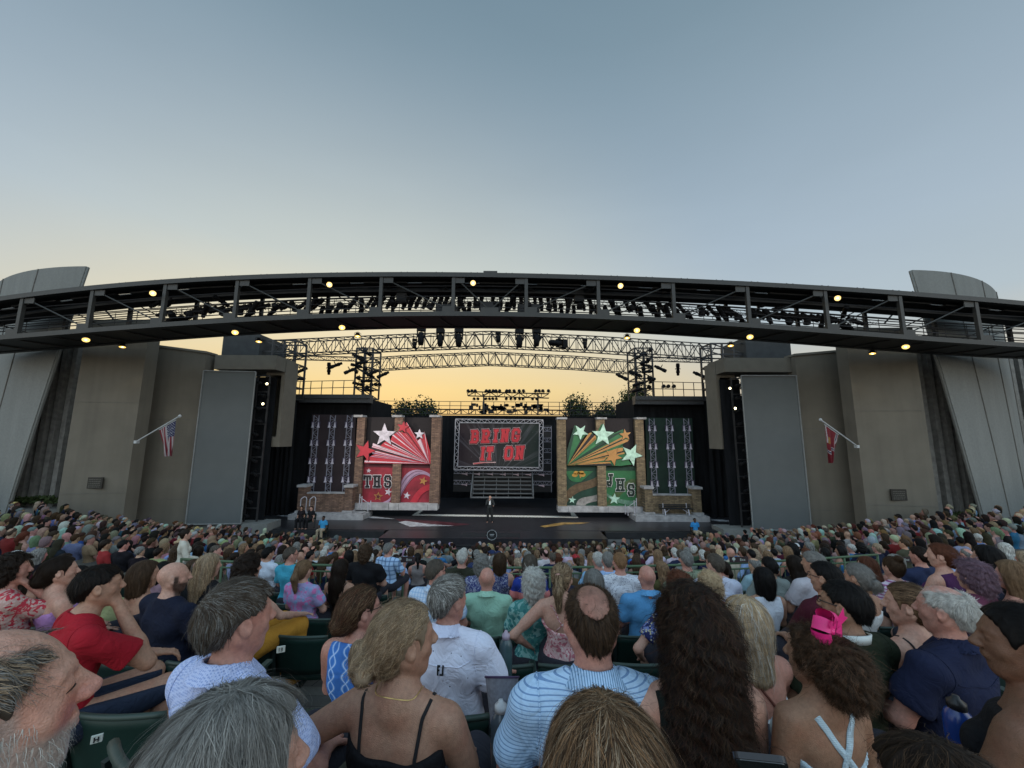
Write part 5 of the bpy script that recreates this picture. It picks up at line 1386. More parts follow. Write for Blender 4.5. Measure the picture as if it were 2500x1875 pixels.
HEAD0 = 1.228       # sitting head centre height above the floor
class Pose: pass
def pose(lean=-.10, twist=0, yaw=0, pitch=0, roll=0, w=1.0, girth=1.0, male=True, armL='lap', armR='lap', scale=1.0, stand=False, full=0.0, hunch=0.0, legs=True):
    p = Pose(); p.__dict__.update(locals())
    hip = np.array([0, 0, .54]); p.hip = hip
    U = rotz(twist) @ rotx(-lean)          # lean > 0 bends forward (towards +y)
    p.U = U; T = lambda x, y, z: hip + U @ (np.array([x, y, z]) - (0, 0, .54)); p.T = T
    sw = (.185 if male else .165) * w; p.sw = sw
    p.neck0 = T(0, -.015 + hunch * .3, 1.05); p.neck1 = T(0, .012 + hunch * .6, 1.165 - hunch * .1)
    p.HM = rotz(yaw) @ rotx(-pitch) @ roty(roll)
    p.head = p.neck1 + p.HM @ np.array([0, .008, .065])
    p.sh = {}; p.el = {}; p.wr = {}
    for sg, key, am in ((-1, 'L', armL), (1, 'R', armR)):
        S = T(sg * sw, -.005, 1.005)
        def W(x, y, z): return T(sg * x, y, z)
        if am == 'lap': E, H_ = W(sw + .065, .06, .745), W(.12, .27, .655)
        elif am == 'rest': E, H_ = W(sw + .09, .02, .755), W(sw + .05, .27, .70)
        elif am == 'chin': E, H_ = W(.16, .30, .79), p.head + p.HM @ np.array([.02 * sg, .085, -.11])
        elif am == 'akimbo': E, H_ = W(sw + .24, -.09, .80), W(sw + .13, .10, .60)
        elif am == 'back': E, H_ = W(sw + .25, -.06, .86), W(sw + .46, .08, .90)
        elif am == 'down': E, H_ = W(sw + .05, -.02, .73), W(sw + .05, .06, .50)
        elif am == 'knee': E, H_ = W(sw + .06, .18, .76), np.array([sg * .16, .48, .66])
        elif am == 'forward': E, H_ = W(sw + .06, .10, .75), W(.14, .36, .82)
        elif am == 'mic': E, H_ = W(sw + .05, .05, .76), p.head + np.array([-.02, .14, -.09])
        elif am == 'hang': E, H_ = W(sw + .04, -.01, .72), W(sw + .04, .05, .48)
        else: E, H_ = [np.array(q, float) for q in am]
        p.sh[key], p.el[key], p.wr[key] = S, E, H_
    p.knee = {k: np.array([s_ * .12, .45, .56]) for s_, k in ((-1, 'L'), (1, 'R'))}
    p.ank = {k: np.array([s_ * .13, .42, .10]) for s_, k in ((-1, 'L'), (1, 'R'))}
    if stand:
        p.hipz = .0
    return p

def add_hand(F, wr, el, sg, curl=.5, sz=1.0, up=None):
    """palm, four fingers and a thumb that continue the forearm"""
    d = (wr - el) / np.linalg.norm(wr - el); u = np.array([0, 0, 1.]) if up is None else np.asarray(up, float)
    if abs(d @ u) > .9: u = np.array([0, 1., 0])
    r = np.cross(d, u); r /= np.linalg.norm(r); u = np.cross(r, d)   # r: across the palm, u: back of the hand
    for q in (-.026, 0, .026): F.rc(wr + r * q * .8 * sz, wr + (d * .080 + r * q) * sz, .014 * sz, .0125 * sz, k=.012)
    for i, (q, L) in enumerate(((-.033, .062), (-.011, .074), (.011, .078), (.033, .068))):
        a = wr + (d * .085 + r * q) * sz; ang = curl * .9
        p1 = a + (d * math.cos(ang) - u * math.sin(ang)) * L * .45 * sz; p2 = p1 + (d * math.cos(ang * 2.0) - u * math.sin(ang * 2.0)) * L * .33 * sz
        p3 = p2 + (d * math.cos(ang * 2.8) - u * math.sin(ang * 2.8)) * L * .28 * sz
        F.chain([a, p1, p2, p3], [.0095 * sz, .0088 * sz, .0082 * sz, .0072 * sz], k=.004)
    a = wr + (d * .025 - r * .028 * sg * -1) * sz; t1 = a + (d * .035 - r * -.030 * sg - u * .012) * sz; t2 = t1 + (d * .030 - r * -.006 * sg - u * .012) * sz
    F.chain([a, t1, t2], [.013 * sz, .0105 * sz, .0085 * sz], k=.008)

def add_trunk(F, p, off=0.0, k=.045, arms=True):
    g = p.girth; w = p.w; F.frame(p.U, p.hip - p.U @ np.array([0, 0, .54]))
    m = p.male
    F.el((0, 0, .57), ((.165 if m else .178) * w * g + off, .125 * g + off, .13 + off), k=k)
    F.el((0, .012 * g, .72), ((.140 if m else .122) * w * g + off, .100 * g + off, .15 + off), k=k)
    F.el((0, .002, .89), ((.160 if m else .138) * w + off, (.112 if m else .10) * (1 + (g - 1) * .6) + off, .17 + off), k=k)
    for sg in (-1, 1):
        F.el((sg * .078 * w, -.045, .93), (.075 + off, .05 + off, .09 + off), k=k)      # shoulder blades
        F.rc((sg * .03, -.018, 1.06), (sg * (p.sw - .015), -.008, 1.008), .052 + off, .052 + off, k=.04)
        if not m: F.el((sg * .07, .085, .88), (.055 + off, .045 + off, .055 + off), k=.03)
    F.rc((0, -.012, 1.04), (0, -.012, 1.08), .06 + off, .05 + off, k=.04)
    F.frame()

def build_body(F, p, det=True, hands=True, legs=True, lo=False):
    add_trunk(F, p)
    F.rc(p.neck0, p.neck1, .058 if p.male else .050, .053 if p.male else .045, k=.035)
    F.rc(p.neck1, p.head + p.HM @ np.array([0, -.015, -.03]), .052 if p.male else .044, .05, k=.02)
    add_head(F, p.HM, p.head, p.male, det, p.full)
    a = 1.0 if p.male else .86
    for sg, key in ((-1, 'L'), (1, 'R')):
        S, E, H_ = p.sh[key], p.el[key], p.wr[key]; a2 = a * (1 + (p.girth - 1) * .6)
        F.rc(S, E, .050 * a2, .040 * a2, k=.035); F.rc(S + (E - S) * .15, S + (E - S) * .6, .052 * a2, .046 * a2, k=.03)
        F.rc(E, E + (H_ - E) * .35, .040 * a2, .040 * a2, k=.02); F.rc(E + (H_ - E) * .3, H_, .040 * a2, .026 * a, k=.02)
        if hands: add_hand(F, H_, E, sg, curl=getattr(p, 'curl' + key, .5), sz=.98 if p.male else .88)
        if legs:
            h = np.array([sg * .095, .02, .55]); K, A = p.knee[key], p.ank[key]
            F.rc(h, K, .088 * (1 + (p.girth - 1) * .5), .058, k=.04); F.rc(K, K + (A - K) * .4, .056, .052, k=.03); F.rc(K + (A - K) * .3, A, .054, .034, k=.03)
            F.rc(A + (0, -.02, -.04), A + (0, .14, -.065), .035, .028, k=.02)

def build_shirt(F, p, kind='tee', th=.008, sleeve=.62, neck=1.070, fold=.004, seed=0, loose=0.01):
    """tee / polo / shirt / tank / cami / dress / halter"""
    add_trunk(F, p, th + loose * .4, k=.05)
    a = (1.0 if p.male else .88) * (1 + (p.girth - 1) * .6)
    if kind in ('tee', 'polo', 'shirt', 'longshirt'):
        if kind == 'longshirt': sleeve = 1.9
        for sg, key in ((-1, 'L'), (1, 'R')):
            S, E, H_ = p.sh[key], p.el[key], p.wr[key]
            e = S + (E - S) * min(sleeve, 1.0)
            F.rc(S, e, .056 * a + th, .056 * a + th + loose * (1.2 if sleeve < 1 else .2), k=.035)
            if sleeve > 1: F.rc(E, E + (H_ - E) * .9, .047 * a + th, .036 + th, k=.03)
            elif sleeve < .99:
                n = (E - S) / np.linalg.norm(E - S); m = .16; sl = F._sub(e - m, e + m)
                # cut the sleeve end flat, only around the cuff
                X, Y, Z = F._pts(sl); d = (X - e[0] - n[0] * .022) * n[0] + (Y - e[1] - n[1] * .022) * n[1] + (Z - e[2] - n[2] * .022) * n[2]
                rr = np.sqrt((X - e[0]) ** 2 + (Y - e[1]) ** 2 + (Z - e[2]) ** 2) - .11
                rad = np.maximum(np.broadcast_to(rr, d.shape), -1)
                f = F.f[sl]; f[...] = np.where(rr < 0, np.maximum(f, d), f)
    X, Y, Z = np.meshgrid(F.xs, F.ys, F.zs, indexing='ij', sparse=True)
    L = F.frame(p.U, p.hip - p.U @ np.array([0, 0, .54])) or F.local()
    x, y, z = L
    if fold:
        nv = np.sin(z * 34 + x * 12 + 3 * np.sin(y * 9 + seed) + seed) * .5 + np.sin(x * 42 + z * 9 + 4 * np.sin(z * 7 + seed * 2)) * .35 + np.sin(x * 18 - z * 30 + seed * 1.7) * .35 + np.sin(z * 13 - x * 25 + y * 20 + seed) * .5
        F.f += (nv * fold).astype(np.float32)
    ax_ = np.abs(x)
    if kind in ('tee', 'polo', 'shirt', 'longshirt'):
        top = neck + .014 - y * .40 + np.maximum(ax_ - .05, 0) * .8 + 0 * z; d = z - top
    elif kind == 'tank': top = 1.055 - y * .6 - ax_ * .0 + 0 * z; d = np.maximum(z - top, ax_ - (p.sw - .032) + 0 * z - np.maximum(.9 - z, 0) * 1.0)
    elif kind == 'cami': top = .935 + 0 * y + 0 * z + np.maximum(ax_ - .07, 0) * .30; d = np.maximum(z - top, ax_ - (p.sw + .0) + 0 * z)
    elif kind == 'low': top = .895 + y * .6 + np.maximum(ax_ - .05, 0) * .4 + 0 * z; d = z - top
    elif kind == 'racer': top = .86 + y * .5 + np.maximum(.045 - ax_, 0) * 3.0 + np.maximum(ax_ - .10, 0) * -.5 + 0 * z; d = z - top
    F.put((slice(None),) * 3, np.broadcast_to(d, F.f.shape).astype(np.float32), .006, 'i')
    d2 = (.50 - z) + 0 * x + 0 * y
    F.put((slice(None),) * 3, np.broadcast_to(d2, F.f.shape).astype(np.float32), .01, 'i')
    F.frame()

def grow(F, kind, p, th=.012, noise=.004, seed=0, H=None):
    """hair volume in the head frame"""
    F.frame(p.HM, p.head)
    curly = kind in ('curly', 'afro', 'shaggy')
    def cap(t, top=.0):
        F.el((0, -.016, .030 + top), (.0755 + t, .098 + t, .086 + t), k=.01)
    L = None
    if kind in ('short', 'crew', 'balding', 'sidebald', 'thick'):
        t = {'short': .008, 'crew': .005, 'balding': .006, 'sidebald': .009, 'thick': .014}[kind]
        cap(t); F.rc((0, -.060, .0), (0, -.055, -.062), .052 + t * .5, .040 + t * .3, k=.03)
    elif kind in ('bob', 'longbob'):
        t = .020; cap(t)
        zb = -.13 if kind == 'bob' else -.20
        F.el((0, -.040, -.035), (.090 + .004, .078, .10), k=.03)
        for sg in (-1, 1): F.rc((sg * .062, -.015, .0), (sg * .060, -.030, zb), .036, .036, k=.03)
        F.rc((0, -.06, -.02), (0, -.065, zb), .065, .060, k=.04)
    elif kind in ('long', 'wavy'):
        t = .018; cap(t); e = H or .40
        F.el((0, -.040, -.02), (.090, .080, .10), k=.03)
        for sg in (-1, 1): F.rc((sg * .062, -.02, .0), (sg * .075, -.060, -e * .62), .034, .034, k=.03)
        F.rc((0, -.055, -.02), (-.01, -.085, -e * .5), .066, .066, k=.04)
        F.rc((.01, -.075, -e * .35), (.01, -.095, -e), .075, .045, k=.05)
        F.rc((-.04, -.07, -e * .35), (-.05, -.09, -e * .92), .055, .035, k=.04)
    elif kind == 'curly':
        t = .034; cap(t); e = H or .26
        F.el((0, -.055, -.01), (.105, .095, .12), k=.03)
        F.rc((0, -.07, -.05), (0, -.085, -e), .095, .085, k=.05)
        for sg in (-1, 1): F.rc((sg * .06, -.05, .0), (sg * .095, -.075, -e * .8), .05, .055, k=.04)
    elif kind == 'afro':
        cap(.012); F.el((0, -.100, -.01), (.100, .090, .105), k=.03); F.rc((0, -.11, -.02), (.01, -.11, -.07), .085, .07, k=.04)
    elif kind == 'shaggy':
        cap(.026); F.el((0, -.05, -.03), (.097, .082, .095), k=.03); F.rc((0, -.07, -.06), (0, -.06, -.12), .07, .05, k=.03)
    elif kind in ('bun', 'lowbun', 'pony', 'topbun', 'clip'):
        cap(.012); F.rc((0, -.060, .0), (0, -.055, -.05), .056, .046, k=.03)
        if kind == 'bun': F.el((0, -.135, .035), (.040, .034, .040), k=.02)
        if kind == 'topbun': F.el((0, -.090, .125), (.038, .038, .034), k=.02)
        if kind == 'lowbun': F.el((-.005, -.135, -.035), (.052, .040, .045), k=.02); F.el((-.03, -.150, -.005), (.028, .026, .030), k=.02); F.el((.028, -.145, -.060), (.028, .026, .026), k=.02); F.rc((-.02, -.135, -.06), (-.03, -.130, -.105), .020, .009, k=.02)
        if kind == 'clip': F.el((0, -.105, -.055), (.055, .045, .042), k=.03); F.rc((0, -.07, .03), (0, -.11, -.04), .06, .045, k=.04)
        if kind == 'pony':
            F.el((0, -.125, .045), (.024, .026, .024), k=.02); F.rc((0, -.13, .04), (.0, -.155, -.05), .026, .036, k=.02); F.rc((0, -.155, -.05), (.0, -.120, -.21), .036, .018, k=.03)
    if kind == 'hat':
        F.el((0, -.012, .050), (.088, .108, .078), k=.01); F.put((slice(None),) * 3, np.broadcast_to(.036 - F.local()[2] + 0 * F.f, F.f.shape).astype(np.float32), .004, 'i'); F.el((0, .105, .046), (.066, .075, .009), k=.008); F.frame(); return
    x, y, z = F.local()
    # keep the face clear
    if kind in ('balding', 'sidebald', 'short', 'crew', 'thick'):
        hl = .062 if kind in ('short', 'thick') else .075
        d = np.minimum(y - .030 + np.maximum(z - hl, 0) * -2.2 - np.maximum(-(z - .02), 0) * -.55, 9)
        cut = np.maximum(hl - .012 - z + 0 * x, -(y - .018 - np.maximum(z - .0, 0) * .35) + 0 * x)   # inside the box z<hl, y>..: remove
        rem = np.minimum(hl - z + (y - .06) * .5 + 0 * x, y - (.012 + np.maximum(z, 0) * .5) + 0 * x)
        F.put((slice(None),) * 3, np.broadcast_to(rem, F.f.shape).astype(np.float32), .008, 'i')
        nape = (-.056 if kind != 'crew' else -.044) + np.maximum(np.abs(x) - .034, 0) * 1.5 - z + 0 * y
        F.put((slice(None),) * 3, np.broadcast_to(nape, F.f.shape).astype(np.float32), .006, 'i')
        # around the ears
        for sg in (-1, 1): F.el((sg * .085, .000, -.012), (.030, .030, .042), k=.008, op='s')
        if kind == 'balding': F.el((0, -.060, .108), (.058, .090, .060), k=.018, op='s', rot=rotx(.5))
        if kind == 'sidebald':
            F.el((0, .012, .135), (.066, .108, .088), k=.012, op='s')
    elif kind != 'none':
        rem = np.minimum(.078 - z + (y - .06) * .3 + 0 * x, y - (.030 + np.maximum(z, 0) * .45) + 0 * x)
        F.put((slice(None),) * 3, np.broadcast_to(rem, F.f.shape).astype(np.float32), .008, 'i')
        if kind in ('bun', 'lowbun', 'pony', 'topbun', 'clip'):
            for sg in (-1, 1): F.el((sg * .085, .004, -.010), (.026, .026, .040), k=.008, op='s')
    if noise:
        r_ = np.sqrt(x * x + y * y) + 0 * z
        if curly: nv = np.sin(x * 95 + 3 * np.sin(z * 60 + seed)) * np.sin(y * 90 + 2 * np.sin(x * 50)) * 1.1 + np.sin(z * 110 + x * 40 + seed) * .6
        else:
            th_ = np.arctan2(x, -(y + .02))
            nv = np.sin(th_ * 26 + 2.5 * np.sin(z * 22 + seed)) * .6 + np.sin(th_ * 11 + z * 30 + seed) * .5 + np.sin(z * 45 + th_ * 6) * .2
        F.f += (nv * noise).astype(np.float32)
    F.frame()

def strands(F, p, kind, n, L, seed=0, w=.0011, curl=0.0, lift=.006, col=None, cols=None, steps=7, region=None, drop=0.0, seedpts=None):
    """flat hair ribbons that run over the hair volume; returns V, F, Col"""
    g = np.random.default_rng(seed)
    V0, Q = seedpts
    tri = V0[Q]; ar = np.linalg.norm(np.cross(tri[:, 1] - tri[:, 0], tri[:, 2] - tri[:, 0]), axis=1)
    pick = g.choice(len(Q), n, p=ar / ar.sum()); u = g.random((n, 1)); v = g.random((n, 1))
    q = tri[pick]; P0_ = (q[:, 0] * (1 - u) + q[:, 1] * u) * (1 - v) + (q[:, 3] * (1 - u) + q[:, 2] * u) * v
    Hd, Rm = p.head, p.HM
    if region is not None:
        loc = (P0_ - Hd) @ Rm; P0_ = P0_[region(loc)]; n = len(P0_)
    loc = (P0_ - Hd) @ Rm
    crown = np.array([.01, -.055, .115])
    pts = [P0_]; st = L * g.uniform(.6, 1.25, (n, 1)) / steps
    pp = P0_.copy(); wob = g.normal(size=(n, 3)); ph = g.uniform(0, 6.28, n)
    fly = np.where(g.random(n) < .05, g.uniform(1.5, 4.0, n), 1.0)
    for i in range(steps):
        loc = (pp - Hd) @ Rm
        if kind in ('short', 'crew', 'thick', 'balding', 'sidebald', 'shaggy'):
            d = loc - crown; d[:, 2] -= .02; d[:, 0] += .02 * np.sin(loc[:, 1] * 30)
            top = np.clip((loc[:, 2] - .03) / .05, 0, 1)[:, None]; d = d * (1 - top * .5) + np.array([.05, .10, 0]) * top * .6
        elif kind in ('bun', 'lowbun', 'pony', 'topbun', 'clip'):
            K = {'bun': (0, -.14, .035), 'lowbun': (-.01, -.13, -.055), 'pony': (0, -.14, .045), 'topbun': (0, -.09, .13), 'clip': (0, -.12, -.05)}[kind]
            d = np.array(K) - loc; near = np.linalg.norm(d, axis=1) < .055
            sw = np.cross(d, np.array([.3, 1., .2])); d = np.where(near[:, None], sw + g.normal(size=d.shape) * .02, d)
            if kind == 'pony': d = np.where((loc[:, 1] < -.13)[:, None], np.array([0, -.01, -1.0]), d)
        else:
            part = np.array([.012, 0, .2]); d = np.stack([np.sign(loc[:, 0] - .012) * np.maximum(.5 - np.abs(loc[:, 0]) * 4, 0) * .35, -.10 - .1 * (loc[:, 1] > .02), -np.ones(n)], 1)
        d = d / np.maximum(np.linalg.norm(d, axis=1)[:, None], 1e-6)
        d = d @ Rm.T
        if kind not in ('short', 'crew', 'thick', 'balding', 'sidebald', 'bun', 'lowbun', 'pony', 'topbun', 'clip'):
            d = d * .4 + np.array([0, 0, -1.0]) * .6
        gr = F.grad(pp); d = d - gr * (d * gr).sum(1)[:, None]; d /= np.maximum(np.linalg.norm(d, axis=1)[:, None], 1e-6)
        d = d + wob * .16 + (g.normal(size=(n, 3)) * .10)
        if curl: sd_ = np.cross(d, gr); d = d + sd_ * (np.sin(ph + i * 1.5) * curl)[:, None] + gr * (np.cos(ph + i * 1.5) * curl * .6)[:, None]
        d /= np.maximum(np.linalg.norm(d, axis=1)[:, None], 1e-6)
        pp = pp + d * st
        off = lift * (.35 + .65 * (i + 1) / steps) * (1 + .6 * wob[:, 0]) * fly
        pp = pp - F.grad(pp) * (F.sample(pp) - off)[:, None] * (.9 if not curl else .6)
        pts.append(pp.copy())
    S = np.stack(pts, 1)                      # n, steps+1, 3
    if region is None and kind not in ('bob', 'longbob', 'long', 'curly', 'afro', 'shaggy'):
        Lc = (S - Hd) @ Rm; ax_ = np.abs(Lc[..., 0])
        bad = ((ax_ > .055) & (Lc[..., 1] > -.036) & (Lc[..., 2] < .026) & (Lc[..., 2] > -.075)) | ((Lc[..., 1] > .030 + np.maximum(Lc[..., 2], 0) * .45) & (Lc[..., 2] < .062))
        S = S[~bad.any(1)]; n = len(S); wob = wob[:n]
    elif region is None:
        Lc = (S - Hd) @ Rm; bad = (Lc[..., 1] > .050) & (Lc[..., 2] < .055); S = S[~bad.any(1)]; n = len(S)
    tg = np.gradient(S, axis=1); gr = F.grad(S.reshape(-1, 3)).reshape(S.shape)
    sd_ = np.cross(tg, gr); sd_ /= np.maximum(np.linalg.norm(sd_, axis=2)[..., None], 1e-6)
    tp = np.linspace(1, .25, steps + 1)[None, :, None]; ww = w * g.uniform(.6, 1.4, (n, 1, 1)) * tp
    A, B = S - sd_ * ww, S + sd_ * ww
    V = np.stack([A, B], 2).reshape(-1, 3); m = steps + 1
    base = (np.arange(n) * m * 2)[:, None] + (np.arange(steps) * 2)[None, :]
    Fq = np.stack([base, base + 1, base + 3, base + 2], -1).reshape(-1, 4)
    c0 = np.asarray(cols)[g.integers(0, len(cols), n)] * g.uniform(.78, 1.25, (n, 1))
    C = np.repeat(c0, m * 2, axis=0); C = np.concatenate([C, np.ones((len(C), 1))], 1)
    return V, Fq, C

def build_trousers(F, p, length=.45, th=.020):
    g = p.girth; F.frame(p.U, p.hip - p.U @ np.array([0, 0, .54]))
    F.el((0, 0, .57), ((.165 if p.male else .178) * p.w * g + th, .125 * g + th, .13 + th), k=.04); F.frame()
    for sg, key in ((-1, 'L'), (1, 'R')):
        h = np.array([sg * .095, .02, .55]); K, A = p.knee[key], p.ank[key]
        if length < 1: F.rc(h, h + (K - h) * .92, .090 * (1 + (g - 1) * .5) + th, .068 + th, k=.04)
        else: F.rc(h, K, .090 * (1 + (g - 1) * .5) + th, .062 + th, k=.04); F.rc(K, A, .062 + th, .052 + th, k=.03)
    X, Y, Z = F._pts((slice(None),) * 3)
    F.f += (np.sin(Z * 40 + X * 25) * np.sin(Y * 30 + X * 20) * .003).astype(np.float32)
    F.frame(p.U, p.hip - p.U @ np.array([0, 0, .54])); x, y, z = F.local()
    F.put((slice(None),) * 3, np.broadcast_to((z - .64) + 0 * x + 0 * y, F.f.shape).astype(np.float32), .006, 'i'); F.frame()

# ---- shared people materials
def _skin(n, l, vec, src, b):
    nz = n.new('ShaderNodeTexNoise'); nz.inputs['Scale'].default_value = 14; nz.inputs['Detail'].default_value = 6; l.new(vec, nz.inputs['Vector'])
    r = n.new('ShaderNodeMapRange'); l.new(nz.outputs['Fac'], r.inputs[0]); r.inputs[1].default_value, r.inputs[2].default_value = .40, .70
    m = n.new('ShaderNodeMix'); m.data_type = 'RGBA'; m.blend_type = 'MULTIPLY'; l.new(nmath(n, l, 'MULTIPLY', r.outputs[0], .5), m.inputs[0])
    l.new(src, m.inputs[6]); m.inputs[7].default_value = (1.0, .72, .66, 1)
    b.inputs['Subsurface Weight'].default_value = 0
    return m.outputs[2]
M_skin = mat('skin', rough=.48, var=.14, scale=70, bump=.35, bscale=300, objcol=True, custom=_skin, spec=.35)
M_skinv = mat('skin_painted', rough=.46, var=.15, scale=80, bump=.45, bscale=300, vcol='Col', custom=_skin, spec=.4)
M_hair = mat('hair', rough=.6, var=.25, scale=30, vcol='Col', spec=.14)
def _hairc(n, l, vec, src, b):
    w = n.new('ShaderNodeTexNoise'); w.inputs['Scale'].default_value = 55; w.inputs['Detail'].default_value = 3
    mp = n.new('ShaderNodeMapping'); mp.inputs['Scale'].default_value = (1.6, 1.6, .22); l.new(vec, mp.inputs[0]); l.new(mp.outputs[0], w.inputs['Vector'])
    r = n.new('ShaderNodeMapRange'); l.new(w.outputs['Fac'], r.inputs[0]); r.inputs[1].default_value, r.inputs[2].default_value = .35, .68; r.inputs[3].default_value, r.inputs[4].default_value = .45, 1.5
    x = n.new('ShaderNodeVectorMath'); x.operation = 'SCALE'; l.new(src, x.inputs[0]); l.new(r.outputs[0], x.inputs['Scale'])
    bp = n.new('ShaderNodeBump'); bp.inputs['Strength'].default_value = .6; bp.inputs['Distance'].default_value = .004; l.new(w.outputs['Fac'], bp.inputs['Height']); l.new(bp.outputs[0], b.inputs['Normal'])
    return x.outputs[0]
M_hairo = mat('hair_plain', rough=.55, var=.2, scale=18, objcol=True, custom=_hairc, spec=.12)
M_cloth = mat('cloth', rough=.9, var=.08, scale=8, bump=.15, bscale=350, wrinkle=.55, objcol=True, spec=.15)
HAIRC = {'black': (.007, .006, .006), 'dark': (.015, .009, .006), 'brown': (.048, .028, .016), 'light': (.17, .105, .060), 'blonde': (.40, .29, .175), 'ash': (.27, .20, .135), 'grey': (.17, .165, .155), 'white': (.42, .41, .38), 'auburn': (.085, .030, .016), 'purple': (.12, .075, .10), 'sand': (.20, .11, .055), 'greybrown': (.075, .062, .050)}
SKINC = {'fair': (.46, .27, .205), 'pink': (.44, .225, .175), 'tan': (.36, .205, .14), 'olive': (.27, .155, .10), 'brown': (.15, .078, .048), 'dark': (.075, .038, .024)}
# ================================================================= chairs
M_seat = mat('seat_green', (.008, .026, .021), .5, var=.2, scale=5, spec=.25, bump=.1, bscale=120)
M_seattop = mat('seat_green_edge', (.030, .050, .042), .5, var=.15, scale=6)
M_seatmetal = mat('seat_iron', (.012, .022, .020), .55, var=.2)
M_plate = mat('seat_plate', (.45, .48, .44), .6, var=.1)
def curved_panel(w, h, z0, y0, bow, th, tilt, n=10, m=6, r=.04):
    """seat back: bows away from the sitter, leans back"""
    V = []; F = []
    for side in (0, 1):
        for j in range(m + 1):
            for i in range(n + 1):
                u = i / n * 2 - 1; v = j / m
                edge = 1 - .06 * (abs(u) > .9) * (v > .9)
                x = u * w / 2; z = z0 + h * v * (1 - .03 * u * u) ; y = y0 - tilt * v + bow * u * u - (th if side else 0)
                V.append((x, y, z))
    N = (n + 1) * (m + 1)
    for j in range(m):
        for i in range(n):
            a = j * (n + 1) + i
            F.append([a, a + 1, a + n + 2, a + n + 1]); F.append([N + a, N + a + n + 1, N + a + n + 2, N + a + 1])
    for i in range(n):
        F.append([i, N + i, N + i + 1, i + 1]); a = m * (n + 1) + i; F.append([a, a + 1, N + a + 1, N + a])
    for j in range(m):
        a = j * (n + 1); F.append([a, a + n + 1, N + a + n + 1, N + a]); b = a + n; F.append([b, N + b, N + b + n + 1, b + n + 1])
    return V, F
def make_chair():
    rt = empty('theatre_seat')
    V, F = curved_panel(.50, .36, .49, -.155, .05, .022, .085)
    MB().add(V, F).build('backrest', M_seat, rt, True, fix=True)
    e = MB(); e.tube([(u * .252, -.240 + .05 * u * u - .011, .852 - .011 * u * u) for u in np.linspace(-1, 1, 13)], .0145, 8); e.build('top_edge', M_seattop, rt, True)
    s_ = MB()
    Vs = []; n = 8
    for z in (0, -.045):
        for j in range(n + 1):
            for i in range(n + 1):
                u, v = i / n * 2 - 1, j / n; Vs.append((u * .225, -.10 + v * .40, .445 + .02 * u * u - .03 * math.sin(v * 3.1) + z - .02 * (v > .95)))
    N = (n + 1) ** 2; Fs = []
    for j in range(n):
        for i in range(n): a = j * (n + 1) + i; Fs += [[a, a + 1, a + n + 2, a + n + 1], [N + a, N + a + n + 1, N + a + n + 2, N + a + 1]]
    for i in range(n): a = n * (n + 1) + i; Fs += [[i, N + i, N + i + 1, i + 1], [a, a + 1, N + a + 1, N + a]]
    for j in range(n): a = j * (n + 1); b = a + n; Fs += [[a, a + n + 1, N + a + n + 1, N + a], [b, N + b, N + b + n + 1, b + n + 1]]
    MB().add(Vs, Fs).build('seat', M_seat, rt, True, fix=True)
    for sg in (-1, 1):
        MB().bb(sg * .265 - .022, sg * .265 + .022, -.14, .20, .640, .662).build('arm_rest', M_seattop, rt)
        l_ = MB(); l_.bar((sg * .265, -.15, .64), (sg * .265, .02, .0), .02, .05, up=(0, 1, 0)); l_.bar((sg * .265, .15, .64), (sg * .265, .02, .35), .02, .04, up=(0, 1, 0)); l_.bb(sg * .265 - .02, sg * .265 + .02, -.08, .12, 0, .02)
        l_.bar((sg * .265, -.2, .80), (sg * .265, -.13, .45), .02, .03, up=(0, 1, 0))
        l_.build('leg', M_seatmetal, rt)
    return rt
CHAIR = make_chair(); _first_chair = [True]; NCH = [0]
def chair(x, y, z, rz, label, group):
    o = CHAIR if _first_chair[0] else copy_tree(CHAIR); _first_chair[0] = False; NCH[0] += 1
    o.location = (x, y, z); o.rotation_euler.z = rz; tag(o, label, 'seat', group); return o
STAGE = np.array([CX, 34.0])
def face(x, y, k=.75): return -math.atan2(-(x - STAGE[0]) * k * -1, STAGE[1] - y) * -1 * -1 if False else math.atan2((x - STAGE[0]) * k, STAGE[1] - y)
def aisle_x(s): return float(np.interp(s, [0, 2, 4, 7, 12, 22], [-1.28, -1.30, -1.38, -1.55, -1.9, -2.4]))

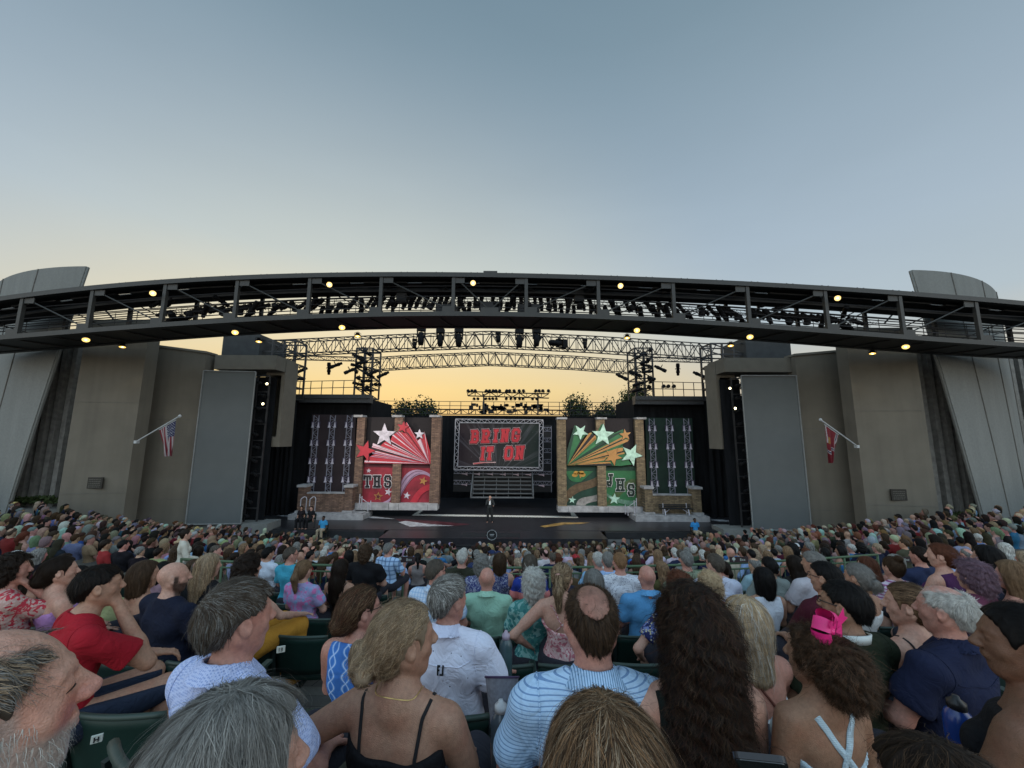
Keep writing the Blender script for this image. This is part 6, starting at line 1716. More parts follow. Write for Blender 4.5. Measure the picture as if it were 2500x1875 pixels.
# ================================================================= crowd templates
SKIN_PICK = ['fair'] * 8 + ['pink'] * 4 + ['tan'] * 4 + ['olive'] * 2 + ['brown']
def grids(p, fine, coarse, legs=True, hair=0.0):
    x0 = min(-.30, p.wr['L'][0] - .12, p.el['L'][0] - .07); x1 = max(.30, p.wr['R'][0] + .12, p.el['R'][0] + .07)
    y1 = max(.62 if legs else .34, p.head[1] + .15, p.wr['L'][1] + .14, p.wr['R'][1] + .14)
    xs = axis_grid(x0 - .02, x1 + .02, p.head[0] - .105, p.head[0] + .105, fine, coarse)
    ys = axis_grid(-.27, y1, p.head[1] - .13, p.head[1] + .12, fine, coarse)
    zs = axis_grid(0.0 if legs else .40, p.head[2] + .16, p.head[2] - .14, p.head[2] + .13, fine, coarse)
    return xs, ys, zs
class Tpl: pass
def template(hair, shirt, male, fine=.011, coarse=.026, legs=True, seed=0, **kw):
    t = Tpl(); t.__dict__.update(locals()); p = t.p = pose(male=male, **kw)
    G = grids(p, fine, coarse, legs)
    F = SDF(*G); build_body(F, p, det=fine < .012, hands=fine < .013, legs=legs); t.body = np_mesh('person', *F.mesh()); t.body.materials.append(M_skin); t.body.shade_smooth()
    F = SDF(*G); build_shirt(F, p, shirt, seed=seed, fold=.005, th=.010); t.shirt = np_mesh('shirt', *F.mesh()); t.shirt.materials.append(M_cloth); t.shirt.shade_smooth()
    F = SDF(*G); build_trousers(F, p, 2 if seed % 3 == 0 else .45); t.legs_m = np_mesh('trousers', *F.mesh()); t.legs_m.materials.append(M_cloth); t.legs_m.shade_smooth()
    t.hair_m = None; t.hat_m = None
    if hair in ('short', 'crew', 'pony'):
        F = SDF(*G); grow(F, 'hat', p); t.hat_m = np_mesh('cap', *F.mesh()); t.hat_m.materials.append(M_cloth); t.hat_m.shade_smooth()
    if hair != 'bald':
        e = .03; hx = axis_grid(p.head[0] - .17, p.head[0] + .17, p.head[0] - .17, p.head[0] + .17, fine * .85, coarse); hy = axis_grid(p.head[1] - .26, p.head[1] + .15, p.head[1] - .26, p.head[1] + .15, fine * .85, coarse); hz = axis_grid(p.head[2] - .48, p.head[2] + .19, p.head[2] - .30, p.head[2] + .19, fine * .85, coarse)
        F = SDF(hx, hy, hz); grow(F, hair, p, noise=.0045, seed=seed); t.hair_m = np_mesh('hair', *F.mesh()); t.hair_m.materials.append(M_hairo); t.hair_m.shade_smooth()
    return t
MH = ['short', 'short', 'crew', 'balding', 'sidebald', 'thick', 'bald', 'cap']
FH = ['bob', 'long', 'wavyl', 'bun', 'pony', 'lowbun', 'curly', 'shaggy', 'longbob']
TPL = []
_tl = [('short', 'polo', True, dict(yaw=-.35)), ('short', 'tee', True, dict(yaw=.3, armL='lap', armR='rest')), ('crew', 'tee', True, dict(yaw=-.6)), ('balding', 'polo', True, dict(yaw=.1, girth=1.15)), ('sidebald', 'polo', True, dict(yaw=-.2, girth=1.1)),
       ('thick', 'tee', True, dict(yaw=.05)), ('bald', 'polo', True, dict(yaw=-.4, w=1.05)), ('short', 'longshirt', True, dict(yaw=0, w=1.05, armL='akimbo')),
       ('bob', 'tee', False, dict(yaw=-.3)), ('bob', 'tank', False, dict(yaw=.35)), ('long', 'tee', False, dict(yaw=-.1)), ('long', 'cami', False, dict(yaw=.3)), ('bun', 'tee', False, dict(yaw=-.5)), ('pony', 'tank', False, dict(yaw=.2)),
       ('lowbun', 'tee', False, dict(yaw=-.2, roll=.1)), ('curly', 'tank', False, dict(yaw=.1)), ('shaggy', 'tee', False, dict(yaw=-.4, girth=1.12)), ('longbob', 'tee', False, dict(yaw=.45, armR='chin')), ('long', 'tank', False, dict(yaw=-.8, roll=-.1)), ('thick', 'shirt', True, dict(yaw=-.8, armL='back'))]
for i, (h, sh_, ml, kw) in enumerate(_tl): TPL.append(template(h, sh_, ml, seed=i, **kw))
HAIRW = {'crew': 'cropped', 'short': 'short', 'thick': 'thick', 'balding': 'thinning', 'sidebald': 'thinning', 'bald': 'no', 'bob': 'chin-length', 'long': 'long', 'bun': 'bunned', 'pony': 'ponytailed', 'lowbun': 'pinned-up', 'curly': 'curly', 'shaggy': 'shaggy', 'longbob': 'shoulder-length'}
SHIRTC = [('white', (.62, .64, .68), 9), ('pale blue', (.34, .46, .66), 8), ('grey', (.24, .25, .26), 6), ('navy', (.022, .03, .07), 7), ('black', (.012, .012, .014), 9), ('red', (.34, .03, .04), 3), ('pink', (.48, .26, .28), 3), ('teal', (.05, .17, .19), 1), ('green', (.05, .10, .06), .5), ('mint', (.30, .42, .38), .5), ('lilac', (.32, .28, .36), .8), ('cream', (.54, .50, .40), 4), ('bright blue', (.05, .20, .48), 4), ('maroon', (.09, .018, .03), 2), ('yellow', (.46, .42, .20), 1), ('coral', (.50, .20, .15), 1), ('olive', (.09, .09, .045), 2), ('brown', (.12, .07, .045), 2)]
HAIRM = [('grey', 8), ('white', 5), ('dark', 7), ('black', 4), ('brown', 8), ('greybrown', 6), ('light', 3), ('sand', 1)]
HAIRF = [('blonde', 5), ('ash', 6), ('light', 7), ('brown', 9), ('dark', 7), ('black', 5), ('white', 4), ('grey', 5), ('auburn', 3)]
HN = {'dark': 'dark brown', 'light': 'light brown', 'ash': 'ash blond', 'greybrown': 'greying', 'sand': 'sandy', 'blonde': 'blond'}
def wpick(g, L, wi=-1): return g.choices(L, [a[wi] for a in L])[0]
PEOPLE = []                 # (x, y) of every seated figure
def put_person(t, x, y, z, rz, skin, hairn, shirtc, sc, pants, roll=0.0, hat=None):
    o = bpy.data.objects.new('person', t.body); COL.objects.link(o); o.color = (*skin, 1)
    parts = [('shirt', t.shirt, shirtc), ('trousers', t.legs_m, pants)] + ([('hair', t.hair_m, HAIRC[hairn])] if t.hair_m else []) + ([('cap', t.hat_m, hat)] if hat and t.hat_m else [])
    for nm, me, c in parts:
        q = bpy.data.objects.new(nm, me); COL.objects.link(q); q.parent = o; q.color = (*[v for v in c], 1)
    o.location = (x, y, z); o.rotation_euler.z = rz; o.rotation_euler.y = roll; o.scale = (sc,) * 3
    return o
ROWS = [.60, 1.32, 2.30, 3.20, 4.10, 5.00, 5.90, 6.80] + [9.0 + .85 * k for k in range(16)]
ROWN = ['', '', 'second', 'third', 'fourth', 'fifth', 'sixth', 'seventh'] + [f'{w} row past the rail' for w in ('first', 'second', 'third', 'fourth', 'fifth', 'sixth', 'seventh', 'eighth', 'ninth', 'tenth', 'eleventh', 'twelfth', 'thirteenth', 'fourteenth', 'fifteenth', 'sixteenth', 'seventeenth')]
def wall_limit(x):
    return 21.2 if abs(x - CX) > 15.5 else (23.4 if abs(x - CX) > 11 else 22.2)
# ================================================================= the people nearest the camera
HERO = []; NEARSEAT = []
def cm(name, **k): return mat(name, **k)
def _stripes(c1, c2, per, duty, axis='Z', wob=.0):
    def f(n, l, vec, src, b):
        s = n.new('ShaderNodeSeparateXYZ'); l.new(vec, s.inputs[0]); a = s.outputs[axis]
        if wob:
            nz = n.new('ShaderNodeTexNoise'); nz.inputs['Scale'].default_value = 6; l.new(vec, nz.inputs['Vector']); a = nmath(n, l, 'ADD', a, nmath(n, l, 'MULTIPLY', nz.outputs['Fac'], wob))
        fr = nmath(n, l, 'FRACT', nmath(n, l, 'MULTIPLY', a, 1 / per)); return mixc(n, l, nmath(n, l, 'LESS_THAN', fr, duty), c1, c2)
    return f
def _dots(c1, c2, per, rad):
    def f(n, l, vec, src, b):
        v = n.new('ShaderNodeTexVoronoi'); v.inputs['Scale'].default_value = 1 / per; v.inputs['Randomness'].default_value = .25; l.new(vec, v.inputs['Vector'])
        return mixc(n, l, nmath(n, l, 'LESS_THAN', v.outputs['Distance'], rad), c1, c2)
    return f
def _plaid(c1, c2, c3, per):
    def f(n, l, vec, src, b):
        s = n.new('ShaderNodeSeparateXYZ'); l.new(vec, s.inputs[0])
        a = nmath(n, l, 'LESS_THAN', nmath(n, l, 'FRACT', nmath(n, l, 'MULTIPLY', s.outputs['X'], 1 / per)), .3); b_ = nmath(n, l, 'LESS_THAN', nmath(n, l, 'FRACT', nmath(n, l, 'MULTIPLY', s.outputs['Z'], 1 / per)), .3)
        c = mixc(n, l, nmath(n, l, 'MULTIPLY', a, .6), c1, c2); return mixc(n, l, nmath(n, l, 'MULTIPLY', b_, .6), c, c3)
    return f
def _blotch(c1, c2, c3, sc):
    def f(n, l, vec, src, b):
        a = n.new('ShaderNodeTexNoise'); a.inputs['Scale'].default_value = sc; a.inputs['Distortion'].default_value = 1.5; l.new(vec, a.inputs['Vector'])
        v = n.new('ShaderNodeTexVoronoi'); v.inputs['Scale'].default_value = sc * 1.6; l.new(vec, v.inputs['Vector'])
        c = mixc(n, l, nmath(n, l, 'GREATER_THAN', a.outputs['Fac'], .52), c1, c2); return mixc(n, l, nmath(n, l, 'LESS_THAN', v.outputs['Distance'], .32), c, c3)
    return f
def _ogee(c1, c2, c3):
    def f(n, l, vec, src, b):
        s = n.new('ShaderNodeSeparateXYZ'); l.new(vec, s.inputs[0])
        x = nmath(n, l, 'MULTIPLY', s.outputs['X'], 34.); z = nmath(n, l, 'MULTIPLY', s.outputs['Z'], 52.)
        w1 = nmath(n, l, 'ABSOLUTE', nmath(n, l, 'SINE', nmath(n, l, 'ADD', x, nmath(n, l, 'MULTIPLY', nmath(n, l, 'SINE', z), .75)))); w2 = nmath(n, l, 'ABSOLUTE', nmath(n, l, 'SINE', nmath(n, l, 'SUBTRACT', x, nmath(n, l, 'MULTIPLY', nmath(n, l, 'SINE', z), .75))))
        m = nmath(n, l, 'MINIMUM', w1, w2); c = mixc(n, l, nmath(n, l, 'LESS_THAN', m, .32), c1, c2); return mixc(n, l, nmath(n, l, 'LESS_THAN', m, .12), c, c3)
    return f
CW = dict(rough=.9, var=.06, scale=7, bump=.15, bscale=350, spec=.15, wrinkle=.55)
MC = {
 'dots_blue': mat('polo_dotted', custom=_dots((.50, .57, .82), (.30, .38, .66), .0065, .42), **CW),
 'white_polo': mat('polo_white', custom=_dots((.70, .72, .86), (.05, .06, .12), .05, .075), **CW),
 'stripe_blue': mat('polo_striped', custom=_stripes((.42, .60, .82), (.17, .29, .50), .0118, .26, 'Z', .012), **CW),
 'rib': mat('collar_rib', custom=_stripes((.40, .57, .78), (.12, .24, .42), .0075, .35, 'X'), **CW),
 'ogee': mat('blouse_ogee', custom=_ogee((.050, .17, .52), (.10, .27, .66), (.42, .56, .82)), **CW),
 'floral_pink': mat('dress_floral', custom=_blotch((.58, .36, .36), (.42, .14, .17), (.62, .48, .46), 22), **CW),
 'floral_navy': mat('blouse_floral', custom=_blotch((.02, .025, .09), (.16, .20, .42), (.45, .40, .25), 30), **CW),
 'grid': mat('shirt_dashed', custom=_dots((.58, .60, .66), (.06, .07, .13), .016, .30), **CW),
 'plaid_lt': mat('shirt_light_plaid', custom=_plaid((.50, .60, .74), (.22, .38, .62), (.26, .42, .64), .03), **CW),
 'plaid_bl': mat('shirt_blue_plaid', custom=_plaid((.36, .52, .74), (.05, .10, .22), (.05, .10, .22), .085), **CW),
 'tiedye': mat('tee_tiedye', custom=_blotch((.34, .30, .52), (.55, .18, .40), (.24, .34, .56), 9), **CW),
 'redfloral': mat('top_red_floral', custom=_blotch((.45, .30, .27), (.42, .04, .06), (.50, .36, .33), 20), **CW),
 'pinkstripe': mat('tee_pink_stripe', custom=_stripes((.60, .50, .60), (.30, .08, .22), .035, .35), **CW),
 'ethnic': mat('blouse_pattern', custom=_blotch((.04, .05, .16), (.30, .32, .42), (.05, .06, .18), 38), **CW),
}
def ribbon_on(F, pts, w, off, m, parent, name='strap', n=26, th=.003):
    pts = np.array(pts, float); L = np.concatenate([[0], np.cumsum(np.linalg.norm(np.diff(pts, axis=0), axis=1))])
    s = np.linspace(0, L[-1], n); C = np.stack([np.interp(s, L, pts[:, k]) for k in range(3)], 1)
    C = F.project(C, off, 4)
    C[1:-1] = (C[:-2] + C[1:-1] * 2 + C[2:]) / 4
    t = np.gradient(C, axis=0); g_ = F.grad(C); sd_ = np.cross(t, g_); sd_ /= np.linalg.norm(sd_, axis=1)[:, None]
    rows = [C - sd_ * w / 2, C - sd_ * w / 2 + g_ * th, C + sd_ * w / 2 + g_ * th, C + sd_ * w / 2]
    V = np.stack(rows, 1).reshape(-1, 3); Fq = []
    for i in range(n - 1):
        for k in range(4): Fq.append([i * 4 + k, i * 4 + (k + 1) % 4, (i + 1) * 4 + (k + 1) % 4, (i + 1) * 4 + k])
    Fq += [[0, 1, 2, 3], [4 * n - 1, 4 * n - 2, 4 * n - 3, 4 * n - 4]]
    return MB().add(V, Fq).build(name, m, parent, True, fix=True)
def hero(px, py, d, label, hair='short', hc='brown', shirt='tee', sc=(.5, .5, .5), smat=None, skin='fair', male=True, body=None, yaw=0., pants=(.03, .03, .04), plen=.45, strand=None, group=None, size=1.0, collar=None, hlen=None, fine=None, extra=None, colH=None, seed=None, straps=None, glasses=None, legs=True, hat=None, necklace=False, fold=.0065, neck=1.070, th=.008, loose=.01, beard=None, **kw):
    """yaw = facing of the head in the world (0 = towards the stage, + = left); body = facing of the body"""
    d = d * float(np.interp(d, [.9, .95, 2.2, 2.7, 6.5], [1, 1.15, 1.15, 1.27, 1.27]))
    hp = P(px, py, d); seed = len(HERO) if seed is None else seed
    if body is None: body = float(face(hp[0], hp[1], .6))
    p = pose(male=male, yaw=yaw - body, **kw)
    fine = fine or (.0045 if d < 1 else .0055 if d < 2.5 else .0068 if d < 4.2 else .0095); coarse = .011 if d < 2.3 else .018 if d < 3.6 else .024
    G = grids(p, fine, coarse, legs)
    F = SDF(*G); build_body(F, p, det=True, hands=True, legs=legs)
    V, Q = F.mesh(); o = link('person', np_mesh('person', V, Q), M_skin, smooth=True); o.color = (*SKINC.get(skin, skin), 1)
    tag(o, label, 'person', group)
    if hair in ('balding', 'sidebald') and d > .9:
        Lb = (V - p.head) @ p.HM; e0 = (Lb[:, 0] / (.052 if hair == 'balding' else .066)) ** 2 + ((Lb[:, 1] + (.055 if hair == 'balding' else .01)) / (.072 if hair == 'balding' else .10)) ** 2
        nz_ = fnoise(Lb, 60., 3) * .18 + fnoise(Lb, 200., 4) * .12
        mk = (np.clip((np.sqrt(e0) + nz_ - .45) / .55, 0, 1) * np.clip((Lb[:, 2] - .01) / .03, 0, 1) * np.clip((.045 + Lb[:, 2] * .3 - Lb[:, 1]) / .03, 0, 1))[:, None] * .8
        if hair == 'balding': mk = np.maximum(mk, (.50 + nz_[:, None]) * np.clip((Lb[:, 2:3] - .03) / .03, 0, 1) * np.clip((.05 - Lb[:, 1:2]) / .03, 0, 1)); mk = np.clip(mk, 0, 1)
        c0 = np.tile(np.array(SKINC.get(skin, skin)), (len(V), 1)) * (1 - mk) + np.array(HAIRC[hc]) * mk
        a_ = o.data.attributes.new('Col', 'FLOAT_COLOR', 'POINT'); a_.data.foreach_set('color', np.concatenate([c0, np.ones((len(V), 1))], 1).astype(np.float32).ravel()); o.data.materials.clear(); o.data.materials.append(M_skinv)
    C = lambda nm, me, m, col=None: (lambda q: (setattr(q, 'color', (*(col or (1, 1, 1)), 1)), q)[1])(link(nm, me, m, o, True))
    FS = SDF(*G); build_shirt(FS, p, shirt, seed=seed, fold=fold, neck=neck, th=th, loose=loose)
    VS, QS = FS.mesh(); shirt_o = C('shirt', np_mesh('shirt', VS, QS), smat or M_cloth, sc)
    FT = SDF(*G); build_trousers(FT, p, plen); VT, QT = FT.mesh()
    if len(VT): C('trousers', np_mesh('trousers', VT, QT), M_cloth, pants)
    if hair != 'bald':
        f2 = fine * .85; e = (hlen or .40) + .06 if hair in ('long', 'curly') else .32
        hx = axis_grid(p.head[0] - .19, p.head[0] + .19, p.head[0] - .16, p.head[0] + .16, f2, f2 * 2); hy = axis_grid(p.head[1] - .27, p.head[1] + .15, p.head[1] - .24, p.head[1] + .15, f2, f2 * 2); hz = axis_grid(p.head[2] - e, p.head[2] + .19, p.head[2] - min(e, .25), p.head[2] + .17, f2, f2 * 2)
        FH_ = SDF(hx, hy, hz); grow(FH_, hair, p, noise=.003 if hair not in ('curly', 'afro', 'shaggy') else .006, seed=seed, H=hlen)
        V3, Q3 = FH_.mesh(); base = np.tile(np.array([*[c * .75 for c in HAIRC[hc]], 1.]), (len(V3), 1)); parts = [(V3, Q3, base)]
        n = strand if strand is not None else int(np.interp(d, [.5, 1.2, 2, 3, 4.5], [14000, 10000, 6000, 3200, 1500]))
        if n:
            Ls = {'short': .035, 'crew': .014, 'thick': .045, 'balding': .028, 'sidebald': .030, 'shaggy': .05, 'bob': .14, 'longbob': .18, 'long': .24, 'curly': .12, 'afro': .05, 'bun': .10, 'lowbun': .10, 'clip': .10, 'pony': .10, 'topbun': .10}[hair]
            cv = {'curly': 1.1, 'afro': 1.2, 'shaggy': .5, 'lowbun': .55}.get(hair, 0.05)
            w = .00025 + .00035 * d
            sv = strands(FH_, p, hair, n, Ls, seed, w=w, curl=cv, lift={'crew': .003, 'short': .005, 'curly': .016, 'afro': .018, 'shaggy': .012, 'lowbun': .007}.get(hair, .006), cols=colH or [HAIRC[hc]], seedpts=(V3, Q3))
            parts.append(sv)
            if hair in ('balding', 'sidebald'):
                # sparse hairs over the thin crown
                Vb, Qb = V, Q
                reg = lambda L_: (L_[:, 2] > .02) & (L_[:, 1] < .06) & (np.linalg.norm(L_, axis=1) < .14) & (g_sp.random(len(L_)) < np.clip(np.hypot(L_[:, 0] / .055, (L_[:, 1] + .03) / .085) - .35, 0.0, 1) ** 1.8)
                g_sp = np.random.default_rng(seed)
                parts.append(strands(F, p, 'short', n * 5, .012, seed + 5, w=w * .5, lift=.004, cols=colH or [HAIRC[hc]], seedpts=(Vb, Qb), region=reg))
        off = 0; VV = []; QQ = []; CC = []
        for a, b, c in parts: VV.append(a); QQ.append(b + off); CC.append(c); off += len(a)
        C('hair', np_mesh('hair', np.concatenate(VV), np.concatenate(QQ), {'Col': np.concatenate(CC)}), M_hair)
    if beard:
        bc, bn, bl, reg = beard
        if d > .9:
            Lb = (V - p.head) @ p.HM; mk = (beard_soft(Lb) * .85)[:, None] if reg is beard_region else reg(Lb)[:, None] * .8; c0 = np.tile(np.array(SKINC.get(skin, skin)), (len(V), 1)) * (1 - mk) + np.array(HAIRC[bc]) * mk
            a_ = o.data.attributes.new('Col', 'FLOAT_COLOR', 'POINT'); a_.data.foreach_set('color', np.concatenate([c0, np.ones((len(V), 1))], 1).astype(np.float32).ravel()); o.data.materials.clear(); o.data.materials.append(M_skinv)
        sv = strands(F, p, 'bob', bn, bl, seed + 9, w=.0002 + .0003 * d, lift=.006, cols=[HAIRC[bc]], seedpts=(V, Q), region=reg)
        C('beard', np_mesh('beard', sv[0], sv[1], {'Col': sv[2]}), M_hair)
    if d < 2.9 and shirt in ('tee', 'polo', 'shirt'):
        T = p.T; sm_ = smat or M_cloth
        for sg in (-1, 1):
            q = p.sw - .022
            ang = np.linspace(-.2, 3.6, 12); ribbon_on(FS, [T(sg * (q + .010 * math.cos(a) * 0 - .018 * math.sin(a) * 0 + (.0 if a < 1.6 else .0)), -.075 * math.sin(a - .9) , .985 + .075 * math.cos(a - .9)) for a in ang], .005, .0005, sm_, o, 'seam', n=34, th=.0022).color = shirt_o.color
        ribbon_on(FS, [T(x_, -.16, .995 - .012 * math.cos(x_ * 9)) for x_ in np.linspace(-p.sw + .02, p.sw - .02, 9)], .0045, .0005, sm_, o, 'seam', n=34, th=.0022).color = shirt_o.color
    if collar:
        cc, cmx = collar; nx = (p.U @ (np.array([0, -.012, 1.103]) - (0, 0, .54))) + p.hip
        gg = [axis_grid(c - .12, c + .12, c - .12, c + .12, .005, .01) for c in (nx[0], nx[1], nx[2])]
        K = SDF(*gg); K.frame(p.U, nx); x, y, z = K.local()
        r_ = np.sqrt(x ** 2 + (y * .95) ** 2); top = .022 - y * .36; bot = -.034 - y * .36
        rr = .0600 + (.0 if male else -.006) + np.maximum(top - z, 0) * .75
        dd = np.maximum(np.maximum(np.abs(r_ - rr) - .0042, z - top), bot - z); K.f = dd.astype(np.float32) + 0 * K.f; K.frame()
        VK, QK = K.mesh(); C('collar', np_mesh('collar', VK, QK), cmx or M_cloth, cc)
    if straps:
        T = p.T
        for st_ in straps:
            pts, w_, mm = st_; ribbon_on(F, [T(*q) for q in pts], w_, .001, mm, o)
    if necklace:
        a = np.linspace(0, 2 * math.pi, 40, endpoint=False)
        pts = p.neck0 + np.stack([.064 * np.cos(a), .06 * np.sin(a) - .004, .022 - .035 * np.sin(a)], 1) @ p.U.T
        pts = F.project(pts, .002, 3); MB().tube(list(pts) + [pts[0]], .0016, 5, False).build('necklace', mat('gold_chain', (.5, .36, .14), .3, metal=.8, var=.05), o)
    if glasses:
        H = lambda x, y, z: p.head + p.HM @ np.array([x, y, z]); gm = MB()
        for sg in (-1, 1):
            gm.tube([H(sg * (.031 + .021 * math.cos(t)), .094 - .006 * abs(math.cos(t)) * (1 if sg * math.cos(t) > 0 else 0), .012 + .016 * math.sin(t)) for t in np.linspace(0, 6.283, 16)], .0022, 5, False)
            gm.tube([H(sg * .052, .090, .016), H(sg * .072, .060, .016), H(sg * .079, .0, .014), H(sg * .079, -.02, .000)], .0024, 5)
        gm.tube([H(-.010, .098, .016), H(.010, .098, .016)], .002, 5)
        gm.build('glasses', mat('glasses_' + glasses, {'dark': (.01, .01, .012), 'gold': (.35, .25, .12)}[glasses], .3), o)
    if extra: extra(o, p, F, FS)
    o.scale = (size,) * 3; o.rotation_euler.z = body
    o.location = tuple(hp - rotz(body) @ p.head * size)
    if d < 2.0: NEARSEAT.append(((o.location[0], o.location[1], o.location[2] - (.42 if size < .8 else 0)), body, label))
    HERO.append((hp[0], hp[1], d)); PEOPLE.append((hp[0], hp[1]))
    return o, p, F
BLK = mat('black_knit', (.010, .010, .012), .85, var=.1, bump=.1, bscale=300)
M_pinks = MC['floral_pink']
# --- nearest: row at the bottom edge
M_lipred = None
# (1) bearded man, lower left corner
def beard_region(L):
    x, y, z = L.T; ax = np.abs(x)
    jaw = (z < -.040 - .25 * (y - .06)) & (z > -.16) & (y > .0 - (z + .05) * .2) & (np.linalg.norm(L, axis=1) < .16)
    side = (z < -.005) & (z > -.09) & (ax > .045) & (y > .0) & (y < .045 + ax * 0)
    lips = (z > -.064) & (z < -.044) & (ax < .020) & (y > .07)
    return (jaw | side) & ~lips
def beard_soft(L):
    x, y, z = L.T; ax = np.abs(x); S = lambda v, w_: np.clip(v / w_ + .5, 0, 1)
    m = S(-.030 - .30 * np.maximum(y - .03, 0) - z, .016) * S(y + .008 - np.maximum(-.05 - z, 0) * .3, .016) * S(.14 + z, .02)
    side = S(.022 - z, .02) * S(y + .002, .008) * S(.028 - y, .010) * S(ax - .05, .01) * S(z + .05, .02)
    lips = S(.019 - ax, .006) * S(z + .066, .004) * S(-.043 - z, .004) * S(y - .07, .01)
    return np.maximum(m, side) * (1 - lips)
def brow_region(L): x, y, z = L.T; return (z > .026) & (z < .038) & (np.abs(np.abs(x) - .030) < .019) & (y > .055)
def bearded_extra(o, p, F, FS):
    # painted skin: lips, flushed cheeks and nose, greyish jaw
    me = o.data; n = len(me.vertices); co = np.empty(n * 3, np.float32); me.vertices.foreach_get('co', co); co = co.reshape(-1, 3)
    L = (co - p.head) @ p.HM; x, y, z = L.T; c = np.tile(np.array([.50, .285, .215]), (n, 1))
    def blend(mask, col): m = np.clip(mask, 0, 1)[:, None]; return c * (1 - m) + np.array(col) * m
    c = blend(1 - np.hypot((np.abs(x) - .04) / .03, (z + .028) / .032) ** 2, (.46, .17, .13)) if True else c
    nose = np.clip(1 - ((x / .022) ** 2 + ((z + .018) / .022) ** 2) ** 1, 0, 1) * (y > .085); c = c * (1 - .6 * nose[:, None]) + np.array([.50, .20, .17]) * .6 * nose[:, None]
    lip = np.clip(1.4 - np.hypot(x / .020, (z + .053) / .009), 0, 1) * (y > .072); c = c * (1 - lip[:, None]) + np.array([.40, .15, .13]) * lip[:, None]
    bm_ = (beard_soft(L) * .75)[:, None]; c = c * (1 - bm_) + np.array([.36, .33, .30]) * bm_
    a = me.attributes.new('Col', 'FLOAT_COLOR', 'POINT'); a.data.foreach_set('color', np.concatenate([c, np.ones((n, 1))], 1).astype(np.float32).ravel())
    me.materials.clear(); me.materials.append(M_skinv)
    sv = strands(F, p, 'bob', 420, .012, 77, w=.0004, lift=.003, cols=[HAIRC['grey'], HAIRC['greybrown']], seedpts=tuple(F.mesh()), region=brow_region)
    q = link('eyebrow', np_mesh('eyebrow', sv[0], sv[1], {'Col': sv[2]}), M_hair, o, True)
    for sg in (-1, 1):      # lowered lashes
        H = lambda a_, b_, c_: p.head + p.HM @ np.array([a_, b_, c_])
        MB().tube([H(sg * (.030 + .014 * t), .084 - .007 * abs(t) ** 2 - (.006 if t * 1 > 0 else 0) * t, .006 - .004 * abs(t)) for t in np.linspace(-1, 1, 9)], [.0003, .001, .0014, .0016, .0017, .0016, .0014, .001, .0003], 5).build('eyelash', mat('lash', (.03, .02, .015), .6), o)
hero(-45, 1755, .60, 'large bearded man with swept grey hair in profile, cropped by the lower left corner', hair='sidebald', hc='greybrown', yaw=-.62, body=-.35, shirt='polo', sc=(.12, .12, .13), fine=.0032, strand=16000, beard=('white', 42000, .013, beard_region), colH=[HAIRC['grey'], HAIRC['greybrown'], HAIRC['ash']], extra=bearded_extra, hunch=.02, pitch=-.12, full=.004, skin='pink')
# (2) grey-haired woman, bottom
hero(572, 1900, .71, 'grey-haired person with wispy chin-length hair at the bottom edge, only the head showing', hair='bob', hc='grey', male=False, yaw=-.75, body=-.35, shirt='tee', sc=(.4, .42, .45), skin='fair', strand=60000, colH=[HAIRC['grey'], (.23, .225, .21), (.12, .115, .105), HAIRC['grey']], fine=.004, size=1.0)
# (3) long brown hair, bottom centre
hero(1478, 1922, .73, 'woman with long highlighted brown hair parted in the middle, bottom centre edge', hair='longbob', hc='light', male=False, yaw=.02, body=0, shirt='tee', sc=(.1, .1, .1), strand=50000, colH=[HAIRC['light'], HAIRC['brown'], HAIRC['ash'], HAIRC['brown'], HAIRC['sand']], fine=.004, pitch=.1)
# (4) dark head bottom right
hero(2300, 2010, .80, 'person with smooth dark brown hair, only the crown showing at the bottom right edge', hair='bob', hc='dark', male=False, yaw=.55, body=.35, shirt='tee', sc=(.1, .1, .1), skin='tan', strand=9000, fine=.0045, colH=[HAIRC['dark'], HAIRC['brown'], HAIRC['dark']])
# --- row of the blond woman and the striped polo
hero(585, 1512, 1.14, 'man with short grey-brown hair in a dotted pale blue polo, left of the bare-shouldered woman', hair='thick', hc='greybrown', yaw=-.62, body=-.38, shirt='polo', smat=MC['dots_blue'], collar=((1, 1, 1), MC['dots_blue']), skin='pink', colH=[HAIRC['greybrown'], HAIRC['grey'], HAIRC['greybrown'], HAIRC['brown']], armR='lap', w=1.04, girth=1.08, size=.94)
cami = [([(-.095, -.11, .885), (-.10, -.12, .95), (-.105, -.06, 1.05), (-.105, .04, 1.05)], .011, BLK), ([(.095, -.11, .885), (.10, -.12, .95), (.105, -.06, 1.05), (.105, .04, 1.05)], .011, BLK)]
hero(992, 1562, 1.25, 'woman with a loose blond-brown bun in a black thin-strapped top, arm on the seat', hair='lowbun', hc='ash', male=False, yaw=-1.0, body=-.22, shirt='cami', sc=(.010, .010, .012), skin='tan', straps=cami, necklace=True, colH=[HAIRC['ash'], HAIRC['blonde'], HAIRC['light'], HAIRC['light'], HAIRC['ash']], armL='back', w=1.03, strand=9000)
hero(1443, 1522, 1.19, 'man with a thinning brown crown in a blue and white striped polo', hair='balding', hc='brown', yaw=0.0, body=0, shirt='polo', smat=MC['stripe_blue'], collar=((1, 1, 1), MC['rib']), skin='pink', w=1.08, girth=1.05, colH=[HAIRC['brown'], HAIRC['dark'], HAIRC['brown']], strand=8000, pitch=.12, full=.003)
hero(1685, 1535, 1.16, 'woman with very long dark curly hair in a black tank top', hair='curly', hc='dark', male=False, yaw=.12, body=.05, shirt='tank', sc=(.008, .013, .012), skin='fair', hlen=.50, size=.95, strand=14000, colH=[HAIRC['dark'], HAIRC['dark'], HAIRC['brown'], HAIRC['black'], (.035, .014, .009)], w=1.08)
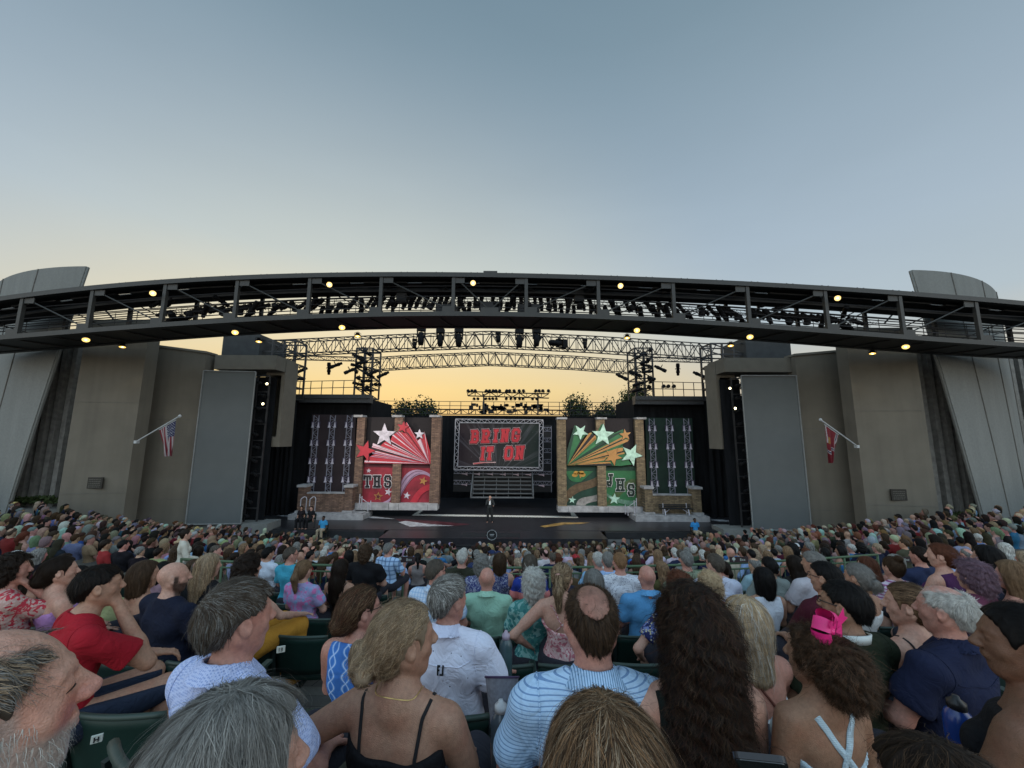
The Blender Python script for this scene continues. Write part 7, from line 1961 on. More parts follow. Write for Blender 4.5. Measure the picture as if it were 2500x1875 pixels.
# girl with the bow
M_bow = mat('pink_satin', (.72, .022, .20), .45, var=.15, scale=15, bump=.1, spec=.5)
M_ice = mat('pale_blue_rib', custom=_stripes((.46, .58, .66), (.36, .48, .56), .006, .4), **CW)
def bow(o, p, F, FS):
    c = p.head + p.HM @ np.array([.01, -.055, .125]); rt = MB()
    def loop(sx, sz, ang, L, w_):
        V = []; n = 12
        M_ = p.HM @ roty(ang)
        for i in range(n + 1):
            t = i / n; r_ = L * math.sin(math.pi * t); yy = .035 * math.sin(2 * math.pi * t)
            for s_ in (-1, 1): V.append(c + M_ @ np.array([r_, yy + .0, s_ * w_ * (.25 + .75 * math.sin(math.pi * t) ** .7)]))
        Fq = [[2 * i, 2 * i + 1, 2 * i + 3, 2 * i + 2] for i in range(n)]
        rt.add(V, Fq)
    for a in (0.15, 2.9, -.55, 3.75, -1.2): loop(1, 1, a, .076 if abs(a) < 3 else .066, .027)
    for a in (.7, 2.3): 
        M_ = p.HM @ roty(a * -1); V = [c + M_ @ np.array(q) for q in ((0, -.02, -.012), (.10, -.045, -.03), (.085, -.045, 0), (.105, -.045, .028), (0, -.02, .012))]; rt.add(V, [[0, 1, 2, 3, 4]])
    rt.lathe([(.0, -.012), (.016, -.01), (.018, 0), (.016, .01), (0, .012)], c + p.HM @ np.array([0, -.012, .0]), n=10)
    rt.build('hair_bow', M_bow, o, True)
racer = [([(-.085, .06, 1.03), (-.075, -.03, 1.055), (-.03, -.10, .98), (.03, -.12, .90), (.085, -.10, .83), (.12, -.05, .79)], .026, M_ice), ([(.085, .06, 1.03), (.075, -.03, 1.055), (.035, -.10, .98), (.005, -.12, .90), (0, -.12, .84), (0, -.11, .78)], .026, M_ice)]
hero(1985, 1602, 1.12, 'girl with frizzy brown hair, a big pink bow and a pale blue cross-back top', hair='afro', hc='brown', male=False, yaw=.55, body=.10, shirt='low', smat=M_ice, skin='olive', size=.72, straps=racer, extra=bow, strand=12000, colH=[HAIRC['dark'], HAIRC['brown'], HAIRC['brown'], (.10, .05, .028)], armL='down', armR='rest', w=.9, th=.012)
hero(2488, 1572, 1.15, 'woman with sleek black hair, a small earring and a black top at the right edge', hair='lowbun', hc='black', male=False, yaw=.95, body=.45, shirt='tank', sc=(.010, .010, .012), skin='brown', size=.95, strand=6000, w=1.0)
# --- row of the white golf shirt
hero(243, 1432, 1.95, 'dark-haired man in a red T-shirt resting his chin on his fist, left side', hair='short', hc='black', yaw=-.72, body=-.55, shirt='tee', sc=(.30, .012, .022), skin='tan', lean=.12, armR='chin', armL='knee', pants=(.02, .028, .05), size=.92, pitch=.0, hunch=.02, colH=[HAIRC['black'], HAIRC['dark']])
hero(885, 1488, 2.02, 'woman with a white hair clip and glasses in a blue ogee-patterned sleeveless top', hair='clip', hc='brown', male=False, yaw=-.95, body=-.25, shirt='tank', smat=MC['ogee'], skin='pink', glasses='dark', girth=1.15, w=1.05,
     extra=lambda o, p, F, FS: MB().box(p.head + p.HM @ np.array([.012, -.125, -.020]), (.052, .012, .018), M=p.HM @ roty(.6)).build('hair_clip', mat('pearl_clip', (.55, .52, .46), .3, var=.1), o), colH=[HAIRC['brown'], HAIRC['auburn'], HAIRC['brown'], HAIRC['light']])
def fj(o, p, F, FS):
    # monogram between the shoulder blades
    m = MB(); T = p.T
    def march(W_):
        dv = p.U @ np.array([0, 1., 0])
        for _ in range(60): W_ = W_ + dv * np.maximum(FS.sample(W_) - .0045, 0)[:, None] * .7
        return W_
    def Lp(x0, z0, x1, z1):
        n = 5; g0 = np.array([[x0 + (x1 - x0) * i / n, -.20, z0 + (z1 - z0) * j / n] for j in range(n + 1) for i in range(n + 1)])
        W_ = np.array([T(*q) for q in g0]); W_ = march(W_); m.add(W_, [[j * (n + 1) + i, j * (n + 1) + i + 1, (j + 1) * (n + 1) + i + 1, (j + 1) * (n + 1) + i] for j in range(n) for i in range(n)])
    a = .009; cx, cz = .010, .952
    Lp(cx - .016, cz - .024, cx - .016 + a, cz + .024); Lp(cx - .016, cz + .014, cx + .000, cz + .024); Lp(cx - .012, cz - .003, cx - .002, cz + .006)
    Lp(cx + .010, cz - .016, cx + .010 + a, cz + .024); Lp(cx - .002, cz - .024, cx + .017, cz - .014)
    m.build('monogram', BLK, o, True)
gray_goatee = ('white', 700, .016, lambda L: (L[:, 2] < -.070) & (L[:, 2] > -.13) & (L[:, 1] > .045) & (np.abs(L[:, 0]) < .03))
hero(1098, 1464, 1.98, 'grey-haired man with a goatee in a white polo with a small black monogram', hair='thick', hc='grey', yaw=-.75, body=-.22, shirt='polo', smat=MC['white_polo'], collar=((.60, .63, .80), None), skin='pink', extra=fj, beard=gray_goatee, w=1.08, girth=1.12, colH=[HAIRC['grey'], HAIRC['white'], HAIRC['greybrown'], HAIRC['grey']], armR='rest', neck=1.075)
hero(1817, 1520, 1.88, 'woman with a blond bob and bare back, brown bag strap across it', hair='longbob', hc='blonde', male=False, yaw=.25, body=.12, shirt='low', smat=mat('dress_white_grey', custom=_stripes((.50, .53, .56), (.30, .33, .36), .02, .4), **CW), skin='pink', girth=1.12, w=1.08, strand=6000, armR='forward', colH=[HAIRC['blonde'], HAIRC['white'], HAIRC['ash'], HAIRC['blonde']],
     straps=[([(-.075, .03, 1.055), (-.05, -.06, 1.04), (.02, -.12, .95), (.10, -.12, .85), (.16, -.08, .76)], .012, mat('leather_strap', (.12, .035, .025), .5, var=.2))])
def neckband(o, p, F, FS):
    a = np.linspace(0, 2 * math.pi, 28, endpoint=False); V = []
    for t in a:
        for rr, z in ((.068, -.022), (.072, .022), (.079, .022), (.077, -.022)): V.append(p.T(rr * 1.05 * math.cos(t), rr * math.sin(t) - .01, 1.085 + z - .03 * math.sin(t)))
    n = 28; Fq = [[i * 4 + k, i * 4 + (k + 1) % 4, ((i + 1) % n) * 4 + (k + 1) % 4, ((i + 1) % n) * 4 + k] for i in range(n) for k in range(4)]
    MB().add(V, Fq).build('neck_band', mat('white_band', (.55, .60, .60), .5, var=.05), o, True, fix=True)
hero(2058, 1478, 1.88, 'dark-haired man with glasses, a white band round his neck and a dark olive T-shirt', hair='short', hc='black', yaw=.62, body=.2, shirt='tee', sc=(.018, .024, .014), skin='olive', extra=neckband, glasses='dark', w=1.1, girth=1.1)
hero(2303, 1490, 1.78, 'older man with white hair round a bald crown in a navy polo', hair='sidebald', hc='white', yaw=.55, body=.32, shirt='polo', sc=(.014, .018, .045), collar=((.014, .018, .045), None), skin='pink', w=1.1, girth=1.15, strand=5000)
hero(2211, 1477, 2.15, 'woman with pulled-back brown hair in a thin black-strapped top beside the navy polo', hair='bun', hc='light', male=False, yaw=.85, body=.3, shirt='cami', sc=(.010, .010, .012), skin='fair', straps=cami, colH=[HAIRC['light'], HAIRC['brown']])
# --- left section
hero(425, 1410, 2.6, 'bald man with a dark trimmed beard in a navy-black T-shirt', hair='bald', hc='dark', yaw=-.85, body=-.35, shirt='tee', sc=(.010, .013, .028), skin='fair', w=1.22, girth=1.1, beard=('dark', 9000, .008, beard_region))
hero(356, 1404, 3.0, 'bare-shouldered woman with smooth brown hair between the red T-shirt and the bald man', hair='bob', hc='brown', male=False, yaw=-.8, body=-.4, shirt='cami', sc=(.02, .02, .03), skin='tan')
hero(150, 1395, 2.75, 'woman with dark hair in a low twist wearing a lilac strappy top', hair='clip', hc='dark', male=False, yaw=-.8, body=-.5, shirt='cami', sc=(.34, .18, .40), skin='fair')
hero(30, 1392, 2.65, 'person with dark curly hair in a red and white floral top at the left edge', hair='shaggy', hc='dark', male=False, yaw=-.8, body=-.5, shirt='tee', smat=MC['redfloral'], skin='pink', armR='chin')
hero(512, 1382, 3.4, 'woman with long blond-brown hair in a black cardigan', hair='long', hc='ash', male=False, yaw=-.55, body=-.3, shirt='longshirt', sc=(.012, .012, .014), colH=[HAIRC['ash'], HAIRC['blonde'], HAIRC['light']], hlen=.30)
hero(608, 1388, 3.0, 'dark-haired woman in mustard trousers resting a hand on her knee', hair='shaggy', hc='dark', male=False, yaw=-.5, body=-.4, shirt='tank', sc=(.50, .50, .48), skin='fair', pants=(.42, .20, .03), plen=2, armR='knee')
hero(743, 1392, 4.05, 'woman with a brown ponytail in a pastel tie-dye T-shirt', hair='pony', hc='light', male=False, yaw=-.25, body=-.2, shirt='tee', smat=MC['tiedye'], girth=1.1, w=1.1)
hero(833, 1389, 4.3, 'bare-shouldered woman with long straight dark hair', hair='long', hc='dark', male=False, yaw=-.35, body=-.2, shirt='cami', sc=(.02, .02, .02), skin='tan', straps=cami, hlen=.36, armR='rest')
hero(893, 1350, 5.2, 'broad brown-haired person in a black T-shirt beside the aisle', hair='shaggy', hc='brown', male=True, yaw=-.1, body=-.15, shirt='tee', sc=(.010, .010, .012), w=1.25, girth=1.3)
hero(949, 1341, 6.3, 'grey-haired man in a blue and white plaid shirt holding a paper', hair='short', hc='grey', yaw=-.5, body=-.3, shirt='shirt', smat=MC['plaid_bl'], skin='pink', armR='forward', w=1.1)
hero(711, 1355, 5.0, 'balding man with glasses in a turquoise shirt', hair='crew', hc='greybrown', yaw=-.8, body=-.25, shirt='polo', sc=(.05, .30, .42), skin='pink', glasses='dark')
hero(655, 1352, 6.0, 'young man with short dark hair in a white shirt near the green rail', hair='short', hc='black', yaw=-.4, body=-.25, shirt='shirt', sc=(.50, .56, .66), skin='tan')
# --- centre section
hero(1065, 1396, 3.1, 'balding man with glasses in a pale blue checked shirt', hair='crew', hc='greybrown', yaw=-.6, body=-.15, shirt='shirt', smat=MC['plaid_lt'], skin='pink', collar=((1, 1, 1), MC['plaid_lt']), w=1.06, glasses='dark', strand=500)
hero(1189, 1413, 3.45, 'bald man in a mint green polo', hair='bald', yaw=-.05, body=0, shirt='polo', sc=(.30, .52, .40), collar=((.32, .54, .42), None), skin='pink', w=1.1, girth=1.1)
hero(1303, 1424, 3.0, 'woman with a fluffy white bob in a teal patterned top', hair='shaggy', hc='white', male=False, yaw=-.1, body=0, shirt='tee', smat=mat('teal_swirl', custom=_blotch((.06, .22, .21), (.20, .38, .36), (.04, .16, .17), 12), **CW), skin='pink', strand=3500)
pst = [([(-.085, .05, 1.04), (-.08, -.05, 1.04), (-.02, -.11, .93), (.05, -.12, .86), (.08, -.11, .80)], .008, M_pinks), ([(.085, .05, 1.04), (.08, -.05, 1.04), (.02, -.11, .93), (-.05, -.12, .86), (-.08, -.11, .80)], .008, M_pinks)]
hero(1372, 1412, 2.75, 'woman with a streaked ponytail and pink scrunchie in a strappy pink floral dress', hair='pony', hc='light', male=False, yaw=-.35, body=-.12, shirt='low', smat=M_pinks, skin='fair', armL='akimbo', straps=pst, colH=[HAIRC['light'], HAIRC['blonde'], HAIRC['brown'], HAIRC['ash']], hlen=None,
     extra=lambda o, p, F, FS: MB().tube([p.head + p.HM @ np.array([.026 * math.cos(t), -.125 + .004 * math.sin(3 * t), .045 + .026 * math.sin(t)]) for t in np.linspace(0, 6.283, 16)], .009, 6, False).build('scrunchie', mat('scrunchie_pink', (.55, .30, .28), .8), o, True))
hero(1294, 1378, 4.3, 'grey-haired woman in a coral and royal blue top', hair='bob', hc='greybrown', male=False, yaw=-.2, body=0, shirt='tee', smat=mat('coral_blue', custom=_stripes((.60, .20, .19), (.02, .04, .24), .9, .62, 'Z'), **CW))
hero(1128, 1362, 4.9, 'white-haired man in a dark olive shirt', hair='short', hc='white', yaw=0, body=0, shirt='shirt', sc=(.028, .030, .020), skin='pink', w=1.1)
hero(1176, 1378, 4.4, 'woman with short curly grey hair in a navy print blouse', hair='shaggy', hc='grey', male=False, yaw=-.1, body=0, shirt='tee', smat=MC['ethnic'])
hero(1220, 1371, 4.9, 'woman with brown hair and a white-patterned navy halter top', hair='bob', hc='brown', male=False, yaw=0, body=0, shirt='tank', smat=MC['ethnic'])
hero(1449, 1421, 3.35, 'grey-haired woman partly hidden behind the thinning brown crown', hair='bob', hc='grey', male=False, yaw=0, body=0, shirt='tee', sc=(.3, .3, .32))
hero(1513, 1373, 3.95, 'sandy-haired man in a white shirt with rows of small dark dashes', hair='crew', hc='sand', yaw=0, body=0, shirt='shirt', smat=MC['grid'], skin='pink', w=1.12, girth=1.05, strand=1500)
hero(1579, 1409, 3.3, 'bald man in a bright sky-blue polo', hair='bald', yaw=.05, body=0, shirt='polo', sc=(.10, .30, .56), collar=((.12, .33, .60), None), skin='pink', w=1.12, girth=1.12)
hero(1460, 1368, 4.9, 'older man with white hair in a light blue shirt', hair='short', hc='white', yaw=.1, body=0, shirt='shirt', sc=(.24, .44, .66), skin='pink')
hero(1484, 1369, 4.6, 'grey-haired man in a pale blue shirt just left of the sandy-haired man', hair='short', hc='grey', yaw=-.1, body=0, shirt='shirt', sc=(.30, .44, .70), skin='pink')
hero(1658, 1434, 2.75, 'auburn-haired woman in a navy floral top, arm on the seat edge', hair='shaggy', hc='auburn', male=False, yaw=.1, body=.05, shirt='tee', smat=MC['floral_navy'], skin='fair', armL='akimbo')
hero(1732, 1430, 3.1, 'woman with short layered blond hair in a rust patterned top', hair='shaggy', hc='blonde', male=False, yaw=0, body=0, shirt='tee', smat=mat('rust_print', custom=_blotch((.22, .05, .04), (.12, .03, .03), (.35, .18, .14), 26), **CW))
hero(1744, 1378, 3.75, 'grey-haired man with glasses in a crisp white shirt', hair='short', hc='greybrown', yaw=.35, body=-.05, shirt='shirt', sc=(.56, .60, .74), glasses='dark', w=1.12)
hero(1863, 1415, 3.5, 'woman with a straight black bob in a white sleeveless top with a green strap', hair='bob', hc='black', male=False, yaw=0, body=.05, shirt='tank', sc=(.58, .62, .70), skin='tan', w=1.05,
     straps=[([(-.03, -.10, 1.0), (.04, -.135, .88), (.09, -.135, .76)], .014, mat('green_strap', (.03, .09, .04), .6))])
hero(1675, 1367, 4.5, 'grey-haired man in a sage green shirt', hair='short', hc='grey', yaw=0, body=0, shirt='shirt', sc=(.20, .24, .17), skin='pink', w=1.1)
hero(1877, 1383, 4.2, 'dark-haired man in a grey-green polo', hair='short', hc='black', yaw=.1, body=.05, shirt='polo', sc=(.20, .23, .22), skin='tan')
hero(1938, 1380, 4.3, 'woman with long dark brown hair in a black and white top', hair='long', hc='dark', male=False, yaw=.3, body=.1, shirt='tee', sc=(.02, .02, .02), hlen=.32)
hero(1984, 1376, 3.5, 'grey-haired man in an off-white short-sleeved shirt', hair='thick', hc='grey', yaw=.55, body=.15, shirt='shirt', sc=(.44, .42, .46), skin='tan', w=1.1, girth=1.1)
hero(2012, 1410, 2.6, 'dark-haired man with glasses in a maroon shirt behind the white neck band', hair='short', hc='black', yaw=.6, body=.2, shirt='polo', sc=(.055, .010, .018), skin='tan', glasses='dark')
hero(2092, 1409, 3.0, 'woman with a messy grey-blond updo and bare shoulders', hair='lowbun', hc='grey', male=False, yaw=.5, body=.2, shirt='cami', sc=(.5, .5, .5), skin='tan')
hero(2178, 1386, 3.8, 'woman with a high dark bun in a pink striped T-shirt', hair='topbun', hc='brown', male=False, yaw=.1, body=.15, shirt='tee', smat=MC['pinkstripe'], skin='fair')
hero(2243, 1357, 4.3, 'sunburnt dark-haired man in a navy T-shirt', hair='short', hc='dark', yaw=.2, body=.2, shirt='tee', sc=(.022, .03, .07), skin='pink', w=1.1)
hero(2115, 1382, 4.4, 'woman with very long auburn-brown hair beside the striped T-shirt', hair='long', hc='auburn', male=False, yaw=.6, body=.2, shirt='tee', sc=(.4, .2, .1), hlen=.36)
hero(2294, 1357, 3.3, 'woman with red-brown hair and pushed-up sunglasses in a purple top', hair='clip', hc='auburn', male=False, yaw=.8, body=.35, shirt='tank', sc=(.06, .02, .07), skin='fair')
hero(2372, 1406, 2.75, 'woman with curled mauve-tinted hair', hair='shaggy', hc='purple', male=False, yaw=.3, body=.35, shirt='tee', sc=(.1, .03, .06), strand=4000)
hero(2408, 1362, 3.3, 'woman with long black hair and a cream headband', hair='long', hc='black', male=False, yaw=.4, body=.35, shirt='tee', sc=(.012, .015, .03), hlen=.34)
hero(2470, 1406, 2.8, 'woman with wavy light brown hair and a bare peach shoulder at the right edge', hair='longbob', hc='light', male=False, yaw=.4, body=.4, shirt='cami', sc=(.4, .2, .18), skin='pink')
# ================================================================= rows of seats and the rest of the crowd
g = random.Random(31)
cand = []
for k, s in enumerate(ROWS):
    if s < 1.9: continue
    rad = CY - s; th = -math.pi / 2
    dth = .54 / rad; nmax = int(1.15 / dth)
    for i in range(-nmax, nmax + 1):
        a = th + (i + (.5 if k % 2 else 0)) * dth
        x, y = CX + rad * math.cos(a), CY + rad * math.sin(a)
        if y < s * .0 + 1.2 or abs(x) > y * 1.42 + .4: continue
        if y > wall_limit(x) or abs(x - CX) > 24: continue
        ax_ = aisle_x(s)
        if abs(x - ax_) < .42: continue
        if abs(x - 9.5 - (s - 8) * .25) < .42 and s > 7: continue
        if abs(x + 10.5 + (s - 8) * .25) < .42 and s > 7: continue
        cand.append((s, k, x, y, i))
# chairs: those near enough to show, always under a figure or standing empty
def near_hero(x, y, r): return any((x - a) ** 2 + (y - b) ** 2 < r * r for a, b in PEOPLE)
NR = {2: 'second', 3: 'third', 4: 'fourth', 5: 'fifth', 6: 'sixth', 7: 'seventh'}
rowc = {}
for (s, k, x, y, i) in sorted(cand, key=lambda c: (c[0], c[2])):
    if s > 7.0: continue
    rowc[k] = rowc.get(k, 0) + 1
    OR_ = ['', '', 'nearest', 'second', 'third', 'fourth', 'fifth', 'sixth']
    sd_ = 'left of the aisle' if x < aisle_x(s) else 'right of the aisle'
    yy = y + .04; chair(x, yy, floor_z(x, y), face(x, y, .55), f'dark green folding seat, {OR_[k]} row, {NTH(rowc[k])} seat from the left', 'green theatre seats in rows')
for loc_, b_, lb in NEARSEAT:
    w_ = lb.split(',')[0].split(' in ')[0].split(' with ')
    chair(loc_[0], loc_[1], loc_[2], b_, 'dark green seat under the ' + ' '.join((w_[0] + (' with ' + w_[1] if len(w_) > 1 else '')).split()[:9]), 'green theatre seats in rows')
# extra nearby seats that show empty or end the aisle
for (px, d_, lb) in ((1225, 1.9, 'x'),): pass
def plate_seat(px, py, d, rz, txt, label, f=.28):
    """aisle-end standard with its row plate"""
    c = P(px, py, d); rt = empty('aisle_seat_end', (c[0], c[1], floor_z(c[0], c[1]))); rt.rotation_euler.z = rz; tag(rt, label, 'seat end', 'aisle-end seat standards with plates')
    zt = c[2] - rt.location.z
    MB().prism([(-.17, 0), (.20, 0), (.26, .62), (-.22, .70)], -.02, .02).build('side_panel', M_seat, rt, fix=True)
    MB().bb(-.045 * f, .045 * f, -.028, -.021, zt - .035 * f, zt + .035 * f).build('plate', M_plate, rt)
    m = MB(); 
    for q in txt: m.bb(q[0] * f, q[1] * f, -.031, -.0285, zt + q[2] * f, zt + q[3] * f)
    m.build('character', M_ink, rt)
H_ = [(-.020, -.012, -.024, .024), (.012, .020, -.024, .024), (-.012, .012, -.004, .004)]
T13 = [(-.020, -.014, -.02, .02), (.000, .018, .014, .02), (.012, .018, -.02, .014), (.000, .012, -.003, .003), (.000, .012, -.02, -.014)]
plate_seat(245, 1790, 1.30, R(30), H_, 'dark green aisle-end seat panel with a plate marked H, lower left')
plate_seat(688, 1580, 2.55, R(20), T13, 'dark green aisle-end seat panel with a small numbered plate beside the blue patterned top', .5)
# people
fill = [c for c in cand if not near_hero(c[2], c[3], .46) and (c[0] > 4.6 or (abs(c[2]) > c[3] * .95 and c[0] > 3.5))]
fill.sort(key=lambda c: c[2] ** 2 + c[3] ** 2)
NHERO = len(HERO); N_IND = 300 - NHERO - 6
descr = []; far = []
fill = [c for c in fill if g.random() > (.07 if c[0] < 12 else .05) and not (c[1] == 7 and g.random() < .75) and not (c[1] == 6 and g.random() < .45) and not (c[1] == 5 and g.random() < .6)]
LOW = {}
def low_template(t):
    """few-hundred-vertex versions of the same figures for the far rows"""
    if id(t) in LOW: return LOW[id(t)]
    p = t.p; xs = np.arange(-.30, .32, .038); ys = np.arange(-.26, .34, .038); zs = np.concatenate([np.arange(.62, 1.08, .045), np.arange(1.08, 1.42, .022)])
    xs = axis_grid(-.31, .31, p.head[0] - .10, p.head[0] + .10, .021, .042); ys = axis_grid(-.27, .34, p.head[1] - .13, p.head[1] + .11, .021, .042)
    F = SDF(xs, ys, zs); build_body(F, p, det=False, hands=False, legs=False); B = F.mesh()
    F = SDF(xs, ys, zs); build_shirt(F, p, t.shirt_kind, fold=0, th=.012); S = F.mesh()
    Hh = None
    if t.hair_m is not None: F = SDF(xs, ys, zs); grow(F, t.hair_kind, p, noise=.006); F.f -= .004; Hh = F.mesh()
    LOW[id(t)] = (B, S, Hh); return LOW[id(t)]
for t in TPL: t.shirt_kind = t.shirt if isinstance(t.shirt, str) else None
for t, (h, sh_, ml, kw) in zip(TPL, _tl): t.shirt_kind, t.hair_kind, t.is_male = sh_, h, ml
FV, FF, FC = [], [], []; voff = 0
jit = lambda c, a: tuple(max(0, v * g.uniform(1 - a, 1 + a)) for v in c)
recs = []
for idx, (s, k, x, y, i) in enumerate(fill):
    t = g.choice(TPL)
    hn = 'none' if t.hair_kind == 'bald' else (wpick(g, HAIRM) if t.is_male else wpick(g, HAIRF))[0]
    sn, scol, _ = wpick(g, [(a, b, c) for a, b, c in SHIRTC]); sk = SKINC[g.choice(SKIN_PICK)]
    x2, y2 = x + g.uniform(-.05, .05), y + g.uniform(-.05, .08); z = floor_z(x2, y2) + g.uniform(-.05, .03); rz = face(x, y, .62) + g.uniform(-.32, .32)
    sc_ = g.uniform(.94, 1.04); pants = g.choice([(.03, .03, .04), (.10, .09, .07), (.02, .03, .06), (.15, .14, .12)])
    if idx < N_IND:
        o = put_person(t, x2, y2, z, rz, jit(sk, .12), hn if hn != 'none' else 'grey', jit([v_ * .8 for v_ in scol], .18), sc_, pants, g.uniform(-.05, .05), g.choice([(.5, .5, .5), (.02, .03, .08), (.3, .27, .2), (.35, .03, .04)]) if g.random() < .22 else None)
        PEOPLE.append((x2, y2)); recs.append((o, t, hn, sn, s, k, x2, y2))
    else:
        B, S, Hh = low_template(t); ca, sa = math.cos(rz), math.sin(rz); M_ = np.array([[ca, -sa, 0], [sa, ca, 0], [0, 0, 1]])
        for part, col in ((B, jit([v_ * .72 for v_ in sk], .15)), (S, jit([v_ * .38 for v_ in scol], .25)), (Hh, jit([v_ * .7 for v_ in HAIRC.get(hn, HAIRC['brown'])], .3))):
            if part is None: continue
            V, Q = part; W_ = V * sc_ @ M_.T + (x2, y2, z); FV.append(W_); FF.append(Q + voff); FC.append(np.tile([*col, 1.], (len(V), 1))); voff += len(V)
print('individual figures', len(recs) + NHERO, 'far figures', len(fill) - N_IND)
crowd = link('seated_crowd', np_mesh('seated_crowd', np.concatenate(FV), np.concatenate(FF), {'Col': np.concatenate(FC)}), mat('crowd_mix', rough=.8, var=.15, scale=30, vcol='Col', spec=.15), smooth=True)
tag(crowd, 'mass of small seated people filling the far rows up to the pit fence', 'crowd', kind='stuff')
# labels: hair, top, row, side; then an ordinal where several still share one
from collections import defaultdict
bk = defaultdict(list)
def sector(x, y):
    px = x / y * 939 + 1250
    for lim, w_ in ((300, 'far left'), (640, 'left'), (960, 'left centre'), (1300, 'centre'), (1650, 'right centre'), (2050, 'right')):
        if px < lim: return w_
    return 'far right'
for r_ in recs:
    o, t, hn, sn, s, k, x, y = r_
    capd = any(c_.name.startswith('cap') for c_ in o.children)
    hw = 'bald' if t.hair_kind == 'bald' else f"{HAIRW[t.hair_kind]} {HN.get(hn, hn)} hair"
    rw = (f'{NR[k]} row' if k in NR else ROWN[k]); art = 'top'
    lb = f"{'bald' if hw == 'bald' else hw}{' under cap' if capd else ''}, {sn} top, {rw}, {sector(x, y)}"
    bk[lb].append((x, r_))
for lb, L in bk.items():
    L.sort(key=lambda q: q[0])
    for n_, (x, r_) in enumerate(L):
        l2 = lb if len(L) == 1 else lb + f', {NTH(n_ + 1)}'
        tag(r_[0], l2, 'person', 'seated audience in the middle rows')
# ---- green rail between the blocks
M_rail = mat('rail_green', (.055, .10, .05), .5, var=.12, scale=5)
def rail_run(t0, t1, s0, label):
    n = max(2, int(abs(t1 - t0) / .9)); rt = None; pts = []
    for q in np.linspace(t0, t1, n + 1):
        rad = CY - s0; a = -math.pi / 2 + q / rad; pts.append(np.array([CX + rad * math.cos(a), CY + rad * math.sin(a), 0]))
    z0 = floor_z(pts[0][0], pts[0][1]); rt = empty('crowd_rail', (pts[0][0], pts[0][1], z0)); tag(rt, label, 'railing', 'green pipe railings across the seating')
    O = np.array(rt.location); zt = CAM[2] - Hs(s0) - .22 - O[2]
    top = MB(); top.tube([p - O * (1, 1, 0) + (0, 0, zt) for p in pts], .026, 8); top.tube([p - O * (1, 1, 0) + (0, 0, zt - .12) for p in pts], .018, 6); top.tube([p - O * (1, 1, 0) + (0, 0, zt - .82) for p in pts], .02, 6); top.build('rail', M_rail, rt, True)
    po = MB(); ba = MB()
    for p in pts: po.tube([p - O * (1, 1, 0) + (0, 0, -.1), p - O * (1, 1, 0) + (0, 0, zt + .02)], .024, 6)
    for a, b in zip(pts, pts[1:]):
        for j in range(1, 8): q = a + (b - a) * j / 8 - O * (1, 1, 0); ba.tube([q + (0, 0, zt - .82), q + (0, 0, zt - .12)], .009, 4)
    po.build('post', M_rail, rt, True); ba.build('bars', M_rail, rt)
    return rt, O, zt
SR = 8.25
xa = aisle_x(SR) - CX
rail_run(-6.2, xa - .55, SR, 'long green pipe railing across the seats left of the aisle')
rl, O_, zt_ = rail_run(xa + .50, 9.4, SR, 'long green pipe railing across the seats right of the aisle')
def box_sign(px, label):
    c = P(px, 1362, 8.1); c[1] = CY - math.sqrt((CY - SR) ** 2 - (c[0] - CX) ** 2) - .06; c = P(px, 1366, c[1]); rt = empty('section_sign', tuple(c)); tag(rt, label, 'sign', 'dark signs on the green railing'); rt.scale = (.66,) * 3
    MB().bb(-.30, .30, -.01, .01, -.085, .085).build('board', mat('sign_board', (.035, .02, .022), .6), rt)
    m = MB().lathe([(0, -.001), (.05, -.001), (.05, .001), (0, .001)], (-.17, -.013, .02), 14, M=Matrix.Rotation(R(90), 3, 'X')).bb(-.178, -.162, -.016, -.0125, -.06, .02).bb(-.215, -.125, -.016, -.0125, -.012, .004)
    m.build('tree_emblem', M_plate, rt)
    t = MB(); x = .0
    def L(*qs):
        for q in qs: t.bb(q[0], q[1], -.015, -.0125, q[2], q[3])
    L((.03, .042, -.04, .04), (.042, .07, .028, .04), (.042, .066, -.006, .006), (.042, .07, -.04, -.028), (.062, .072, .0, .034), (.062, .072, -.034, 0))
    L((.095, .105, -.035, .015), (.125, .135, -.035, .015), (.105, .125, .005, .015), (.105, .125, -.035, -.025))
    t.bar((.155, -.014, -.035), (.19, -.014, .015), .011, .003, up=(0, 1, 0)); t.bar((.155, -.014, .015), (.19, -.014, -.035), .011, .003, up=(0, 1, 0))
    t.build('lettering', M_plate, rt)
box_sign(990, 'dark tree-emblem sign reading Box, at the aisle gate of the green railing')
box_sign(1804, 'dark sign with a tree emblem on the green railing, right of centre')
box_sign(2205, 'dark sign with a tree emblem on the green railing, far right')
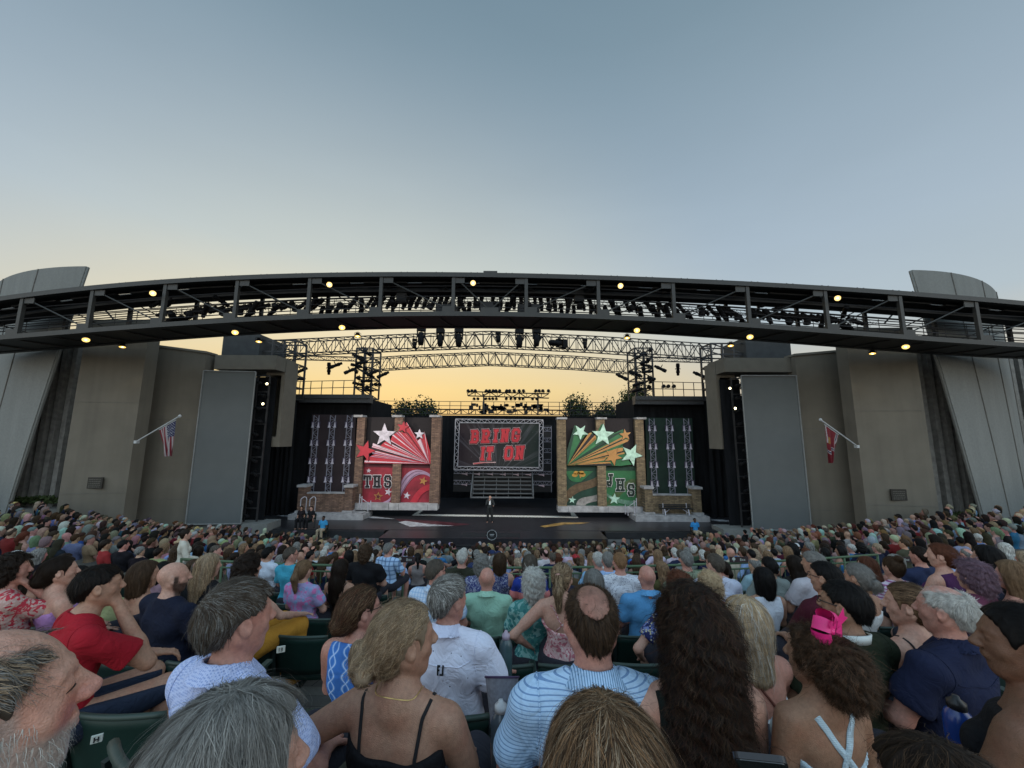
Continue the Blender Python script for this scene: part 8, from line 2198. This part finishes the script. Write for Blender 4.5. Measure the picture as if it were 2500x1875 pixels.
# gate posts at the aisle
# ---- standing woman, presenter, stewards
def standing(px, py_feet, d, label, hair, hc, shirtc, pantsc, hh=1.72, yaw=0., male=True, arms=('hang', 'hang'), shirt='longshirt', skin='fair', z=None, name='person', stride=.0, tie=False, seated=False):
    p = pose(male=male, yaw=0, lean=-.02, armL=arms[0], armR=arms[1])
    if not seated:
        # legs straight down from the hip; the trunk is lifted so that the feet stand on the floor
        for k_, sg in (('L', -1), ('R', 1)):
            p.knee[k_] = np.array([sg * (.10 + stride * .5), .02, .08]); p.ank[k_] = np.array([sg * (.11 + stride), -.01, -.32])
    zlo = 0 if seated else -.42
    G = (axis_grid(-.40, .40, -.12, .12, .012, .022), axis_grid(-.26, .62 if seated else .34, -.12, .14, .012, .022), axis_grid(zlo, 1.42, 1.08, 1.42, .012, .022))
    F = SDF(*G); build_body(F, p, det=True); V, Q = F.mesh(); o = link(name, np_mesh('person', V, Q), M_skin, smooth=True); o.color = (*SKINC[skin], 1)
    F = SDF(*G); build_shirt(F, p, shirt, th=.012); V, Q = F.mesh(); q = link('jacket' if tie else 'shirt', np_mesh('shirt', V, Q), M_cloth, o, True); q.color = (*shirtc, 1)
    F = SDF(*G); build_trousers(F, p, 2); V, Q = F.mesh(); q = link('trousers', np_mesh('trousers', V, Q), M_cloth, o, True); q.color = (*pantsc, 1)
    if hair != 'bald': F = SDF(*G); grow(F, hair, p); V, Q = F.mesh(); q = link('hair', np_mesh('hair', V, Q), M_hairo, o, True); q.color = (*HAIRC[hc], 1)
    H0 = 1.34 - (zlo + .03 if not seated else 0); s_ = hh / H0 if not seated else 1.0
    w_ = P(px, py_feet, d) if z is None else P(px, py_feet, d) * (1, 1, 0) + (0, 0, z)
    o.scale = (s_,) * 3; o.rotation_euler.z = yaw; o.location = (w_[0], w_[1], w_[2] - (zlo + .03) * s_ if not seated else w_[2])
    tag(o, label, 'person'); PEOPLE.append((w_[0], w_[1])); return o, p
po, pp_ = standing(1196, 1253, 28.0, 'presenter in a dark suit and white shirt standing alone on the stage with a microphone', 'short', 'greybrown', (.030, .034, .036), (.020, .022, .024), 1.80, yaw=R(180), arms=('rest', 'mic'), tie=True, stride=.06, z=.0)
MB().add([pp_.T(-.045, .10, 1.07), pp_.T(.045, .10, 1.07), pp_.T(.055, .185, .76), pp_.T(-.055, .185, .76)], [[0, 1, 2, 3]]).add([pp_.T(-.045, .11, 1.07), pp_.T(.045, .11, 1.07), pp_.T(.055, .195, .76), pp_.T(-.055, .195, .76)], [[3, 2, 1, 0]]).build('shirt_front', mat('shirt_front', (.65, .65, .66), .8), po)
mh = pp_.wr['R'] + (0, .03, .03); mc = empty('microphone', tuple(np.array(po.location) + rotz(math.pi) @ (mh * po.scale[0]))); tag(mc, "small dark microphone held at the presenter's mouth", 'microphone')
MB().tube([(0, 0, -.14), (0, 0, 0)], .014, 8).build('handle', M_black, mc); MB().lathe([(0, -.02), (.024, -.012), (.026, .01), (0, .03)], n=10).build('grille', M_alu, mc)
standing(448, 1355, 9.2, 'woman standing in a cream lace top among the seated crowd, left side', 'bun', 'dark', (.50, .47, .40), (.2, .2, .18), 1.66, yaw=R(-50), male=False, arms=('hang', 'lap'), shirt='longshirt', skin='fair', z=float(floor_z(*P(448, 1355, 9.2)[:2])) + .05)
standing(788, 1290, 25.0, 'seated steward in a bright blue shirt in front of the left stage edge', 'short', 'black', (.04, .25, .48), (.34, .28, .20), yaw=R(180), shirt='polo', skin='dark', z=-.42, seated=True)
standing(1698, 1300, 25.0, 'seated steward in a bright blue shirt in front of the right stage edge', 'short', 'black', (.03, .20, .46), (.34, .28, .20), yaw=R(180), shirt='polo', skin='dark', z=-.42, seated=True)
standing(757, 1285, 26.0, 'seated man in black with folded arms beside the blue-shirted steward', 'short', 'black', (.012, .012, .014), (.012, .012, .014), yaw=R(165), shirt='tee', skin='fair', z=0.0, seated=True)
standing(733, 1285, 26.0, 'seated person in dark clothes, leftmost of the three seated by the left stage edge', 'bob', 'dark', (.016, .012, .014), (.012, .012, .014), yaw=R(190), male=False, shirt='tee', skin='tan', z=0.0, seated=True)
for px_, d_, z_, lb in ((788, 25.0, -.42, 'dark seat under the left blue-shirted steward'), (1698, 25.0, -.42, 'dark seat under the right blue-shirted steward'), (757, 26.0, 0.0, 'dark seat under the man in black with folded arms'), (733, 26.0, 0.0, 'dark seat under the leftmost seated crew member')):
    q_ = P(px_, 1285, d_); chair(q_[0], q_[1], z_, math.pi, lb, 'seats of the crew by the stage')
# ---- small things
def bottle(px, py, d, h, r_, cols, label, tiltx=0.):
    c = P(px, py, d); rt = empty('water_bottle', tuple(c)); rt.rotation_euler.x = tiltx; tag(rt, label, 'bottle')
    MB().lathe([(0, -h * .5), (r_ * .9, -h * .5), (r_, -h * .45), (r_, h * .18), (r_ * .8, h * .28), (r_ * .45, h * .34), (r_ * .42, h * .36), (0, h * .36)], n=20).build('body', mat('bottle_' + str(px), cols[0], .25, var=.15, scale=20, spec=.6), rt, True)
    MB().lathe([(0, h * .33), (r_ * .62, h * .33), (r_ * .62, h * .42), (r_ * .3, h * .46), (r_ * .22, h * .5), (0, h * .5)], n=16).build('cap', mat('cap_' + str(px), cols[1], .4, var=.05), rt, True)
    return rt
b1 = bottle(1235, 1598, 2.35, .25, .036, ((.05, .09, .10), (.42, .34, .42)), 'teal sports bottle with a lilac top in a seat cup holder')
b2 = bottle(1222, 1790, 1.55, .22, .036, ((.06, .08, .10), (.55, .56, .58)), 'clear water bottle with a white cap in the seat pouch left of the striped polo')
b3 = bottle(2345, 1790, 1.62, .26, .045, ((.010, .04, .20), (.02, .02, .022)), 'large blue bottle with a black lid between seats at the lower right')
c = P(1225, 1715, 1.62); o = empty('seat_pouch', tuple(c)); o.scale = (.85,) * 3; tag(o, 'grey mesh visor pouch with a purple rim hanging behind the seats', 'pouch')
V = []; n = 12
for j in range(7):
    for i in range(n + 1): t = i / n * math.pi; V.append((-.075 * math.cos(t) * (1 - .06 * j), -.055 * math.sin(t), .10 * (1 if j == 0 else 1 - j * .32) + (.03 * math.sin(t) if j == 0 else 0)))
MB().add(V, [[j * (n + 1) + i, j * (n + 1) + i + 1, (j + 1) * (n + 1) + i + 1, (j + 1) * (n + 1) + i] for j in range(6) for i in range(n)]).build('mesh_body', mat('pouch_grey', (.20, .21, .25), .8, var=.2, scale=60), o, True)
MB().tube([(V[i][0], V[i][1], V[i][2] + .004) for i in range(n + 1)], .005, 6).build('rim', mat('pouch_rim', (.05, .03, .08), .6), o)
c = P(1862, 1868, .72); o = empty('phone', tuple(c)); o.rotation_euler = (R(50), R(-12), R(-25)); tag(o, 'dark smartphone with rounded corners at the bottom edge, right of the curly hair', 'phone')
def rrect(w, h, r_, n=5): return [(sx * (w / 2 - r_) + r_ * math.cos(a0 + q * math.pi / 2 / n), sy * (h / 2 - r_) + r_ * math.sin(a0 + q * math.pi / 2 / n)) for sx, sy, a0 in ((1, 1, 0), (-1, 1, math.pi / 2), (-1, -1, math.pi), (1, -1, 1.5 * math.pi)) for q in range(n + 1)]
MB().prism(rrect(.074, .150, .012), -.004, .004).build('case', mat('phone_case', (.02, .02, .024), .35), o, fix=True)
MB().prism(rrect(.068, .142, .009), -.0055, -.0042).build('screen', mat('phone_screen', (.03, .034, .04), .15, spec=.7), o, fix=True)
